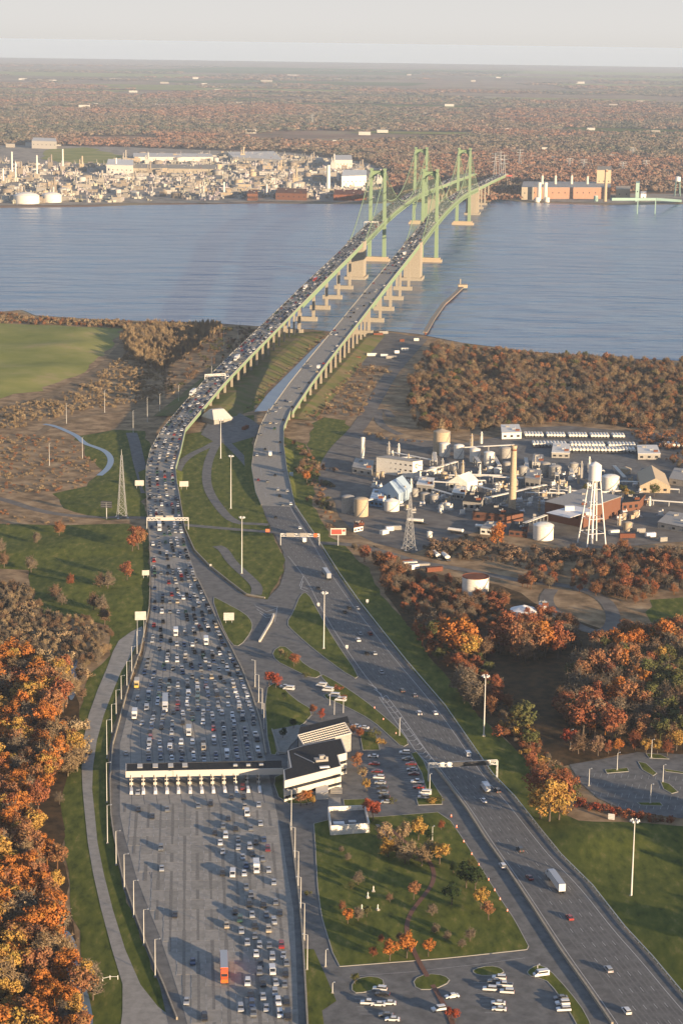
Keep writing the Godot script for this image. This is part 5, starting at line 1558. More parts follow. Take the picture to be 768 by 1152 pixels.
	for i in 22:
		var p: Vector3 = (Vector3(25.5, 0, -1442.9)).lerp(Vector3(215.5, 0, -1389.2), (i + rng.randf()) / 22.0) + Vector3(0, rng.randf_range(3, 7), -rng.randf() * 110.0)
		var q := p + Vector3(rng.randf_range(12, 30), 0, rng.randf_range(-8, 8)) if i % 2 else p + Vector3(rng.randf_range(-5, 5), 0, -rng.randf_range(20, 45))
		pipe_rack("short pipe rack in the works yard, %s from the left" % nth(i + 1), p, q)
	# distillation columns and vents between the buildings
	k = 0
	for p in [[43.5, -1411.7, 9.4], [48.4, -1432.5, 10.2], [73.5, -1505.6, 10.7], [88.4, -1503.4, 10], [99.5, -1481.8, 11.2], [141.3, -1503.9, 14], [170.2, -1474.2, 11.8], [182.2, -1513.3, 12.1], [174.2, -1493.4, 12.6], [133.7, -1381.1, 8.6], [43.1, -1574.7, 8.3], [35.5, -1574.1, 9.7], [101.2, -1611.7, 9.9], [109.6, -1623.5, 9.3], [89.9, -1354, 7.3], [81.4, -1468.1, 8.5], [60.8, -1463.6, 7.8], [109, -1424.8, 7.6], [123.4, -1449.6, 7.7], [159, -1428.2, 7.6], [186.9, -1412.7, 8.8], [182.9, -1341.5, 7.2], [211.4, -1403, 6.3], [150.9, -1427.7, 8.3], [49, -1520.3, 10.8], [37.4, -1532.8, 10.8]]:
		k += 1
		var t := thing("process_column", "slim %s process column, %s from the lower left of the works" % [["grey", "tan", "white"][k % 3], nth(k)], "column", Vector3(p[0], 0.7, p[1]), 0.0, "process columns in the works")
		m = MB.new()
		m.lathe(Vector3.ZERO, [Vector2(0.9, 0), Vector2(0.9, p[2] * 0.6), Vector2(0.6, p[2] * 0.66), Vector2(0.6, p[2]), Vector2(0.01, p[2] + 0.5)], 12)
		put(t, "shell", m.mesh(), [M.tank_grey, M.tank_tan, M.tank_white][k % 3])
		m = MB.new()
		for q in [0.3, 0.58, 0.85]:
			m.base(Vector3(0, p[2] * q, 0), Vector3(2.6, 0.2, 2.6))
		m.bar(Vector3(1.2, 0, 0), Vector3(1.2, p[2] * 0.85, 0), 0.2)
		m.bar(Vector3(-1.2, 0, 0.6), Vector3(-1.2, p[2] * 0.6, 0.6), 0.2)
		put(t, "platform", m.mesh(), M.grey)
	# small machinery sheds and skids
	k = 0
	for i in 150:
		var p: Vector3 = (Vector3(21.8, 0, -1390.4)).lerp(Vector3(214.6, 0, -1362), rng.randf()) + Vector3(0, 0, -rng.randf() * 150.0 + 20.0)
		k += 1
		var t := thing("machine_skid", "%s %s in the works yard, %s made of its kind" % [["white", "grey", "tan", "pale"][k % 4], "pump skid" if k % 2 else "filter skid", nth((k + 3) / 4)], "machinery", Vector3(p.x, 0.72, p.z), rng.randf() * 0.8, "machinery in the works yard")
		m = MB.new()
		m.base(Vector3.ZERO, Vector3(rng.randf_range(3, 6), rng.randf_range(0.5, 1.0), rng.randf_range(2, 5)))
		put(t, "frame", m.mesh(), M.grey)
		m = MB.new()
		if k % 2:
			m.tube(Vector3(-1.8, 1.9, 0), Vector3(1.8, 1.9, 0), 0.9, 0.9, 10)
			m.tube(Vector3(1.0, 1.9, 0.4), Vector3(1.0, 4.0, 0.4), 0.3, 0.3, 6)
		else:
			m.base(Vector3(-0.5, 0.9, 0), Vector3(2.2, 2.4, 1.8))
			m.tube(Vector3(1.3, 0.9, 0), Vector3(1.3, 4.5, 0), 0.5, 0.5, 8)
		put(t, "vessel", m.mesh(), [M.tank_white, M.tank_grey, M.tank_tan, M.white][k % 4])
	# trailer yard
	var rows: Array = [[Vector3(147.5, 0, -1657), Vector3(225.6, 0, -1657.2), 32, "back row"], [Vector3(150.5, 0, -1617.3), Vector3(229, 0, -1617.7), 30, "middle row"], [Vector3(176.4, 0, -1597.2), Vector3(226.3, 0, -1597.3), 19, "front row"], [Vector3(254.3, 0, -1623.3), Vector3(280.8, 0, -1617.9), 9, "far right row"]]
	for a in rows:
		var q := 0
		for i in a[2]:
			if (i % 7 == 6 and a[2] > 31) or (i % 11 == 10 and a[2] == 30):
				continue
			q += 1
			var p: Vector3 = (a[0] as Vector3).lerp(a[1], float(i) / (a[2] - 1))
			tank_trailer("white tank trailer, %s from the left in the %s of the trailer yard" % [nth(q), a[3]], p.x, p.z, rng.randf_range(-0.03, 0.03), 1.25, 11.0, "tank trailers in the yard")
	for a in [["white tank trailer parked left of its twin below the works", Vector3(58.3, 0, -1246.5), 0.25], ["white tank trailer parked right of its twin below the works", Vector3(63.8, 0, -1242.3), 0.25], ["long white horizontal tank lying in the lower yard", Vector3(73.6, 0, -1311.7), 1.1], ["white tank trailer near the lattice tower", Vector3(48.6, 0, -1338.2), 1.3], ["white tank trailer beside the tank near the boiler house", Vector3(92.1, 0, -1323), 1.2]]:
		tank_trailer(a[0], a[1].x, a[1].z, a[2], 1.7, 10.0, "tank trailers below the works")
	# scrap and containers below the works
	k = 0
	for p in [[36.2, -1319.5, 0.1], [38.7, -1227.4, 0.5], [41.8, -1223.2, 0.3], [44.3, -1216.8, 0.7], [48.6, -1219.2, 0.2], [55.8, -1211, 0.4], [27.6, -1306.4, 0.8], [31.2, -1316.6, 0.3], [194.2, -1321.8, 0.2], [183.5, -1306.2, 0.1], [176.1, -1315.6, 0.5], [198.9, -1309.6, 0.3], [205.1, -1297.7, 0.4], [12, -2065.3, 0.2], [28.2, -2091.1, 0.1], [40.7, -2086.2, 0.0], [7.7, -2139.2, 0.4], [61.4, -2197.3, 0.1], [62.5, -2131.9, 0.2], [53.8, -2112.2, 0.2], [42.6, -2257.6, 0.2], [36.6, -2242.9, 0.3], [76.7, -2205.6, 0.1], [-12.4, -1912.8, 0.6], [-62.1, -1684.2, 1.2], [-79, -1670.8, 1.3], [-63.7, -2164.5, 0.4], [-5.9, -2093.9, 1.0], [47.7, -2074.8, 0.1]]:
		k += 1
		var t := thing("storage_container", "%s container, %s along the yards between river and works" % [["white", "grey", "rust-red", "pale"][k % 4], nth(k)], "container", Vector3(p[0], 0.75, p[1]), p[2], "containers in the yards")
		m = MB.new()
		var sz := Vector3(rng.randf_range(4, 11), 2.7, 2.6)
		m.base(Vector3.ZERO, sz)
		for i in 8:
			m.base(Vector3(sz.x * (i / 7.0 - 0.5), 0, 0), Vector3(0.16, 2.75, 2.72))
		put(t, "box", m.mesh(), [M.white, M.tank_grey, M.rust, M.tank_white][k % 4])
		m = MB.new()
		m.box(Vector3(sz.x * 0.5 + 0.1, 1.35, 0), Vector3(0.08, 2.3, 2.2))
		put(t, "door", m.mesh(), M.grey)
	# salt shed between the approach roads
	var ss := thing("salt_shed", "beige hip-roofed salt shed between the two approach roads", "building", Vector3(-104, 0, -1701.3), 0.6)
	m = MB.new()
	m.base(Vector3(0, 0.7, 0), Vector3(17, 4.2, 20))
	put(ss, "wall", m.mesh(), M.tank_grey)
	m = MB.new()
	tapered(m, Vector3(0, 4.9, 0), Vector3(0, 12.0, 0), Vector2(18.6, 21.4), Vector2(11.0, 4.0))
	put(ss, "roof", m.mesh(), M.pale_c)
	m = MB.new()
	m.base(Vector3(-1.5, 0.8, 10.05), Vector3(4.5, 3.0, 0.2))
	put(ss, "door", m.mesh(), M.dark)
	# jetty in the river
	var jt := thing("jetty", "long narrow tan jetty reaching into the river right of the bridges", "jetty")
	var j := poly([88, -2255.3, 101.4, -2375.8, 120, -2518.7, 125.5, -2545.9, 152.3, -2700.7])
	for i in 4:
		m = MB.new()
		m.bar(Vector3(j[i].x, 3.0, j[i].y), Vector3(j[i + 1].x, 3.0, j[i + 1].y), 5.0, 1.2)
		put(jt, "deck", m.mesh(), M.pale_b)
		m = MB.new()
		for q in 12:
			var c := j[i].lerp(j[i + 1], q / 12.0)
			m.tube(Vector3(c.x, -1, c.y), Vector3(c.x, 3, c.y), 0.9, 0.9, 6)
		put(jt, "piles", m.mesh(), M.rust).set_meta("kind", "stuff")
	m = MB.new()
	m.base(Vector3(j[4].x, 2.0, j[4].y), Vector3(12, 4, 14))
	m.base(Vector3(j[4].x - 3, 6.0, j[4].y), Vector3(1.0, 7, 1.0))
	put(jt, "mooring_platform", m.mesh(), M.tank_tan)

# ---------------------------------------------------------------- the far bank
func build_far_things() -> void:
	var m: MB
	var inv := Vector3.ZERO
	var yard := poly([-722.1, -3985.5, -656.7, -3997.9, -494.3, -4051.5, -415, -4113.1, -279.4, -4163, -158.2, -4210.7, 19.6, -4221.1, 70.3, -4280, 90.4, -5041.8, 68.3, -5325.7, 12.5, -5509.4, -145.9, -5814.6, -367.8, -5847.2, -578.5, -5743.7, -624.2, -5309, -732.2, -5281.9, -986.2, -5459.7])
	var spots := []
	var tries := 0
	var lo := Vector2(1e9, 1e9)
	var hi := -lo
	for p in yard:
		lo = lo.min(p)
		hi = hi.max(p)
	while spots.size() < 290 and tries < 6000:
		tries += 1
		# more of them towards the water
		var p := Vector2(rng.randf_range(lo.x, hi.x), lerpf(hi.y, lo.y, pow(rng.randf(), 1.25)))
		if not Geometry2D.is_point_in_polygon(p, yard) or absf(p.x / p.y) > 0.17:
			continue
		var ok := true
		for q in spots:
			if q.distance_to(p) < 22.0:
				ok = false
				break
		if ok:
			spots.append(p)
	spots.sort_custom(func(a, b): return a.x / -a.y < b.x / -b.y)
	var mats := [M.pale_a, M.pale_c, M.pale_b, M.tank_tan, M.pale_a, M.tank_grey, M.pale_c, M.pale_b]
	var words := ["sand-coloured", "whitish", "brownish", "tan", "beige", "grey", "white", "drab"]
	var kinds := {}
	for p in spots:
		var k := rng.randi() % mats.size()
		var form := rng.randf() * 0.88
		var key: String = words[k] + str(0 if form < 0.62 else (1 if form < 0.8 else 2))
		kinds[key] = kinds.get(key, 0) + 1
		if form < 0.62:
			var t := thing("works_building", "%s low building in the far-bank works, %s of its colour from the left" % [words[k], nth(kinds[key])], "building", Vector3(p.x, 0.9, p.y), rng.randf_range(-0.3, 0.1), "buildings of the far-bank works")
			m = MB.new()
			var sz := Vector3(rng.randf_range(9, 34), rng.randf_range(4, 10), rng.randf_range(8, 22))
			m.base(Vector3.ZERO, sz)
			if rng.randf() < 0.5:
				m.base(Vector3(sz.x * 0.2, sz.y, 0), Vector3(sz.x * 0.3, rng.randf_range(2, 7), sz.z * 0.5))
			put(t, "wall", m.mesh(), mats[k])
			m = MB.new()
			m.base(Vector3(0, sz.y, 0), Vector3(sz.x * 1.02, 0.6, sz.z * 1.02))
			put(t, "roof", m.mesh(), [M.tank_grey, M.pale_stone, M.tank_tan][k % 3])
			for i in int(sz.x / 9.0):
				m = MB.new()
				m.base(Vector3(-sz.x * 0.5 + 5.0 + i * 9.0, sz.y * 0.35, sz.z * 0.5), Vector3(4.5, sz.y * 0.22, 0.5))
				put(t, "window", m.mesh(), M.grey)
		elif form < 0.8:
			var r := rng.randf_range(6, 13)
			var hgt := rng.randf_range(7, 13)
			var t := thing("storage_tank", "%s tank in the far-bank works, %s of its colour from the left" % [words[k], nth(kinds[key])], "tank", Vector3(p.x, 0.9, p.y), 0.0, "tanks of the far-bank works")
			m = MB.new()
			m.lathe(Vector3.ZERO, [Vector2(r, 0), Vector2(r, hgt)], 18)
			put(t, "shell", m.mesh(), mats[k])
			m = MB.new()
			m.lathe(Vector3.ZERO, [Vector2(r + 0.2, hgt), Vector2(0.01, hgt + r * 0.2)], 18)
			put(t, "roof", m.mesh(), mats[k])
		else:
			var hgt := rng.randf_range(16, 38)
			var t := thing("process_tower", "%s process tower in the far-bank works, %s of its colour from the left" % [words[k], nth(kinds[key])], "tower", Vector3(p.x, 0.9, p.y), 0.0, "process towers of the far-bank works")
			m = MB.new()
			m.base(Vector3.ZERO, Vector3(12, hgt * 0.45, 10))
			m.lathe(Vector3(2, hgt * 0.45, 0), [Vector2(2.4, 0), Vector2(2.0, hgt * 0.55), Vector2(0.01, hgt * 0.57)], 10)
			m.lathe(Vector3(-4, hgt * 0.45, 0), [Vector2(1.5, 0), Vector2(1.5, hgt * 0.3), Vector2(0.01, hgt * 0.32)], 8)
			put(t, "shell", m.mesh(), mats[k])
			m = MB.new()
			for q in [0.3, 0.6, 0.8]:
				m.base(Vector3(0, hgt * q, 0), Vector3(9, 0.5, 8))
			put(t, "platforms", m.mesh(), M.grey)
	# small plant between them, too small to count
	var clutter := MultiMesh.new()
	clutter.transform_format = MultiMesh.TRANSFORM_3D
	clutter.use_colors = true
	m = MB.new()
	m.base(Vector3(-3, 0, 0), Vector3(5, 3, 4))
	m.base(Vector3(3, 0, 1), Vector3(4, 5, 3))
	m.lathe(Vector3(1, 0, -3), [Vector2(1.6, 0), Vector2(1.6, 6), Vector2(0.02, 7)], 8)
	m.lathe(Vector3(5, 0, -2), [Vector2(0.7, 0), Vector2(0.6, 11), Vector2(0.02, 11.2)], 6)
	m.bar(Vector3(-9, 4, 2), Vector3(9, 4, 2), 0.8)
	clutter.mesh = m.mesh(tinted(0.8))
	var at := []
	while at.size() < 1000:
		var p := Vector2(rng.randf_range(lo.x, hi.x), rng.randf_range(lo.y, hi.y))
		if Geometry2D.is_point_in_polygon(p, yard) and absf(p.x / p.y) < 0.18:
			at.append(p)
	clutter.instance_count = at.size()
	for i in at.size():
		var f := rng.randf_range(0.6, 1.7)
		clutter.set_instance_transform(i, Transform3D(Basis(Vector3.UP, rng.randf() * 3.0).scaled(Vector3(f, rng.randf_range(0.5, 1.5), f)), Vector3(at[i].x, 0.9, at[i].y)))
		var c := rng.randf_range(0.16, 0.5)
		clutter.set_instance_color(i, Color(c, c * rng.randf_range(0.86, 0.97), c * rng.randf_range(0.7, 0.92)))
	var pc := MultiMeshInstance3D.new()
	pc.name = "plant_clutter"
	pc.multimesh = clutter
	pc.set_meta("kind", "stuff")
	pc.set_meta("label", "small pipes, huts and vessels across the far-bank works")
	pc.set_meta("category", "plant")
	add_child(pc)
	# the large ones one can point at
	for a in [[-610.8, -4031.2, 24.5, 15.1, "w"], [-567.6, -4067.7, 18.8, 14.4, "w"], [-650.1, -4170.4, 7.9, 8.7, "w"]]:
		tank("%s tank on the far bank at the left edge" % ["broadest cream", "broad white", "small white"][inv.x as int], a, M.tank_white, M.tank_white)
		inv.x += 1
	var k := 0
	for p in [[-760.8, -4812.6, 56], [-696.9, -4763, 51.5], [-679.6, -5070.6, 50.5], [-37.2, -4385.9, 60.3], [-18.6, -4758, 25.8], [-540, -4963.7, 37.1], [-742.1, -4570.1, 32.4], [-729.4, -4662.5, 40.8], [-161, -4284.2, 25.1], [-249.7, -4317.2, 27]]:
		k += 1
		var t := thing("works_chimney", ["slim pale chimney second from the left on the far bank", "slim pale chimney left of the grass hill on the far bank", "slim pale chimney in front of the grass hill", "tall white chimney left of the near bridge tower", "short pale chimney just left of the near bridge tower", "short pale chimney right of the grass hill", "short pale chimney at the left edge of the far bank", "slim pale chimney third from the left on the far bank", "short chimney behind the dark riverside shed", "short chimney in the middle of the far-bank works"][k - 1], "chimney", Vector3(p[0], 0.9, p[1]), 0.0, "chimneys of the far-bank works")
		m = MB.new()
		var rr := 4.6 if k == 4 else 2.2
		m.lathe(Vector3.ZERO, [Vector2(rr, 0), Vector2(rr * 0.8, p[2]), Vector2(rr * 0.5, p[2])], 14)
		put(t, "shaft", m.mesh(), M.tank_white)
		m = MB.new()
		m.base(Vector3.ZERO, Vector3(rr * 5.0, p[2] * 0.2, rr * 4.0))
		put(t, "base_block", m.mesh(), M.pale_stone)
	for a in [["long white roofed warehouse on the far bank before the woods", [-298, -5554.6, -164.5, -5464.7, -202.3, -5892.3, -326.5, -5811.9], 12.0, "cream"], ["row of white works blocks right of the grass hill", [-558.7, -4925.4, -494.6, -4906.8, -518.5, -5145.7, -581.6, -5167.2], 24.0, "tank_white"], ["long low cream building across the far-bank works", [-504.6, -5006.4, -305.1, -5018.6, -315.8, -5194.8, -517.9, -5182.7], 12.0, "pale_stone"], ["dark brick riverside shed on the far bank", [-140.5, -4214.1, -78, -4202.1, -80.9, -4351.1, -141.9, -4364.7], 14.0, "brick"], ["cream block left of the near bridge tower", [-34.6, -5300.6, 14.5, -5312.5, 12.6, -5550.6, -31.7, -5539.4], 22.0, "cream"], ["white block on the shore left of the bridges", [-10.1, -4582.5, 44.4, -4622.8, 46.2, -4834.6, -6.8, -4822.8], 26.0, "tank_white"], ["small brick building on the far shore", [-195.8, -4179.2, -174.8, -4183.3, -180, -4305.7, -198, -4302.1], 14.0, "brick"], ["dark riverside sheds beneath the left bridge tower", [-24.9, -4212.4, 41, -4225.3, 42.3, -4375.9, -24.1, -4362.5], 12.0, "rust"], ["long cream sheds along the wood edge", [-552.9, -5488.7, -348.6, -5541.6, -364, -5711, -574.1, -5699.6], 12.0, "cream"], ["white building on the far hill left of the grass", [-904.9, -6090.7, -829.2, -6060.9, -859.6, -6264.4, -930.3, -6298.5], 22.0, "cream"]]:
		block("works_building", a[0], poly(a[1]), a[2], M[a[3]], M[a[3]], 6)
	# power station
	block("power_station", "long brick power station on the far shore right of the bridges", poly([367.7, -4338.5, 547.8, -4373.9, 570.9, -4563.3, 387, -4525.7]), 24.0, M.station_brick, M.tank_grey, 14)
	block("power_station", "tall pale block at the right end of the power station", poly([533, -4501.3, 564.1, -4507.6, 581.5, -4649.6, 551.4, -4643.3]), 52.0, M.tank_tan, M.pale_stone, 3)
	block("power_station", "pale left wing of the power station", poly([358.2, -4311.6, 384.1, -4316.7, 400.1, -4501.2, 377, -4496.5]), 26.0, M.pale_stone, M.tank_grey, 2)
	k = 0
	for p in [[412.2, -4450.3, 44.5], [440.7, -4456, 44.6], [475.5, -4463, 44.7], [509.6, -4469.9, 42.9], [527.3, -4295.2, 64.5]]:
		k += 1
		var t := thing("power_station_stack", "pale stack of the power station, %s from the left" % nth(k), "chimney", Vector3(p[0], 0.9, p[1]), 0.0, "power station stacks")
		m = MB.new()
		m.lathe(Vector3.ZERO, [Vector2(3.8, 0), Vector2(2.6, p[2]), Vector2(2.0, p[2])], 14)
		put(t, "shaft", m.mesh(), M.cream if k < 5 else M.tank_tan)
		m = MB.new()
		m.lathe(Vector3(0, p[2] * 0.93, 0), [Vector2(2.9, 0), Vector2(2.9, 2.5)], 14)
		put(t, "band", m.mesh(), M.rust)
	for a in [[393, -4297.7, 4.1, 35.9, "w"], [405.9, -4300.3, 4.1, 35.9, "w"], [385, -4248.8, 5.4, 8.9, "w"], [405, -4252.7, 5.4, 8.9, "w"], [508.7, -4296.1, 4.5, 10.8, "t"], [454.4, -4387.3, 6.5, 9.2, "w"]]:
		k += 1
		tank("%s in front of the power station, %s from the left" % ["white tower tank" if k < 8 else "low pale tank", nth(k - 5)], a, M.tank_white if k != 10 else M.teal, M.tank_white)
	var cv := thing("coal_conveyor", "teal enclosed conveyor bridge right of the power station", "conveyor")
	var cpx: Array = [Vector3(496.1, 30, -3948.2), Vector3(551.4, 28, -3986.7), Vector3(586, 28, -3993.5), Vector3(683.3, 3, -4309)]
	for i in 3:
		m = MB.new()
		m.bar(cpx[i], cpx[i + 1], 4.5, 5.0)
		put(cv, "gallery", m.mesh(), M.teal)
		m = MB.new()
		m.bar(Vector3(cpx[i + 1].x, 0.5, cpx[i + 1].z), cpx[i + 1], 2.0)
		put(cv, "trestle", m.mesh(), M.teal)
	block("conveyor_tower", "teal conveyor tower at the water right of the power station", poly([590.5, -4307.4, 598, -4308.8, 604.9, -4359.8, 597.3, -4358.3]), 38.0, M.teal, M.teal, 1)
	block("works_building", "pale shed behind the teal conveyor", poly([555.9, -4350.2, 586, -4356.1, 599.9, -4461.6, 569, -4455.4]), 22.0, M.tank_tan, M.tank_tan, 2)
	block("works_building", "small white shed right of the conveyor tower", poly([605.2, -4334.9, 616.5, -4337.1, 627.3, -4415.1, 615.8, -4412.8]), 14.0, M.white, M.white, 1)
	var wt := thing("water_tower", "small white water tower on the far bank at the right edge", "water tower", Vector3(702.8, 0, -4482.2))
	m = MB.new()
	m.lathe(Vector3(0, 32, 0), [Vector2(0.5, -2), Vector2(6, 0), Vector2(6, 9), Vector2(0.02, 11)], 16)
	put(wt, "tank", m.mesh(), M.white)
	for i in 4:
		m = MB.new()
		m.bar(Vector3([-6, 6, 6, -6][i], 0, [-6, -6, 6, 6][i]), Vector3([-4, 4, 4, -4][i], 32, [-4, -4, 4, 4][i]), 1.2)
		put(wt, "leg", m.mesh(), M.teal)
	board("billboard", "red and white billboard on the far bank beside the right bridge end", "billboard", Vector3(354.6, 0, -4602.3), 13.0, 3.0, 30.0, M.red, 0.0, 2)
	k = 0
	for p in [[341.7, -4868.4, 66.8], [361.1, -4969.3, 66.1], [357.9, -4809.5, 66], [442.9, -5417, 49.4], [565.7, -5370, 31.2], [598.5, -5340.2, 31.1], [690.7, -5287.9, 28.6], [761.2, -5379, 29], [812.9, -6024.6, 29.9], [-131.8, -8025.9, 46.3]]:
		k += 1
		var t := thing("power_pylon", "thin grey pylon in the far woods, %s of its kind" % nth(k), "pylon", Vector3(p[0], 0.5, p[1]), 0.0, "pylons in the far woods")
		m = MB.new()
		for i in 4:
			m.bar(Vector3([-4, 4, 4, -4][i], 0, [-4, -4, 4, 4][i]), Vector3(0, p[2], 0), 0.9)
		put(t, "frame", m.mesh(), M.steel)
		m = MB.new()
		for q in [0.7, 0.84, 0.96]:
			m.bar(Vector3(-9, p[2] * q, 0), Vector3(9, p[2] * q, 0), 0.8)
		put(t, "crossarms", m.mesh(), M.steel)
	# scattered far buildings
	var where: Array = [[-971.5, -6123.6], [-919.9, -6192.1], [-859.6, -6264.4], [-1217.9, -9858.1], [-885.4, -10157.9], [-1214.7, -10142], [-1022.6, -15242.2], [-642.7, -16957.2], [-1345.6, -15672], [-2172.1, -15741.1], [615.6, -21429.7], [1077.3, -18325], [1980.4, -18200.1], [518.3, -10836.1], [-815.2, -13401.6], [-1292.4, -12861], [-2290.4, -16018.1], [-2473.3, -16254.8], [586.6, -7786.2], [517.2, -5854.2], [573.4, -5824.1], [593.4, -6364], [623.2, -5927.7], [751.9, -5961.7], [1659.9, -12068.1], [915.3, -7981.3], [-129.9, -8114.2], [-166.6, -7927.3], [-48.4, -6450.3], [-33.2, -6627.5], [-331.6, -7318.9], [-1436.4, -11515.4], [61, -7306.9], [125, -7474.2], [1444.5, -20516.6], [1129, -7815.7], [-1260.9, -17695.1], [-1826.9, -16793.7], [-503.8, -19820.9], [-83.3, -18247.2], [1409.4, -11266.6], [353.3, -9425.5], [-535.3, -10626.9]]
	where.sort_custom(func(a, b): return a[0] / -a[1] < b[0] / -b[1])
	k = 0
	for p in where:
		k += 1
		var t := thing("far_building", "tiny pale building in the far landscape, %s from the left" % nth(k), "building", Vector3(p[0], 0.5, p[1]), 0.0, "pale buildings in the far landscape")
		m = MB.new()
		var sc: float = -p[1] / 6000.0
		var sz := Vector3(rng.randf_range(12, 36) * sc, rng.randf_range(3, 6) * sqrt(sc) + 6.0, rng.randf_range(8, 20) * sc)
		m.base(Vector3.ZERO, sz)
		put(t, "wall", m.mesh(), [M.pale_c, M.pale_a, M.pale_c][k % 3])
		m = MB.new()
		m.base(Vector3(0, sz.y, 0), Vector3(sz.x, 1.0, sz.z))
		put(t, "roof", m.mesh(), [M.pale_c, M.tank_grey, M.pale_a][k % 3])


# ---------------------------------------------------------------- vehicles; they face -z
var kits := {}
var paints := {}
const PAINT := {"w": ["white", 0.58, 0.575, 0.56], "s": ["silver", 0.30, 0.31, 0.32], "g": ["grey", 0.14, 0.145, 0.15], "k": ["black", 0.018, 0.018, 0.02], "b": ["dark blue", 0.025, 0.045, 0.10], "r": ["red", 0.26, 0.025, 0.02], "m": ["maroon", 0.14, 0.02, 0.022], "t": ["tan", 0.38, 0.32, 0.23], "o": ["orange", 0.80, 0.13, 0.02], "y": ["yellow", 0.60, 0.42, 0.08], "n": ["dark green", 0.03, 0.07, 0.05]}

func extrude(m: MB, prof: Array, w: float) -> void:
	# profile of (z, y) points, counter-clockwise seen from +x with z to the left
	var p := PackedVector2Array()
	for q in prof:
		p.append(q)
	var ix := Geometry2D.triangulate_polygon(p)
	for sd in [-0.5, 0.5]:
		for i in range(0, ix.size(), 3):
			var a := Vector3(w * sd, p[ix[i]].y, p[ix[i]].x)
			var b := Vector3(w * sd, p[ix[i + 1]].y, p[ix[i + 1]].x)
			var c := Vector3(w * sd, p[ix[i + 2]].y, p[ix[i + 2]].x)
			if ((b - a).cross(c - a).x > 0.0) == (sd > 0.0):
				m.tri(a, b, c)
			else:
				m.tri(a, c, b)
	var mid := Vector2.ZERO
	for q in p:
		mid += q / p.size()
	for i in p.size():
		var a := p[i]
		var b := p[(i + 1) % p.size()]
		var q := [Vector3(-w * 0.5, a.y, a.x), Vector3(w * 0.5, a.y, a.x), Vector3(w * 0.5, b.y, b.x), Vector3(-w * 0.5, b.y, b.x)]
		var nn: Vector3 = (q[1] - q[0]).cross(q[2] - q[0])
		if nn.dot(Vector3(0, (a.y + b.y) * 0.5 - mid.y, (a.x + b.x) * 0.5 - mid.x)) > 0.0:
			m.quad(q[0], q[1], q[2], q[3])
		else:
			m.quad(q[3], q[2], q[1], q[0])

func cabin(m: MB, z0: float, z1: float, w0: float, y0: float, z2: float, z3: float, w1: float, y1: float) -> void:
	tapered_box(m, [Vector3(-w0, y0, z1), Vector3(w0, y0, z1), Vector3(w0, y0, z0), Vector3(-w0, y0, z0)], [Vector3(-w1, y1, z3), Vector3(w1, y1, z3), Vector3(w1, y1, z2), Vector3(-w1, y1, z2)])

func tapered_box(m: MB, a: Array, b: Array) -> void:
	for i in 4:
		var j := (i + 1) % 4
		m.quad(a[i], a[j], b[j], b[i])
	m.quad(b[0], b[1], b[2], b[3])

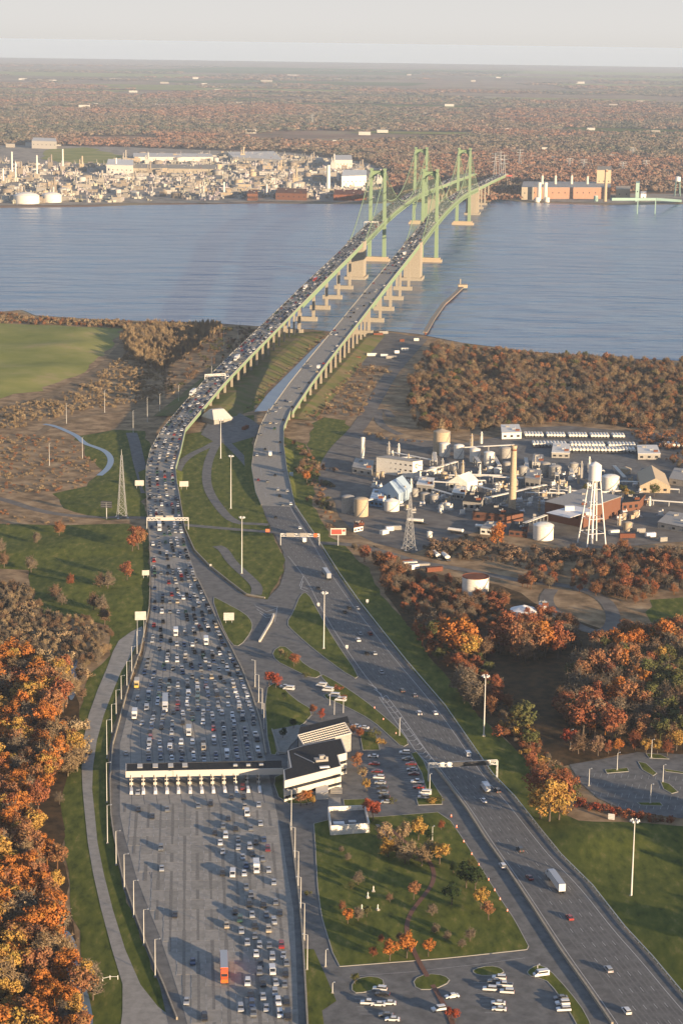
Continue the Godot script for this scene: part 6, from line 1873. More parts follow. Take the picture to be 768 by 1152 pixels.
func make_kits() -> void:
	for t in ["sedan", "suv", "pickup", "van", "hatchback"]:
		var body := MB.new()
		var glass := MB.new()
		var lamp := MB.new()
		var wz := [-1.45, 1.4]
		match t:
			"sedan":
				extrude(body, [Vector2(-2.4, 0.3), Vector2(-2.38, 0.68), Vector2(-2.1, 0.80), Vector2(-1.05, 0.95), Vector2(1.75, 1.0), Vector2(2.35, 0.92), Vector2(2.4, 0.3)], 1.82)
				cabin(glass, -1.15, 1.85, 0.82, 0.94, -0.35, 1.15, 0.66, 1.42)
				body.box(Vector3(0, 1.44, 0.4), Vector3(1.34, 0.06, 1.56))
			"hatchback":
				extrude(body, [Vector2(-2.05, 0.3), Vector2(-2.03, 0.72), Vector2(-1.8, 0.85), Vector2(-0.95, 1.0), Vector2(2.0, 1.05), Vector2(2.08, 0.3)], 1.78)
				cabin(glass, -1.1, 2.0, 0.82, 0.98, -0.25, 1.7, 0.66, 1.5)
				body.box(Vector3(0, 1.52, 0.72), Vector3(1.34, 0.06, 2.0))
				wz = [-1.25, 1.3]
			"suv":
				extrude(body, [Vector2(-2.4, 0.4), Vector2(-2.38, 0.9), Vector2(-2.1, 1.02), Vector2(-1.1, 1.12), Vector2(2.3, 1.15), Vector2(2.4, 0.4)], 1.95)
				cabin(glass, -1.15, 2.32, 0.9, 1.1, -0.5, 2.1, 0.76, 1.72)
				body.box(Vector3(0, 1.75, 0.8), Vector3(1.56, 0.08, 2.66))
				wz = [-1.5, 1.5]
			"pickup":
				extrude(body, [Vector2(-2.8, 0.45), Vector2(-2.78, 1.0), Vector2(-1.5, 1.15), Vector2(0.85, 1.15), Vector2(2.8, 1.12), Vector2(2.8, 0.45)], 1.98)
				cabin(glass, -1.5, 0.85, 0.9, 1.12, -0.8, 0.7, 0.76, 1.8)
				body.box(Vector3(0, 1.83, -0.05), Vector3(1.56, 0.08, 1.56))
				glass.box(Vector3(0, 1.14, 1.8), Vector3(1.6, 0.06, 1.8))
				wz = [-1.8, 1.75]
			"van":
				extrude(body, [Vector2(-2.7, 0.4), Vector2(-2.68, 1.0), Vector2(-2.0, 1.25), Vector2(-1.3, 2.1), Vector2(-1.0, 2.2), Vector2(2.6, 2.2), Vector2(2.7, 2.0), Vector2(2.7, 0.4)], 2.0)
				glass.box(Vector3(0, 1.65, -1.72), Vector3(1.7, 0.06, 1.05), Basis(Vector3.RIGHT, -0.88))
				for sx in [-1.01, 1.01]:
					glass.box(Vector3(sx, 1.65, 0.3), Vector3(0.04, 0.55, 3.6))
				glass.box(Vector3(0, 1.65, 2.72), Vector3(1.6, 0.55, 0.04))
				wz = [-1.7, 1.7]
		lamp.box(Vector3(-0.7, 0.78, 2.38 if t != "hatchback" else 2.06), Vector3(0.3, 0.18, 0.1))
		lamp.box(Vector3(0.7, 0.78, 2.38 if t != "hatchback" else 2.06), Vector3(0.3, 0.18, 0.1))
		kits[t] = {"body": body.mesh(), "windows": glass.mesh(M.glass), "tail_lamps": lamp.mesh(M.red), "wz": wz, "mb": body, "gb": glass}
	var w := MB.new()
	w.tube(Vector3(-0.12, 0, 0), Vector3(0.12, 0, 0), 0.34, 0.34, 12)
	kits["wheel"] = w.mesh(M.tyre)
	w = MB.new()
	w.tube(Vector3(-0.16, 0, 0), Vector3(0.16, 0, 0), 0.52, 0.52, 12)
	kits["big_wheel"] = w.mesh(M.tyre)
	for k in PAINT:
		var c: Array = PAINT[k]
		var p := flat(c[1], c[2], c[3], 0.32)
		p.clearcoat_enabled = true
		p.clearcoat = 0.6
		p.clearcoat_roughness = 0.1
		paints[k] = p

func car(called: String, kind: String, paint: String, at: Vector3, turn: float, label: String, group: String, cat := "car") -> void:
	var t := thing(called, label, cat, at, turn, group)
	var k: Dictionary = kits[kind]
	put(t, "body", k.body, paints[paint])
	put(t, "windows", k.windows)
	put(t, "tail_lamps", k.tail_lamps)
	for z in k.wz:
		for x in [-0.83, 0.83]:
			put(t, "wheel", kits.wheel, null, Vector3(x, 0.34, z))

func truck(kind: String, paint: String, at: Vector3, turn: float, label: String, box_paint := "w") -> void:
	var t := thing({"semi": "semi_truck", "box": "box_truck", "bus": "bus"}[kind], label, "bus" if kind == "bus" else "truck", at, turn)
	var m := MB.new()
	var cab := MB.new()
	var gl := MB.new()
	var wz := []
	var boxz := 0.0
	match kind:
		"semi":
			extrude(cab, [Vector2(-9.6, 0.7), Vector2(-9.6, 1.9), Vector2(-8.2, 2.2), Vector2(-7.9, 3.3), Vector2(-6.2, 3.9), Vector2(-5.6, 3.9), Vector2(-5.6, 0.7)], 2.4)
			cab.box(Vector3(0, 0.9, -4.0), Vector3(1.0, 0.5, 4.0))
			gl.box(Vector3(0, 2.75, -8.1), Vector3(2.1, 0.06, 0.95), Basis(Vector3.RIGHT, -1.3))
			for sx in [-1.22, 1.22]:
				gl.box(Vector3(sx, 2.7, -7.2), Vector3(0.05, 0.7, 1.0))
			m.box(Vector3(0, 2.65, 2.0), Vector3(2.55, 2.85, 14.2))
			m.box(Vector3(0, 1.1, 2.0), Vector3(1.2, 0.3, 13.0))
			wz = [-8.6, -4.9, -3.7, 6.6, 7.9]
		"box":
			extrude(cab, [Vector2(-4.0, 0.6), Vector2(-4.0, 1.4), Vector2(-3.3, 1.6), Vector2(-2.8, 2.4), Vector2(-1.9, 2.45), Vector2(-1.9, 0.6)], 2.1)
			gl.box(Vector3(0, 2.0, -3.12), Vector3(1.8, 0.06, 0.85), Basis(Vector3.RIGHT, -1.0))
			for sx in [-1.07, 1.07]:
				gl.box(Vector3(sx, 1.95, -2.4), Vector3(0.05, 0.5, 0.8))
			m.box(Vector3(0, 2.2, 1.4), Vector3(2.4, 2.4, 6.2))
			m.box(Vector3(0, 0.85, 1.0), Vector3(1.2, 0.3, 6.0))
			wz = [-3.0, 2.6]
		"bus":
			extrude(cab, [Vector2(-6.0, 0.45), Vector2(-6.0, 2.6), Vector2(-5.7, 3.2), Vector2(5.9, 3.25), Vector2(6.0, 3.0), Vector2(6.0, 0.45)], 2.5)
			for sx in [-1.26, 1.26]:
				gl.box(Vector3(sx, 2.2, 0), Vector3(0.05, 0.9, 11.0))
			gl.box(Vector3(0, 2.1, -6.01), Vector3(2.3, 1.1, 0.05))
			m.box(Vector3(0, 3.35, 1.0), Vector3(1.8, 0.25, 3.0))
			wz = [-3.8, 3.6]
	put(t, "cab" if kind != "bus" else "body", cab.mesh(), paints[paint])
	put(t, "windows", gl.mesh(), M.glass)
	put(t, "cargo_box" if kind != "bus" else "roof_unit", m.mesh(), paints[box_paint])
	for z in wz:
		for x in [-1.05, 1.05]:
			put(t, "wheel", kits.big_wheel, null, Vector3(x, 0.52, z))
	if kind == "semi":
		m = MB.new()
		m.box(Vector3(0, 4.1, 2.0), Vector3(2.5, 0.05, 14.1))
		put(t, "trailer_roof", m.mesh(), paints["s"])

func heading(a: Vector2, b: Vector2) -> float:
	return atan2(-(b.x - a.x), -(b.y - a.y))

func pick_paint() -> String:
	var r := rng.randf()
	for e in [[0.12, "w"], [0.32, "s"], [0.52, "g"], [0.79, "k"], [0.89, "b"], [0.905, "r"], [0.935, "m"], [0.965, "t"], [1.1, "n"]]:
		if r < e[0]:
			return e[1]
	return "s"

func pick_kind() -> String:
	var r := rng.randf()
	return "sedan" if r < 0.42 else ("suv" if r < 0.72 else ("hatchback" if r < 0.84 else ("pickup" if r < 0.9 else "van")))

func fan(z: float, l: PackedVector2Array, r: PackedVector2Array) -> Array:
	# left and right plaza edge at a depth z
	var o := []
	for p in [l, r]:
		for i in p.size() - 1:
			if (p[i].y <= z and p[i + 1].y >= z):
				o.append(lerpf(p[i].x, p[i + 1].x, (z - p[i].y) / maxf(p[i + 1].y - p[i].y, 0.01)))
				break
	return o

func build_vehicles(deck_l: Array, deck_r: Array) -> void:
	make_kits()
	var list := []   # [pos, turn, kind, paint, name, label, group, where]
	# --- past the booths, traced one by one
	var ex: Array = [[-52.1, -813.4, "k", "suv"], [-57.1, -811.1, "g", "sedan"], [-44, -822, "k", "sedan"], [-39, -822.6, "k", "suv"], [-39.9, -832.8, "m", "suv"], [-32.3, -813.2, "s", "sedan"], [-37.9, -810.9, "t", "sedan"], [-36.7, -802.8, "w", "van"], [-43.9, -797, "k", "sedan"], [-30.8, -792.2, "s", "sedan"], [-45.5, -788.7, "g", "sedan"], [-40.4, -786, "k", "suv"], [-34.4, -786.8, "g", "sedan"], [-48.4, -781.3, "k", "suv"], [-43.9, -778.2, "w", "suv"], [-38.8, -774.6, "g", "sedan"], [-31.7, -772.1, "k", "pickup"], [-28.6, -774.6, "b", "sedan"], [-45.6, -770.9, "w", "sedan"], [-38.3, -766.3, "s", "sedan"], [-33.9, -766.9, "s", "suv"], [-26.8, -764.9, "m", "suv"], [-44.1, -761.5, "s", "sedan"], [-32.5, -760.1, "k", "sedan"], [-36.1, -756.4, "s", "sedan"], [-28.4, -754.9, "g", "sedan"], [-34.4, -747.8, "b", "sedan"], [-25.7, -744, "s", "sedan"], [-42.9, -740.3, "k", "suv"], [-39, -739.1, "w", "van"], [-34.8, -740.2, "w", "sedan"], [-23.3, -732, "s", "sedan"], [-33.4, -727.3, "g", "sedan"], [-31.3, -719.3, "g", "suv"], [-31.5, -711.6, "k", "suv"], [-26.3, -710.9, "k", "suv"], [-22, -713.7, "g", "sedan"], [-36.2, -704.2, "k", "suv"], [-30.1, -702.1, "s", "sedan"], [-24.9, -702.3, "g", "sedan"], [-20.1, -704, "k", "sedan"], [-34.2, -697.7, "n", "suv"], [-22, -696.2, "s", "suv"], [-38.7, -692.5, "t", "sedan"], [-28.6, -692.2, "k", "suv"], [-33.2, -688.1, "s", "sedan"], [-23.7, -689.2, "t", "suv"], [-28.3, -683.8, "g", "sedan"], [-30.7, -678.5, "s", "sedan"], [-26.3, -676, "s", "hatchback"], [-22.9, -676.1, "g", "sedan"], [-18.7, -676, "r", "suv"], [-27.2, -669.2, "w", "sedan"], [-21.5, -666.5, "s", "suv"], [-17.8, -668.2, "s", "sedan"], [-25.4, -661.1, "k", "suv"], [-16.6, -662.1, "g", "sedan"], [-25.4, -654.5, "g", "suv"], [-21.1, -655.3, "w", "van"], [-16.6, -653.4, "k", "suv"], [-29, -646.2, "w", "suv"], [-23.9, -646, "k", "pickup"], [-19.7, -646.8, "s", "sedan"], [-16.7, -645.6, "g", "sedan"], [-27.6, -637.6, "k", "sedan"], [-23.5, -636, "s", "sedan"], [-19.7, -638.8, "s", "suv"], [-15.7, -632.3, "k", "suv"], [-18.4, -632.2, "w", "suv"], [-26.9, -630.4, "b", "suv"], [-30.4, -627.1, "s", "suv"], [-22.1, -627.7, "s", "sedan"], [-26.2, -624.2, "g", "pickup"], [-17.6, -623.4, "w", "suv"], [-14.9, -622.2, "k", "van"], [-41.7, -620.4, "k", "suv"], [-81.1, -806.1, "k", "sedan"], [-74.7, -798.3, "k", "sedan"], [-69.5, -806.6, "g", "sedan"], [-68.3, -764.2, "g", "suv"], [-66.2, -743.8, "s", "sedan"], [-57.7, -701.1, "k", "sedan"], [-48.5, -662.1, "b", "sedan"], [-48.3, -631.7, "s", "sedan"], [-83.2, -825.7, "s", "sedan"]]
	var tops: Array = [[-25.9, -817.5], [-11.8, -627.1]]
	var way := heading(Vector2(tops[0][0], tops[0][1]), Vector2(tops[1][0], tops[1][1]))
	for e in ex:
		list.append([Vector3(e[0], ROAD + 0.12, e[1]), way + rng.randf_range(-0.05, 0.05), e[3], e[2], "car", "past the toll booths", "cars leaving the toll booths"])
	# --- the queue
	var l := poly([-139.3, -1446.6, -134.2, -1405.6, -122.3, -1297, -113.1, -1209.8, -105.2, -1129.2, -99.2, -1038.3, -98.7, -990.3, -97.8, -934.1, -96.6, -887.3, -92.5, -841.4, -89.5, -809.8])
	var r := poly([-117.4, -1448.2, -109.7, -1390.1, -100.7, -1303.4, -90.6, -1228.7, -83.8, -1186, -74.4, -1136.6, -65.2, -1083.9, -57.3, -1045.3, -48.6, -1001.7, -41.9, -959.9, -36.8, -921.2, -32.2, -875.8, -28.5, -844.1, -25.3, -812.4])
	var tr_pos: Array = [[-82.1, -945.6], [-95, -929], [-68, -905.8], [-86.9, -1068.9], [-69.8, -1052.9], [-98.7, -977.1]]
	var zz := -868.0
	var lane_count := {}
	while zz > -1410.0:
		var e := fan(zz, l, r)
		var f := fan(zz + 8.0, l, r)
		if e.size() < 2 or f.size() < 2:
			break
		var w: float = e[1] - e[0]
		var n := clampi(int(round(w / lerpf(4.85, 4.0, clampf((-zz - 900.0) / 300.0, 0, 1)))), 4, 13)
		for k in n:
			var fr := (k + 0.5) / n
			var occ := 0.86
			if -zz > 985.0:
				occ = lerpf(0.45, 0.85, fr)
			if -zz > 1060.0:
				occ = lerpf(0.25, 0.75, fr)
			if fr < 0.12 and -zz < 980.0:
				occ = 0.35
			if rng.randf() > occ:
				continue
			var x := lerpf(e[0], e[1], fr) + rng.randf_range(-0.35, 0.35)
			var z := zz + rng.randf_range(-1.1, 1.1)
			var hit := false
			for q in tr_pos:
				if absf(q[0] - x) < 3.4 and absf(q[1] - z) < 13.0:
					hit = true
			if hit:
				continue
			var lane := int(fr * 13.0) + 1
			lane_count[lane] = lane_count.get(lane, 0) + 1
			list.append([Vector3(x, ROAD + 0.05, z), heading(Vector2(lerpf(e[0], e[1], fr), zz), Vector2(lerpf(f[0], f[1], fr), zz + 8.0)) + rng.randf_range(-0.04, 0.04), pick_kind(), pick_paint(), "car", "@%s from the canopy in the %s queue lane from the left" % [nth(lane_count[lane]), nth(lane)], "cars queueing for the toll booths"])
		zz -= 7.1
	# --- the right-hand highway, driving away
	var hw: Array = [[-43.5, -1348.1, "k", "sedan"], [-26.9, -1318, "w", "suv"], [2.6, -1114.5, "k", "sedan"], [5.1, -1122.6, "k", "suv"], [9.5, -1122.8, "s", "sedan"], [10.9, -1071.1, "s", "sedan"], [16.1, -1071.3, "m", "suv"], [9.7, -1058.7, "w", "sedan"], [14.2, -1034.8, "k", "sedan"], [18, -1035, "s", "sedan"], [21, -1002, "s", "sedan"], [30.6, -971.7, "k", "suv"], [36.5, -964.9, "g", "sedan"], [37.7, -936.9, "w", "suv"], [45.3, -938, "w", "sedan"], [57.4, -879.6, "w", "van"], [60.6, -822.1, "w", "sedan"], [71.6, -768.2, "k", "suv"], [72.9, -740.2, "m", "sedan"], [84.3, -703.7, "r", "sedan"], [93, -660.4, "s", "suv"], [95.1, -629.2, "w", "suv"], [67.2, -833.9, "k", "suv"], [-12.7, -1165.5, "k", "sedan"], [-10, -1157.7, "g", "sedan"], [-39.9, -1386.3, "g", "sedan"]]
	for e in hw:
		var best := 0
		for i in highway_line.size() - 1:
			if highway_line[i].distance_to(Vector2(e[0], e[1])) < highway_line[best].distance_to(Vector2(e[0], e[1])):
				best = i
		best = clampi(best, 1, highway_line.size() - 2)
		list.append([Vector3(e[0], ROAD + 0.06, e[1]), heading(highway_line[best + 1], highway_line[best - 1]), e[3], e[2], "car", "on the right-hand highway", "cars on the right-hand highway"])
	list.append([Vector3(63.6, 0, -751.2) + Vector3(0, ROAD, 0), 0.194, "suv", "w", "car", "@stopped on the ramp side of the pale median wall", "cars on the ramp"])
	# --- parked cars
	for e in [[8, -916.8, "w", "sedan", 1.2], [11.6, -914.9, "w", "sedan", 1.2], [15.5, -875.5, "w", "sedan", 1.45], [15.9, -865.5, "r", "sedan", 1.45], [16.9, -856, "m", "sedan", 1.45], [17.6, -848.2, "w", "suv", 1.45], [18.1, -841.9, "s", "sedan", 1.45], [18.8, -836.2, "k", "sedan", 1.45], [19, -830.2, "g", "sedan", 1.45], [19.5, -824.6, "k", "suv", 1.45], [20.4, -818.8, "s", "sedan", 1.45], [29.5, -880.8, "w", "suv", 1.5], [30.5, -872.6, "g", "sedan", 1.5], [31.9, -866.2, "m", "sedan", 1.5], [32.1, -858.9, "s", "sedan", 1.5], [32.7, -853.3, "m", "sedan", 1.5], [33.9, -843.4, "w", "pickup", 1.5], [34.2, -836.9, "r", "sedan", 1.5], [36.7, -829.5, "w", "van", 1.5], [35.9, -824.8, "s", "suv", 1.5]]:
		list.append([Vector3(e[0], ROAD + 0.02, e[1]), e[4], e[3], e[2], "parked_car", "parked in the staff car park", "cars in the staff car park"])
	for e in [[15, -642.9, "w", "suv", 1.4], [15.8, -639.3, "k", "sedan", 1.4], [11.3, -632.5, "w", "pickup", 1.5], [14.3, -631.7, "w", "sedan", 1.5], [17.8, -632.7, "w", "sedan", 1.5], [16.7, -624.1, "g", "sedan", 1.5], [18.7, -621.1, "w", "sedan", 1.5], [33.9, -628.8, "w", "suv", 1.9], [38.7, -638.4, "w", "sedan", 1.9], [55.3, -652.7, "w", "suv", 1.45], [51.6, -644.1, "w", "suv", 1.45], [56.7, -647.3, "w", "pickup", 1.45], [57.2, -642.3, "w", "suv", 1.45], [53.7, -633.9, "w", "sedan", 1.45], [53.7, -629.5, "w", "sedan", 1.45], [69.7, -655.9, "w", "van", 1.9], [74.6, -638.4, "g", "sedan", 1.7], [74.8, -634.3, "w", "suv", 1.7], [74.7, -629.8, "w", "suv", 1.7], [53.6, -650.2, "g", "sedan", 1.45]]:
		list.append([Vector3(e[0], ROAD + 0.02, e[1]), e[4], e[3], e[2], "parked_car", "parked in the bottom edge car park", "cars in the lower car park"])
	for e in [[-8.5, -977.8, "w", "van", 1.3], [-5.3, -970.8, "w", "van", 1.3], [-2.4, -962, "w", "van", 1.3], [0.9, -955.6, "w", "van", 1.3], [-26.1, -974.8, "w", "pickup", 1.3], [-24.3, -972, "w", "van", 1.3]]:
		list.append([Vector3(e[0], ROAD + 0.02, e[1]), e[4], e[3], e[2], "parked_car", "parked above the toll building", "vans parked above the toll building"])
	# nearest 300 are things of their own, the rest one mass of traffic
	list.sort_custom(func(a, b): return (a[0] as Vector3).length_squared() < (b[0] as Vector3).length_squared())
	var tally := {}
	for e in list:
		var key: String = e[3] + e[2] + e[5]
		tally[key] = tally.get(key, 0) + 1
	var seen := {}
	var far := []
	var made := 0
	for e in list:
		if made >= 300:
			far.append([e[0], e[1], e[3]])
			continue
		made += 1
		var what: String = PAINT[e[3]][0] + " " + {"sedan": "sedan", "suv": "SUV", "pickup": "pickup", "van": "van", "hatchback": "hatchback"}[e[2]]
		var label := ""
		if e[5].begins_with("@"):
			label = what + " " + e[5].substr(1)
		else:
			var key: String = e[3] + e[2] + e[5]
			seen[key] = seen.get(key, 0) + 1
			label = what + " " + e[5]
			if tally[key] > 1:
				label += ", %s nearest of its look" % nth(seen[key])
		car(e[4], e[2], e[3], e[0], e[1], label, e[6])
	# --- trucks
	truck("semi", "o", Vector3(-37.4, 0, -654.8) + Vector3(0, ROAD + 0.12, 0), way, "orange semi truck with grey-roofed trailer past the toll booths", "o")
	truck("box", "w", Vector3(-30.3, 0, -744.2) + Vector3(0, ROAD + 0.12, 0), way, "white box truck among the cars past the booths", "w")
	var qway := -3.062
	truck("semi", "w", Vector3(-81.9, 0, -942.9) + Vector3(0, ROAD + 0.05, 0), qway, "white semi truck queueing above the toll canopy", "w")
	truck("box", "w", Vector3(-94.7, 0, -926.4) + Vector3(0, ROAD + 0.05, 0), -3.082, "white box truck at the left edge of the queue", "w")
	truck("box", "w", Vector3(-67.8, 0, -903.3) + Vector3(0, ROAD + 0.05, 0), qway, "white box truck close above the middle of the canopy", "s")
	truck("box", "w", Vector3(-86.7, 0, -1065.5) + Vector3(0, ROAD + 0.05, 0), qway, "white box truck in the upper left of the queue", "w")
	truck("box", "w", Vector3(-69.6, 0, -1049.6) + Vector3(0, ROAD + 0.05, 0), qway, "white box truck in the upper right of the queue", "w")
	truck("box", "y", Vector3(-98.4, 0, -974.2) + Vector3(0, ROAD + 0.05, 0), -3.082, "small yellow truck by the left shoulder of the queue", "t")
	truck("semi", "w", Vector3(-117.1, 0, -1312.3) + Vector3(0, ROAD + 0.05, 0), -3.043, "white semi truck just below the left sign gantry", "w")
	truck("semi", "w", Vector3(82.1, 0, -734.6) + Vector3(0, ROAD + 0.06, 0), 0.185, "white semi truck driving away on the lower highway", "w")
	truck("box", "w", Vector3(62.3, 0, -835.9) + Vector3(0, ROAD + 0.06, 0), 0.184, "white truck on the highway just below the sign gantry", "w")
	truck("semi", "s", Vector3(-8.4, 0, -1194.5) + Vector3(0, ROAD + 0.06, 0), 0.187, "pale semi truck driving away on the upper highway", "s")
	truck("box", "w", Vector3(-23.8, 0, -1281.2) + Vector3(0, ROAD + 0.06, 0), 0.211, "white box truck under the right highway gantry", "w")
	truck("box", "w", Vector3(-54, 4, -1540.1) + Vector3(0, 0.9, 0), 0.036, "white box truck on the curve of the right approach", "w")
	for a in [["white truck high on the left approach beside its sign gantry", Vector3(-128.1, 13.6, -1760.7), "semi", "w"], ["white truck on the left approach above the wood", Vector3(-98.5, 21, -1913.9), "semi", "w"], ["red truck on the left bridge over the river", Vector3(-34.8, 38, -2427.5), "semi", "r"], ["white truck behind the red one on the left bridge", Vector3(-44.3, 36.5, -2358.4), "semi", "w"]]:
		truck(a[2], a[3], a[1] + Vector3(0, 0.3, 0), atan2(U.x, U.z), a[0], a[3])
	truck("box", "w", Vector3(-22.4, 20, -1873.5) + Vector3(0, 0.3, 0), atan2(-U.x, -U.z), "white truck on the right approach above the wharf", "w")
	truck("semi", "w", Vector3(75.9, 45, -2675.4) + Vector3(0, 0.5, 0), atan2(-U.x, -U.z), "white truck on the right bridge above its anchorage", "w")
	# --- dense traffic on the bridges, too small to count
	for dk in [[deck_l, true], [deck_r, false]]:
		var L: Array = dk[0][0]
		var R: Array = dk[0][1]
		for i in L.size() - 1:
			var seg: float = (L[i] as Vector3).distance_to(L[i + 1])
			var at_s: float = ((L[i] as Vector3) - Vector3(60, 0, -3040)).dot(U)
			var gap := 8.6 if dk[1] else (60.0 if at_s < -420.0 else 13.0)
			if at_s > 700.0:
				gap *= 1.6
			for lane in 4:
				var t := rng.randf() * gap
				while t < seg:
					if rng.randf() < 0.86:
						var a: Vector3 = (L[i] as Vector3).lerp(L[i + 1], t / seg)
						var b: Vector3 = (R[i] as Vector3).lerp(R[i + 1], t / seg)
						var d: Vector3 = (L[i + 1] - L[i]) if dk[1] else (L[i] - L[i + 1])
						far.append([a.lerp(b, (lane + 0.5) / 4.0) + Vector3.UP * 0.08, atan2(-d.x, -d.z), pick_paint()])
					t += gap * rng.randf_range(0.75, 1.4)
	var ft := Node3D.new()
	ft.name = "far_traffic"
	ft.set_meta("kind", "stuff")
	ft.set_meta("label", "dense small traffic on the bridges and their approaches")
	ft.set_meta("category", "traffic")
	add_child(ft)
	var idx := 0
	for kind in ["sedan", "suv"]:
		var mb := MB.new()
		for src in [[kits[kind].mb, Color(1, 1, 1)], [kits[kind].gb, Color(0.03, 0.03, 0.035)]]:
			for i in src[0].v.size():
				mb.v.append(src[0].v[i])
				mb.n.append(src[0].n[i])
				mb.c.append(src[1])
		var mm := MultiMesh.new()
		mm.transform_format = MultiMesh.TRANSFORM_3D
		mm.use_colors = true
		mm.mesh = mb.mesh(tinted(0.35))
		var mine := []
		for i in far.size():
			if i % 2 == idx:
				mine.append(far[i])
		mm.instance_count = mine.size()
		for i in mine.size():
			mm.set_instance_transform(i, Transform3D(Basis(Vector3.UP, mine[i][1]), mine[i][0]))
			var c: Array = PAINT[mine[i][2]]
			mm.set_instance_color(i, Color(c[1], c[2], c[3]))
		var mi := MultiMeshInstance3D.new()
		mi.name = "cars"
		mi.multimesh = mm
		ft.add_child(mi, true)
		idx += 1
	print("cars ", made, " far ", far.size())


# ---------------------------------------------------------------- trees
var crowns := []      # leafy crown meshes (about 1 m radius unit scaled to metres)
var bare := []        # twiggy crown meshes
var bushes := []
var trunks := []
var leaf_mats := {}
const LEAF := {"orange": ["orange", 0.380, 0.140, 0.034], "rust": ["rust-red", 0.250, 0.090, 0.042], "red": ["bright red", 0.28, 0.062, 0.032], "gold": ["golden yellow", 0.36, 0.215, 0.055], "brown": ["brown", 0.200, 0.128, 0.078], "dun": ["grey-brown", 0.190, 0.150, 0.105], "olive": ["olive green", 0.10, 0.10, 0.035], "dark": ["dark green", 0.028, 0.045, 0.016], "tan": ["tan", 0.270, 0.190, 0.105], "copper": ["copper", 0.270, 0.128, 0.060], "straw": ["straw-coloured", 0.330, 0.245, 0.140]}
var woods := []       # [pos, scale, kind, colour, zone]

func leaf_quad(m: MB, p: Vector3, out: Vector3, s: float) -> void:
	var n := (out + Vector3(rng.randf_range(-1, 1), rng.randf_range(-0.6, 1), rng.randf_range(-1, 1)) * 0.75).normalized()
	var a := n.cross(Vector3(rng.randf_range(-1, 1), rng.randf_range(-1, 1), rng.randf_range(-1, 1))).normalized() * s
	var b := n.cross(a).normalized() * s * rng.randf_range(0.5, 0.9)
	m.tri(p - a * 0.5 - b * 0.5, p + a * 0.6 - b * 0.3, p + b * 0.7)
	m.tri(p + a * 0.6 - b * 0.3, p + a * 0.4 + b * 0.6, p + b * 0.7)

func make_tree_kits() -> void:
	# crowns for a tree 10 m tall: trunk to 3 m, crown radius about 4 m
	for k in 7:
		var m := MB.new()
		var lobes := 26 + rng.randi() % 10
		var tall := rng.randf_range(0.85, 1.25)
		var lean := Vector3(rng.randf_range(-0.5, 0.5), 0, rng.randf_range(-0.5, 0.5))
		for i in lobes:
			var d := Vector3(rng.randfn(), rng.randfn() * 0.8 + 0.15, rng.randfn()).normalized()
			var f := pow(rng.randf(), 0.45)
			var c := Vector3(0, 6.2, 0) + lean + Vector3(d.x * 3.0, d.y * 3.0 * tall, d.z * 3.0) * f
			c.y = maxf(c.y, 2.6)
			var r := rng.randf_range(0.85, 1.6)
			var tone := rng.randf_range(0.72, 1.3)
			var warm := rng.randf_range(0.85, 1.2)
			for j in 46:
				var e := Vector3(rng.randfn(), rng.randfn(), rng.randfn()).normalized()
				var t := tone * rng.randf_range(0.8, 1.22)
				m.col = Color(t, t * warm, t)
				leaf_quad(m, c + e * r * pow(rng.randf(), 0.3), e, rng.randf_range(0.34, 0.62))
		crowns.append(m)
	for k in 4:
		var m := MB.new()
		for i in 62:
			var d := Vector3(rng.randfn(), absf(rng.randfn()) * 1.0 + 0.15, rng.randfn()).normalized()
			var s := Vector3(0, rng.randf_range(2.0, 5.0), 0)
			var e := s + Vector3(d.x * 3.6, d.y * 4.6, d.z * 3.6) * rng.randf_range(0.6, 1.05)
			var t := rng.randf_range(0.7, 1.25)
			m.col = Color(t, t, t)
			stick(m, s, e, 0.13)
			for j in 22:
				var b := s.lerp(e, rng.randf_range(0.35, 1.0))
				var q := b + Vector3(rng.randfn(), rng.randfn() + 0.4, rng.randfn()) * 0.65
				t = rng.randf_range(0.7, 1.3)
				m.col = Color(t, t, t)
				stick(m, b, q, 0.09)
				if j % 2 == 0:
					leaf_quad(m, q, (q - Vector3(0, 5, 0)).normalized(), rng.randf_range(0.25, 0.45))
		bare.append(m)
	for k in 4:
		var m := MB.new()
		for i in 9:
			var c := Vector3(rng.randfn() * 0.8, rng.randf_range(0.5, 1.5), rng.randfn() * 0.8)
			var tone := rng.randf_range(0.7, 1.3)
			for j in 40:
				var e := Vector3(rng.randfn(), rng.randfn(), rng.randfn()).normalized()
				var t := tone * rng.randf_range(0.75, 1.25)
				m.col = Color(t, t, t)
				var p := c + e * 0.75 * pow(rng.randf(), 0.35)
				p.y = absf(p.y)
				leaf_quad(m, p, e, rng.randf_range(0.2, 0.42))
		bushes.append(m)
	for k in 4:
		var m := MB.new()
		var top := Vector3(rng.randf_range(-0.4, 0.4), 4.6, rng.randf_range(-0.4, 0.4))
		m.tube(Vector3.ZERO, top * 0.55, 0.28, 0.2, 7, false)
		m.tube(top * 0.55, top, 0.2, 0.13, 7, false)
		for i in 6:
			var a := top * rng.randf_range(0.5, 0.95)
			var d := Vector3(rng.randf_range(-1, 1), rng.randf_range(0.5, 1.1), rng.randf_range(-1, 1)).normalized()
			m.tube(a, a + d * rng.randf_range(2.0, 3.6), 0.11, 0.04, 5, false)
		trunks.append(m)
	for k in LEAF:
		var c: Array = LEAF[k]
		var mt := tinted(0.9)
		mt.albedo_color = lin(c[1], c[2], c[3])
		mt.backlight_enabled = true
		mt.backlight = Color(0.35, 0.28, 0.18)
		leaf_mats[k] = mt

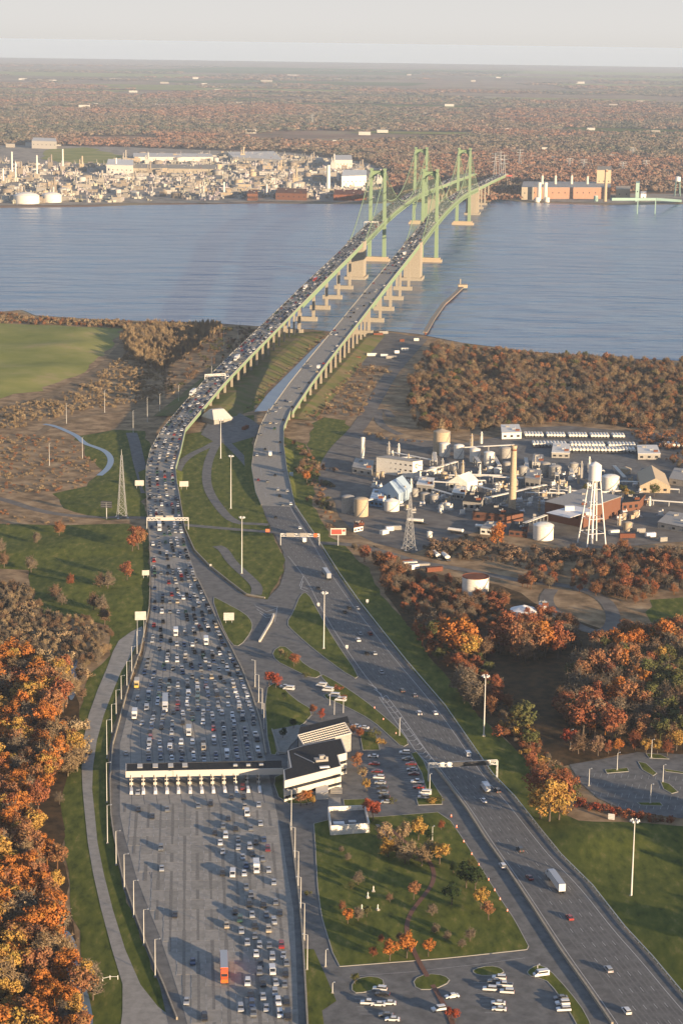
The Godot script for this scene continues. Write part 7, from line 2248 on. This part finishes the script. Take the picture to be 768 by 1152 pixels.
func stick(m: MB, a: Vector3, b: Vector3, w: float) -> void:
	var s := (b - a).cross(Vector3(rng.randf_range(-1, 1), rng.randf_range(-1, 1), rng.randf_range(-1, 1))).normalized() * w
	m.tri(a - s, a + s, b)
	s = s.rotated((b - a).normalized(), 1.6)
	m.tri(a - s, a + s, b)

func want(p: Array, kind: String, colour: String, height: float, zone: String) -> void:
	woods.append([Vector3(p[0], 0.6, p[1]), height, kind, colour, zone])

func scatter(area: PackedVector2Array, gap: float, mix: Array, h0: float, h1: float, zone: String, keep := 1.0) -> void:
	area = rough_edge(area, gap * 1.1, gap * 2.2)
	var lo := area[0]
	var hi := area[0]
	for p in area:
		lo = lo.min(p)
		hi = hi.max(p)
	var x := lo.x
	while x < hi.x:
		var z := lo.y
		while z < hi.y:
			var p := Vector2(x + rng.randf_range(-0.55, 0.55) * gap, z + rng.randf_range(-0.55, 0.55) * gap)
			z += gap
			if rng.randf() > keep or not Geometry2D.is_point_in_polygon(p, area):
				continue
			# colours come in drifts
			var q := clampf(noise.get_noise_2d(p.x * 1.7, p.y * 1.7) * 0.5 + 0.5 + rng.randf_range(-0.32, 0.32), 0.0, 0.999)
			var e: Array = mix[int(q * mix.size())]
			woods.append([Vector3(p.x, 0.6, p.y), rng.randf_range(h0, h1) * (1.0 + 0.55 * noise.get_noise_2d(p.y * 1.3, p.x * 1.3)), e[0], e[1], zone])
		x += gap

func place_trees() -> void:
	# singles one can point at: x, z, colour, kind, height
	for e in [[32.1, -777.4, "gold", "leaf", 7], [26, -774.3, "tan", "leaf", 6.5], [18.3, -770.3, "tan", "leaf", 7.5], [19.8, -758.5, "gold", "bare", 10], [26.2, -752.5, "straw", "bare", 10], [32.6, -750.9, "tan", "bare", 10], [39.5, -753, "gold", "leaf", 7], [29.1, -758.8, "straw", "bare", 9], [23, -761.3, "tan", "bare", 9], [36.2, -757.3, "straw", "bare", 9], [14.6, -797.9, "red", "leaf", 6.5], [41.7, -789.2, "rust", "bare", 5], [28.5, -718.5, "copper", "leaf", 5.5], [52.6, -710.5, "gold", "leaf", 6.5], [54.9, -701.2, "copper", "leaf", 5.5], [4.3, -695.5, "orange", "leaf", 5], [24.6, -668.1, "orange", "leaf", 7], [18.7, -665.7, "orange", "leaf", 6], [32.1, -669.7, "orange", "leaf", 5], [13.1, -668.4, "rust", "bare", 5], [8.2, -731.9, "dun", "bare", 6.5], [4.5, -754.3, "dun", "bare", 4.5], [2.4, -707.2, "copper", "bare", 5], [8, -698, "dun", "bare", 7], [19.7, -715.8, "brown", "bare", 4.5], [42.2, -713.4, "dark", "leaf", 7], [48.4, -729.2, "dark", "leaf", 8], [51.6, -726.8, "dark", "leaf", 7.5], [34.7, -703.6, "dun", "bare", 6], [35.2, -688.2, "dun", "bare", 5], [39.1, -682.4, "dun", "bare", 5], [47.1, -682.6, "dun", "bare", 6], [44, -676.7, "dun", "bare", 4.5], [36.3, -777.5, "dark", "bare", 6], [44.5, -744.4, "dark", "bare", 6], [6.7, -647.3, "olive", "leaf", 3], [-10.8, -721.2, "olive", "bush", 2], [22.4, -681.8, "brown", "bare", 4], [51.4, -746.4, "olive", "bare", 7], [15.9, -680.1, "rust", "bare", 4], [1.9, -763.2, "dun", "bare", 3.5], [5.7, -727.6, "olive", "bare", 4], [11.1, -702, "olive", "leaf", 3.5]]:
		want(e, e[3], e[2], e[4] * (1.4 if e[3] == "leaf" else 0.95), "park")
	for e in [[-34, -977.3, "red", "leaf", 7.5], [-30.8, -974.6, "red", "leaf", 6.5], [-22.8, -1010.6, "rust", "leaf", 6.5], [-27, -1022.8, "olive", "leaf", 4], [-29.9, -1027.4, "tan", "leaf", 4], [-21.4, -1013.7, "brown", "bare", 4], [-7.7, -926.4, "red", "leaf", 5], [-12, -934.1, "rust", "leaf", 4.5], [-12.6, -815, "orange", "leaf", 6.5], [-15.1, -813.8, "copper", "leaf", 6], [-10, -814, "gold", "leaf", 4], [8.5, -859, "copper", "leaf", 7], [10.8, -845.7, "tan", "leaf", 5.5], [12.2, -831.7, "gold", "leaf", 5], [9.9, -901.7, "rust", "bare", 5], [6.7, -905.3, "copper", "leaf", 4.5], [12.3, -805.8, "red", "leaf", 6], [16, -904.5, "olive", "bush", 3], [-20.6, -912.9, "dark", "leaf", 4.5], [-25, -899, "dark", "leaf", 4.5], [2.2, -956.4, "rust", "bush", 2.5], [-1.3, -973.1, "rust", "bush", 2.5], [42.4, -820.3, "olive", "bush", 2.5], [39.3, -818.1, "gold", "bush", 2.5], [-25.9, -955.1, "dark", "leaf", 4], [19.1, -894.8, "gold", "bush", 2.5], [-16, -994.3, "olive", "bush", 2], [22.4, -819.5, "olive", "bush", 2], [37.1, -622.3, "red", "leaf", 4], [39, -621.1, "red", "leaf", 4], [-10.3, -834, "olive", "leaf", 4]]:
		want(e, e[3], e[2], e[4] * 1.15, "building")
	for e in [[-126.9, -1263.1, "rust", "leaf", 11], [-124.9, -1253.8, "copper", "leaf", 10], [-128.2, -1249, "rust", "leaf", 9], [-124.1, -1177.5, "rust", "leaf", 9], [-132.9, -1156.8, "dun", "bare", 9], [-137.5, -1158.5, "brown", "bare", 8], [-178.6, -1288.6, "copper", "bare", 8], [-189.1, -1264, "dun", "bare", 7], [-182.6, -1195, "dun", "bare", 8], [-130.4, -1105.5, "dun", "bare", 9], [-135.4, -1110.7, "brown", "bare", 9], [-126.5, -1084.2, "brown", "bare", 8], [-159.3, -1131.9, "brown", "bare", 8], [-155, -1163.6, "rust", "bare", 6], [-207.5, -1235.2, "dun", "bare", 9], [-200, -1204.7, "brown", "bare", 8], [-154.4, -1120.9, "dun", "bare", 6]]:
		want(e, e[3], e[2], e[4] * 1.4, "field")
	for e in [[61.5, -1025.6, "orange", "leaf", 15], [57.2, -1030.1, "orange", "leaf", 14], [64.5, -1021, "gold", "leaf", 11], [87.8, -1054.3, "rust", "leaf", 13], [90.3, -1027, "copper", "leaf", 13], [81.9, -1037.7, "rust", "leaf", 11], [105.4, -1032.5, "orange", "leaf", 13], [99.6, -1029, "copper", "leaf", 12], [112.3, -1032.8, "rust", "leaf", 12], [94.5, -1022.5, "brown", "bare", 11], [74.6, -1031, "brown", "bare", 10], [140.2, -994.4, "orange", "leaf", 11], [114.9, -913.9, "rust", "leaf", 14], [111.2, -906.2, "rust", "leaf", 12], [116.8, -908.9, "brown", "leaf", 12], [132.1, -943.3, "orange", "leaf", 12], [135.5, -940.8, "copper", "leaf", 11], [123.3, -899.3, "rust", "leaf", 12], [161.4, -1015, "gold", "leaf", 10], [169, -1042.1, "orange", "leaf", 12], [155.8, -1007.1, "rust", "leaf", 10], [84.2, -907.5, "olive", "leaf", 11], [85.8, -888, "olive", "leaf", 9], [82.5, -917.5, "gold", "leaf", 7], [61.5, -959.1, "dun", "bare", 12], [63.7, -945.6, "dun", "bare", 11], [58.9, -967.4, "dun", "bare", 11], [75, -946.1, "rust", "leaf", 9], [71.6, -937.9, "copper", "bare", 9], [85.8, -798.7, "gold", "leaf", 16], [82.5, -802.6, "gold", "leaf", 13], [89.9, -800.9, "gold", "leaf", 14], [92.8, -815.1, "rust", "leaf", 14], [87.8, -816.9, "rust", "leaf", 13], [82.3, -829.2, "rust", "leaf", 11], [87.8, -848.9, "copper", "bare", 9], [83.2, -857.6, "rust", "leaf", 9], [103.5, -889.9, "red", "leaf", 9], [124.7, -884.9, "orange", "leaf", 6], [120.3, -884.7, "rust", "leaf", 5.5], [137.1, -885.4, "gold", "leaf", 6.5], [142.1, -885.6, "gold", "leaf", 6], [146.3, -883.4, "rust", "bare", 7], [98.3, -1272, "orange", "leaf", 11], [96.7, -1281.4, "gold", "leaf", 8], [218.6, -1432.2, "olive", "leaf", 8], [-25.1, -1460.7, "orange", "leaf", 8], [-29.2, -1508.1, "brown", "bare", 7], [196.6, -1430.8, "olive", "leaf", 8], [200.6, -1413.6, "olive", "leaf", 7], [171.6, -1440.9, "olive", "leaf", 6], [199, -1425.1, "gold", "leaf", 6], [106.8, -884.1, "brown", "bare", 9], [115.3, -882.1, "brown", "leaf", 8], [132.9, -890, "rust", "bare", 8], [151.4, -890.8, "gold", "leaf", 9]]:
		want(e, e[3], e[2], e[4] * (1.2 if e[1] > -880.0 else (1.6 if e[4] > 10.5 else 1.25)) if e[3] != "bush" else e[4], "right bank")
	# red hedge below the car park
	for e in [[100.2, -822.6, "rust", "bush", 3.2], [102, -818.5, "red", "bush", 3.4], [104.7, -816.6, "rust", "bush", 3], [107.4, -814.6, "red", "bush", 3.8], [110.3, -813.7, "rust", "bush", 3.4], [112.8, -810.8, "red", "bush", 3.4], [115.6, -809.9, "rust", "bush", 3.2], [118.3, -808, "rust", "bush", 3.6], [121.1, -807.1, "red", "bush", 3], [124.6, -806.2, "rust", "bush", 3.2], [128, -804.3, "rust", "bush", 3], [131.5, -803.5, "brown", "bush", 3], [135.9, -801.7, "rust", "bush", 3], [99.3, -827.8, "olive", "bush", 4], [97.9, -836.3, "olive", "bush", 4.5], [96.5, -844.9, "olive", "bush", 5], [100.7, -845, "rust", "bush", 4], [95.6, -858.2, "olive", "bush", 5], [93.9, -864.9, "tan", "bush", 4]]:
		want(e, e[3], e[2], e[4], "hedge")
	# woods
	var autumn := [["leaf", "rust"], ["leaf", "orange"], ["leaf", "gold"], ["leaf", "copper"], ["leaf", "orange"], ["leaf", "gold"], ["bare", "tan"], ["leaf", "orange"], ["bare", "dun"], ["leaf", "orange"], ["leaf", "copper"], ["leaf", "rust"]]
	scatter(poly([-191.4, -1024.1, -163.9, -1022.3, -146.9, -1004.5, -132.1, -966.9, -120.2, -901, -115.8, -860.6, -113.4, -814, -112.9, -789, -106.6, -743.1, -98.7, -694.3, -93.8, -672, -84.6, -637.7, -78.6, -612.5, -74.5, -583.2, -119.2, -576.3]), 7.0, autumn, 11.0, 16.0, "left wood")
	scatter(poly([-151.5, -1030.8, -136.9, -1017.3, -129.1, -950.3, -119.1, -898.5, -114.4, -874.6, -115.4, -851.6, -114.8, -819.1, -109.1, -760.9, -114.1, -819.2, -117.6, -862.8, -123.1, -910.9, -133.4, -964]), 4.0, [["bare", "dun"], ["bare", "tan"], ["bush", "straw"], ["bare", "brown"]], 4.0, 6.5, "wood edge")
	scatter(poly([-204.6, -1154.8, -185.1, -1159.9, -164.8, -1107.3, -135.5, -1087.2, -121.3, -1063.7, -118.8, -1024.5, -124.6, -990.5, -123.2, -950.6, -129.3, -978.5, -135.5, -1020.5, -146.3, -1026.3, -183.2, -1029.2]), 4.4, [["bare", "tan"], ["bare", "straw"], ["bare", "dun"], ["bare", "brown"], ["bush", "tan"]], 4.2, 6.0, "reed bank")
	scatter(poly([90.8, -2154, 192.4, -2101, 278.9, -2073.1, 396.8, -2037.5, 339, -1687.7, 231.6, -1703.5, 188.7, -1716.6, 127.9, -1695.3, 82.4, -1659.7, 61.3, -1673.9, 58.5, -1830, 71.4, -1984.6]), 6.0, [["bare", "brown"], ["bare", "dun"], ["bare", "tan"], ["bare", "brown"], ["bare", "tan"], ["bare", "dun"], ["bare", "copper"], ["bare", "tan"], ["bare", "brown"], ["bare", "dun"], ["bare", "straw"], ["leaf", "copper"], ["bare", "tan"], ["leaf", "olive"]], 5.0, 10.5, "river wood", 0.88)
	scatter(poly([11.9, -1257.5, 25.3, -1235.5, 41.6, -1197.4, 70.8, -1174.3, 89.1, -1139.8, 82.6, -1102.3, 66, -1083.8, 47.1, -1091.5, 35.8, -1118.1, 24.4, -1175.7]), 6.2, [["bare", "brown"], ["bare", "copper"], ["bare", "dun"], ["leaf", "rust"], ["bare", "brown"]], 6.5, 10.0, "works thicket")
	scatter(poly([42.3, -1091.3, 65.8, -1080.3, 74.8, -1034.2, 78.5, -988.5, 84, -946.5, 75.1, -939.4, 62.3, -973.2, 51.5, -1025.1]), 6.6, [["bare", "brown"], ["bare", "dun"], ["bare", "copper"], ["leaf", "rust"], ["leaf", "olive"]], 7.0, 10.5, "verge thicket")
	scatter(poly([75.5, -946.1, 86.6, -926.7, 91.4, -888.2, 100.7, -862.9, 101.7, -836.4, 94.8, -842.6, 89.4, -857.9, 82.4, -876, 75.2, -907.1]), 4.6, [["bush", "olive"], ["bare", "copper"], ["bush", "gold"], ["bare", "dun"], ["bush", "rust"]], 4.0, 7.0, "verge thicket")
	scatter(poly([91.9, -1179.5, 138, -1224.4, 175.7, -1267.3, 206.5, -1250.7, 246.6, -1230.8, 234, -1163.3, 175.2, -1152.2, 157.4, -1124.6, 154.8, -1143.4, 133.6, -1181.9, 112, -1172.5]), 6.6, [["bare", "brown"], ["bare", "copper"], ["leaf", "rust"], ["bare", "dun"], ["leaf", "copper"], ["bare", "brown"]], 6.0, 9.5, "works thicket", 0.8)
	scatter(poly([121.5, -1020.7, 145.8, -1070.7, 169.2, -1085.6, 219.1, -1083, 186.6, -887.5, 152.1, -895.7, 128.6, -899.5, 107.9, -893.8, 109.4, -947.7]), 6.4, [["bare", "brown"], ["leaf", "rust"], ["bare", "dun"], ["leaf", "copper"], ["bare", "dun"], ["leaf", "olive"], ["bare", "brown"], ["leaf", "orange"]], 9.5, 15.0, "right wood", 0.85)
	scatter(poly([85.8, -1120.8, 125.2, -1101, 124.1, -1044.7, 99.4, -1027.5, 72.7, -1037.3, 70.6, -1080.5]), 6.5, [["bare", "brown"], ["bare", "copper"], ["leaf", "rust"], ["bare", "dun"]], 6.5, 9.5, "tank thicket")
	scatter(poly([-236.9, -2242.3, -140.3, -2311.1, -132.8, -2267.7, -149, -2110.9, -167.8, -1990.1, -175.6, -1961.7, -207.4, -2044.1, -224.4, -2122.4]), 4.6, [["bare", "straw"], ["bare", "tan"], ["bare", "straw"], ["bare", "dun"]], 6.5, 12.0, "poplar wood")
	scatter(poly([-454.2, -2377.2, -391.8, -2368.2, -346.3, -2334.1, -243.7, -2307.3, -144.3, -2295.7, -142.5, -2266.7, -239.1, -2263.6, -320.5, -2291.5, -438.5, -2293.6]), 7.0, [["bare", "brown"], ["bush", "tan"], ["bare", "copper"]], 4.0, 6.5, "shore scrub")
	scatter(poly([-335.1, -1742, -252, -1794, -229.2, -1929.8, -219.2, -2073, -194.9, -2004.6, -169.7, -1962.2, -153.8, -1920.8, -154.9, -1835.4, -173.5, -1782.4, -215.9, -1752, -251, -1681.3, -306.9, -1591.7]), 5.6, [["bush", "tan"], ["bare", "straw"], ["bush", "straw"], ["bare", "tan"], ["bush", "tan"]], 2.0, 3.8, "marsh", 0.6)
	scatter(poly([-306.9, -1591.7, -252.3, -1641.3, -214.6, -1613.6, -193.2, -1564.2, -178.1, -1503.9, -178.3, -1440.9, -199.9, -1415.6, -272.9, -1410.7]), 5.0, [["bush", "straw"], ["bush", "tan"], ["bush", "copper"], ["bush", "tan"]], 1.0, 2.2, "marsh", 0.45)
	scatter(poly([-269.7, -1393.6, -195.8, -1343.5, -164.8, -1329.8, -186.5, -1318.1, -256.7, -1323.9]), 5.0, [["bush", "copper"], ["bush", "tan"]], 1.0, 2.0, "marsh", 0.4)
	scatter(poly([-152.1, -2265.6, -129.7, -2297.3, -84.5, -2272.8, -111.9, -2095.8, -132, -1965.7, -145, -1860.6, -152.9, -1811.8, -156.2, -1899.8, -148.7, -2020.4]), 7.0, [["bush", "brown"], ["bare", "brown"], ["bush", "olive"]], 2.0, 4.0, "marsh", 0.5)
	scatter(poly([7.5, -2023.7, 46.7, -2027.5, 42, -1960, 27, -1836.8, 10.9, -1735.9, -10.1, -1734.2, -24.4, -1691.3, -34, -1732.3, -20.9, -1871.5]), 6.5, [["bush", "tan"], ["bush", "brown"], ["bare", "brown"], ["bush", "straw"]], 1.6, 3.6, "approach scrub", 0.6)
	scatter(poly([12.1, -1670, 31.7, -1632.6, 94.3, -1614.9, 124.6, -1647.5, 80.6, -1621.3, 39.1, -1648.6]), 6.0, [["bush", "brown"], ["bush", "tan"]], 1.6, 3.0, "approach scrub", 0.5)
	scatter(poly([-38.5, -1612.2, -22.7, -1591.3, -14.8, -1509.1, -7.5, -1417, -2.2, -1335, 0.2, -1299.7, -6.7, -1309.2, -19.6, -1399, -29.2, -1508.1]), 5.5, [["bush", "olive"], ["bare", "copper"], ["bush", "brown"], ["bush", "tan"]], 2.0, 4.5, "approach scrub", 0.55)
	scatter(poly([53.1, -1283.5, 88.9, -1300.3, 120.3, -1268.6, 169.5, -1262.3, 221.3, -1274.7, 246.6, -1230.8, 203, -1228.2, 167.2, -1243.9, 116.4, -1223.2, 74.3, -1238.4, 47.4, -1245.8]), 5.5, [["bare", "brown"], ["bush", "brown"], ["bare", "dun"], ["bush", "copper"]], 3.0, 6.0, "works thicket", 0.75)
	scatter(poly([-33.1, -2221.6, -23.6, -2222.6, -37.7, -2115.7, -52.8, -2006.6, -69.1, -1867.3, -74.3, -1799.9, -77.3, -1763.5, -80.1, -1790.3, -70.6, -1907.5, -50.3, -2077.3]), 4.5, [["bush", "tan"], ["bush", "brown"], ["bush", "olive"]], 1.2, 2.4, "approach scrub", 0.6)
	scatter(poly([232.6, -1711.8, 275, -1698.8, 325.6, -1655.3, 302.6, -1531.8, 251.7, -1495.7, 247, -1597.1, 233.1, -1632.9]), 7.5, [["bare", "brown"], ["bush", "copper"], ["bare", "dun"]], 3.0, 6.0, "works thicket", 0.7)
	# trees right of the frame whose long shadows reach the lawn
	scatter(poly([153.5, -809.4, 174.6, -805.2, 174.6, -736.3, 167.3, -645.8, 155.4, -645.4, 156.1, -727.2, 154, -770.8]), 8.0, [["leaf", "rust"], ["bare", "brown"], ["leaf", "copper"]], 9.0, 13.0, "right wood", 0.8)

func build_trees() -> void:
	make_tree_kits()
	place_trees()
	var cam := get_node("camera") as Camera3D
	var inv := cam.global_transform.affine_inverse()
	var half_v := tan(deg_to_rad(cam.fov * 0.5))
	var scored := []
	for e in woods:
		var p: Vector3 = inv * (e[0] + Vector3.UP * e[1] * 0.6)
		var x := absf(p.x / -p.z) / (half_v * 2.0 / 3.0)
		var y := absf(p.y / -p.z) / half_v
		var size: float = e[1] / -p.z
		if e[2] == "bush":
			size *= 0.7
		if x > 1.03 or y > 1.04:
			size = 0.0
		elif e[4] == "park" or e[4] == "building" or e[4] == "field" or e[4] == "right bank" or e[4] == "hedge":
			size += 10.0
		scored.append([size, e])
	scored.sort_custom(func(a, b): return a[0] > b[0])
	var cm := []
	for m in crowns:
		cm.append(m.mesh())
	var bm := []
	for m in bare:
		bm.append(m.mesh())
	var um := []
	for m in bushes:
		um.append(m.mesh())
	var tm := []
	for m in trunks:
		tm.append(m.mesh())
	var zones := {"park": "on the park lawn", "building": "by the toll building", "field": "on the field left of the queue", "right bank": "right of the road", "hedge": "in the car park hedge", "left wood": "in the lower left autumn wood", "wood edge": "along the lower left creek", "reed bank": "in the tan thicket at left", "river wood": "in the river wood", "works thicket": "in the works thicket", "verge thicket": "in the verge thicket", "right wood": "in the right edge wood", "tank thicket": "around the two lone tanks", "poplar wood": "in the pale wood left of the bridge", "shore scrub": "in the scrub on the near shore", "marsh": "in the brown marsh at left", "approach scrub": "in the scrub below the bridge approaches"}
	var tally := {}
	for i in mini(300, scored.size()):
		var e: Array = scored[i][1]
		var key: String = e[2] + e[3] + e[4]
		tally[key] = tally.get(key, 0) + 1
	var seen := {}
	var rest := {}
	for i in scored.size():
		var e: Array = scored[i][1]
		var turn := rng.randf() * TAU
		var v := rng.randi()
		if i >= 300 or scored[i][0] <= 0.0:
			var which := "%s%d" % [e[2], v % (7 if e[2] == "leaf" else 4)]
			if not rest.has(which):
				rest[which] = []
			rest[which].append([e, turn])
			continue
		var key: String = e[2] + e[3] + e[4]
		seen[key] = seen.get(key, 0) + 1
		var what: String = LEAF[e[3]][0] + {"leaf": " leafy tree ", "bare": " half-bare tree ", "bush": " bush "}[e[2]]
		var label: String = what + zones[e[4]]
		if tally[key] > 1:
			label += ", %s nearest of its look" % nth(seen[key])
		var sc: float = e[1] / (2.4 if e[2] == "bush" else 10.0)
		var t := thing("bush" if e[2] == "bush" else "tree", label, "bush" if e[2] == "bush" else "tree", e[0] + (Vector3.UP * 0.35 if e[4] == "park" or e[4] == "building" else Vector3.ZERO), turn, "trees " + zones[e[4]] if e[2] != "bush" else "bushes " + zones[e[4]])
		var wide := rng.randf_range(0.9, 1.15)
		if e[4] == "poplar wood":
			wide *= 0.55
		if e[2] == "bush":
			put(t, "foliage", um[v % 4], leaf_mats[e[3]]).scale = Vector3(sc * wide * 1.1, sc, sc * wide * 1.1)
			put(t, "stem", tm[v % 4], M.bark).scale = Vector3.ONE * sc * 0.22
		else:
			put(t, "crown", cm[v % 7] if e[2] == "leaf" else bm[v % 4], leaf_mats[e[3]]).scale = Vector3(sc * wide, sc, sc * wide)
			put(t, "trunk", tm[v % 4], M.bark).scale = Vector3.ONE * sc
	var wd := Node3D.new()
	wd.name = "woodland"
	wd.set_meta("kind", "stuff")
	wd.set_meta("label", "brown and orange woods and scrub farther off")
	wd.set_meta("category", "woodland")
	add_child(wd)
	var mt := tinted(0.9)
	mt.backlight_enabled = true
	mt.backlight = Color(0.35, 0.28, 0.18)
	for which in rest:
		var kind: String = which.left(which.length() - 1)
		var v := int(which.right(1))
		var src: MB = crowns[v] if kind == "leaf" else (bare[v] if kind == "bare" else bushes[v])
		var mb := MB.new()
		mb.v = src.v.duplicate()
		mb.n = src.n.duplicate()
		mb.c = src.c.duplicate()
		if kind != "bush":
			var tk: MB = trunks[v % 4]
			for i in tk.v.size():
				mb.v.append(tk.v[i])
				mb.n.append(tk.n[i])
				mb.c.append(Color(0.5, 0.55, 0.6))
		var mm := MultiMesh.new()
		mm.transform_format = MultiMesh.TRANSFORM_3D
		mm.use_colors = true
		mm.mesh = mb.mesh(mt)
		mm.instance_count = rest[which].size()
		for i in rest[which].size():
			var e: Array = rest[which][i][0]
			var sc: float = e[1] / (2.4 if kind == "bush" else 10.0)
			var wide := sc * rng.randf_range(0.95, 1.25) * (0.5 if e[4] == "poplar wood" else 1.0)
			mm.set_instance_transform(i, Transform3D(Basis(Vector3.UP, rest[which][i][1]).scaled(Vector3(wide, sc, wide)), e[0]))
			var c: Array = LEAF[e[3]]
			var t := rng.randf_range(0.8, 1.2)
			mm.set_instance_color(i, Color(c[1] * t, c[2] * t, c[3] * t))
		var mi := MultiMeshInstance3D.new()
		mi.name = "trees" if kind != "bush" else "scrub"
		mi.multimesh = mm
		wd.add_child(mi, true)
	print("trees ", woods.size())
	build_far_woods()

func build_far_woods() -> void:
	# clumps of canopy over the land beyond the river
	var lumps := []
	for k in 4:
		var m := MB.new()
		for i in 6:
			var c := Vector3(rng.randf_range(-0.7, 0.7), rng.randf_range(0.35, 0.7), rng.randf_range(-0.7, 0.7))
			var tone := rng.randf_range(0.7, 1.3)
			for j in 16:
				var e := Vector3(rng.randfn(), absf(rng.randfn()) * 0.8, rng.randfn()).normalized()
				var t := tone * rng.randf_range(0.8, 1.2)
				m.col = Color(t, t, t)
				leaf_quad(m, c + e * Vector3(0.42, 0.35, 0.42), e, 0.34)
		lumps.append(m)
	var works := poly([-738.7, -3894.9, -642.9, -3912.7, -273.2, -4070.8, 82.2, -4138.4, 108.8, -5115.5, 81.1, -5445.8, 24.7, -5681.2, -153.2, -6101.1, -386, -6136.9, -626.8, -6224.9, -867.1, -6262.2, -1165.9, -6172.9])
	var station := poly([339.4, -4210.9, 735.2, -4238.7, 793.3, -4581.2, 598.6, -4569, 400.1, -4501.2, 353.2, -4386.4])
	var lists := [[], [], [], []]
	var cols := [[0.22, 0.135, 0.092], [0.25, 0.14, 0.092], [0.20, 0.14, 0.10], [0.19, 0.15, 0.105], [0.125, 0.12, 0.082], [0.24, 0.16, 0.11]]
	var dist := 4230.0
	while dist < 26000.0:
		var step := dist * 0.0030
		var half := dist * 0.19
		var x := -half
		while x < half:
			var p := Vector2(x + rng.randf_range(-0.5, 0.5) * step, -dist + rng.randf_range(-0.9, 0.9) * step)
			x += step
			if Geometry2D.is_point_in_polygon(p, works) or Geometry2D.is_point_in_polygon(p, station):
				continue
			# the left bank lies farther back than the right one
			if p.y > -4230.0 - maxf(0.0, -p.x) * 0.02:
				continue
			var bare_field := false
			for f in far_fields:
				if Geometry2D.is_point_in_polygon(p, f):
					bare_field = true
					break
			if bare_field:
				continue
			var open := noise.get_noise_2d(p.x * 0.035 + 400.0, p.y * 0.022)
			var far_open := clampf((dist - 8000.0) / 9000.0, 0, 1)
			if open > lerpf(0.42, 0.02, far_open) + (0.35 if dist < 6600.0 else 0.0):
				continue
			var q := noise.get_noise_2d(p.x * 0.08, p.y * 0.05) * 0.6 + 0.5 + rng.randf_range(-0.14, 0.14)
			lists[rng.randi() % 4].append([p, step, cols[clampi(int(q * 6.0), 0, 5)]])
		dist += step * lerpf(2.6, 4.0, clampf((dist - 4000.0) / 12000.0, 0, 1))
	var wd := Node3D.new()
	wd.name = "far_woods"
	wd.set_meta("kind", "stuff")
	wd.set_meta("label", "brown autumn woods stretching to the horizon beyond the river")
	wd.set_meta("category", "woodland")
	add_child(wd)
	var total := 0
	for k in 4:
		var mm := MultiMesh.new()
		mm.transform_format = MultiMesh.TRANSFORM_3D
		mm.use_colors = true
		mm.mesh = lumps[k].mesh(tinted(0.95))
		mm.instance_count = lists[k].size()
		total += lists[k].size()
		for i in lists[k].size():
			var e: Array = lists[k][i]
			var w: float = e[1] * rng.randf_range(0.75, 1.25)
			var h: float = rng.randf_range(9, 17)
			mm.set_instance_transform(i, Transform3D(Basis(Vector3.UP, rng.randf() * TAU).scaled(Vector3(w, h, w)), Vector3(e[0].x, 0.0, e[0].y)))
			var t := rng.randf_range(0.9, 1.12)
			mm.set_instance_color(i, Color(e[2][0] * t, e[2][1] * t, e[2][2] * t))
		var mi := MultiMeshInstance3D.new()
		mi.name = "canopy"
		mi.multimesh = mm
		wd.add_child(mi, true)
	print("far woods ", total)

func _ready() -> void:
	rng.seed = 20
	noise.seed = 5
	noise.frequency = 0.01
	noise.fractal_octaves = 3
	setup_view()
	make_materials()
	build_ground()
	build_far_bank()
	build_roads()
	var dl := build_bridge(Vector3(45.7, 0, -3040), "left of the twin green suspension bridges, packed with traffic", [-142.6, 8, -1614.4, -145, 5, -1549.2, -142.6, 3, -1491.7, -138.3, 1.5, -1442.7, -134.5, 0, -1408.4], [-124.1, 8, -1623.6, -122.3, 5, -1554.4, -121.4, 3, -1493.2, -116.7, 1.5, -1447.2, -110, 0, -1392.9], [Vector2(-34, 0), Vector2(-20, 4.0), Vector2(16, 5.0), Vector2(21, 4.4), Vector2(37, 0.0)])
	var dr := build_bridge(Vector3(121.1, 0, -3038), "right of the twin green suspension bridges, nearer the power station", [-61.5, 9, -1717.4, -65.9, 7, -1645.5, -67.6, 4.5, -1575.4, -66.4, 2.5, -1503.9, -59.9, 1, -1423.5, -54.4, 0, -1385.4], [-43, 9, -1719, -47.1, 7, -1643, -45.1, 4.5, -1577.1, -40.2, 2.5, -1495, -34.3, 1, -1419.3, -31.3, 0, -1381.3], [Vector2(1, 0), Vector2(5, 4.0), Vector2(12, 4.0), Vector2(26, 0)])
	build_toll_plaza()
	build_street_furniture()
	build_works()
	build_far_things()
	build_vehicles(dl, dr)
	build_trees()
	print("done")
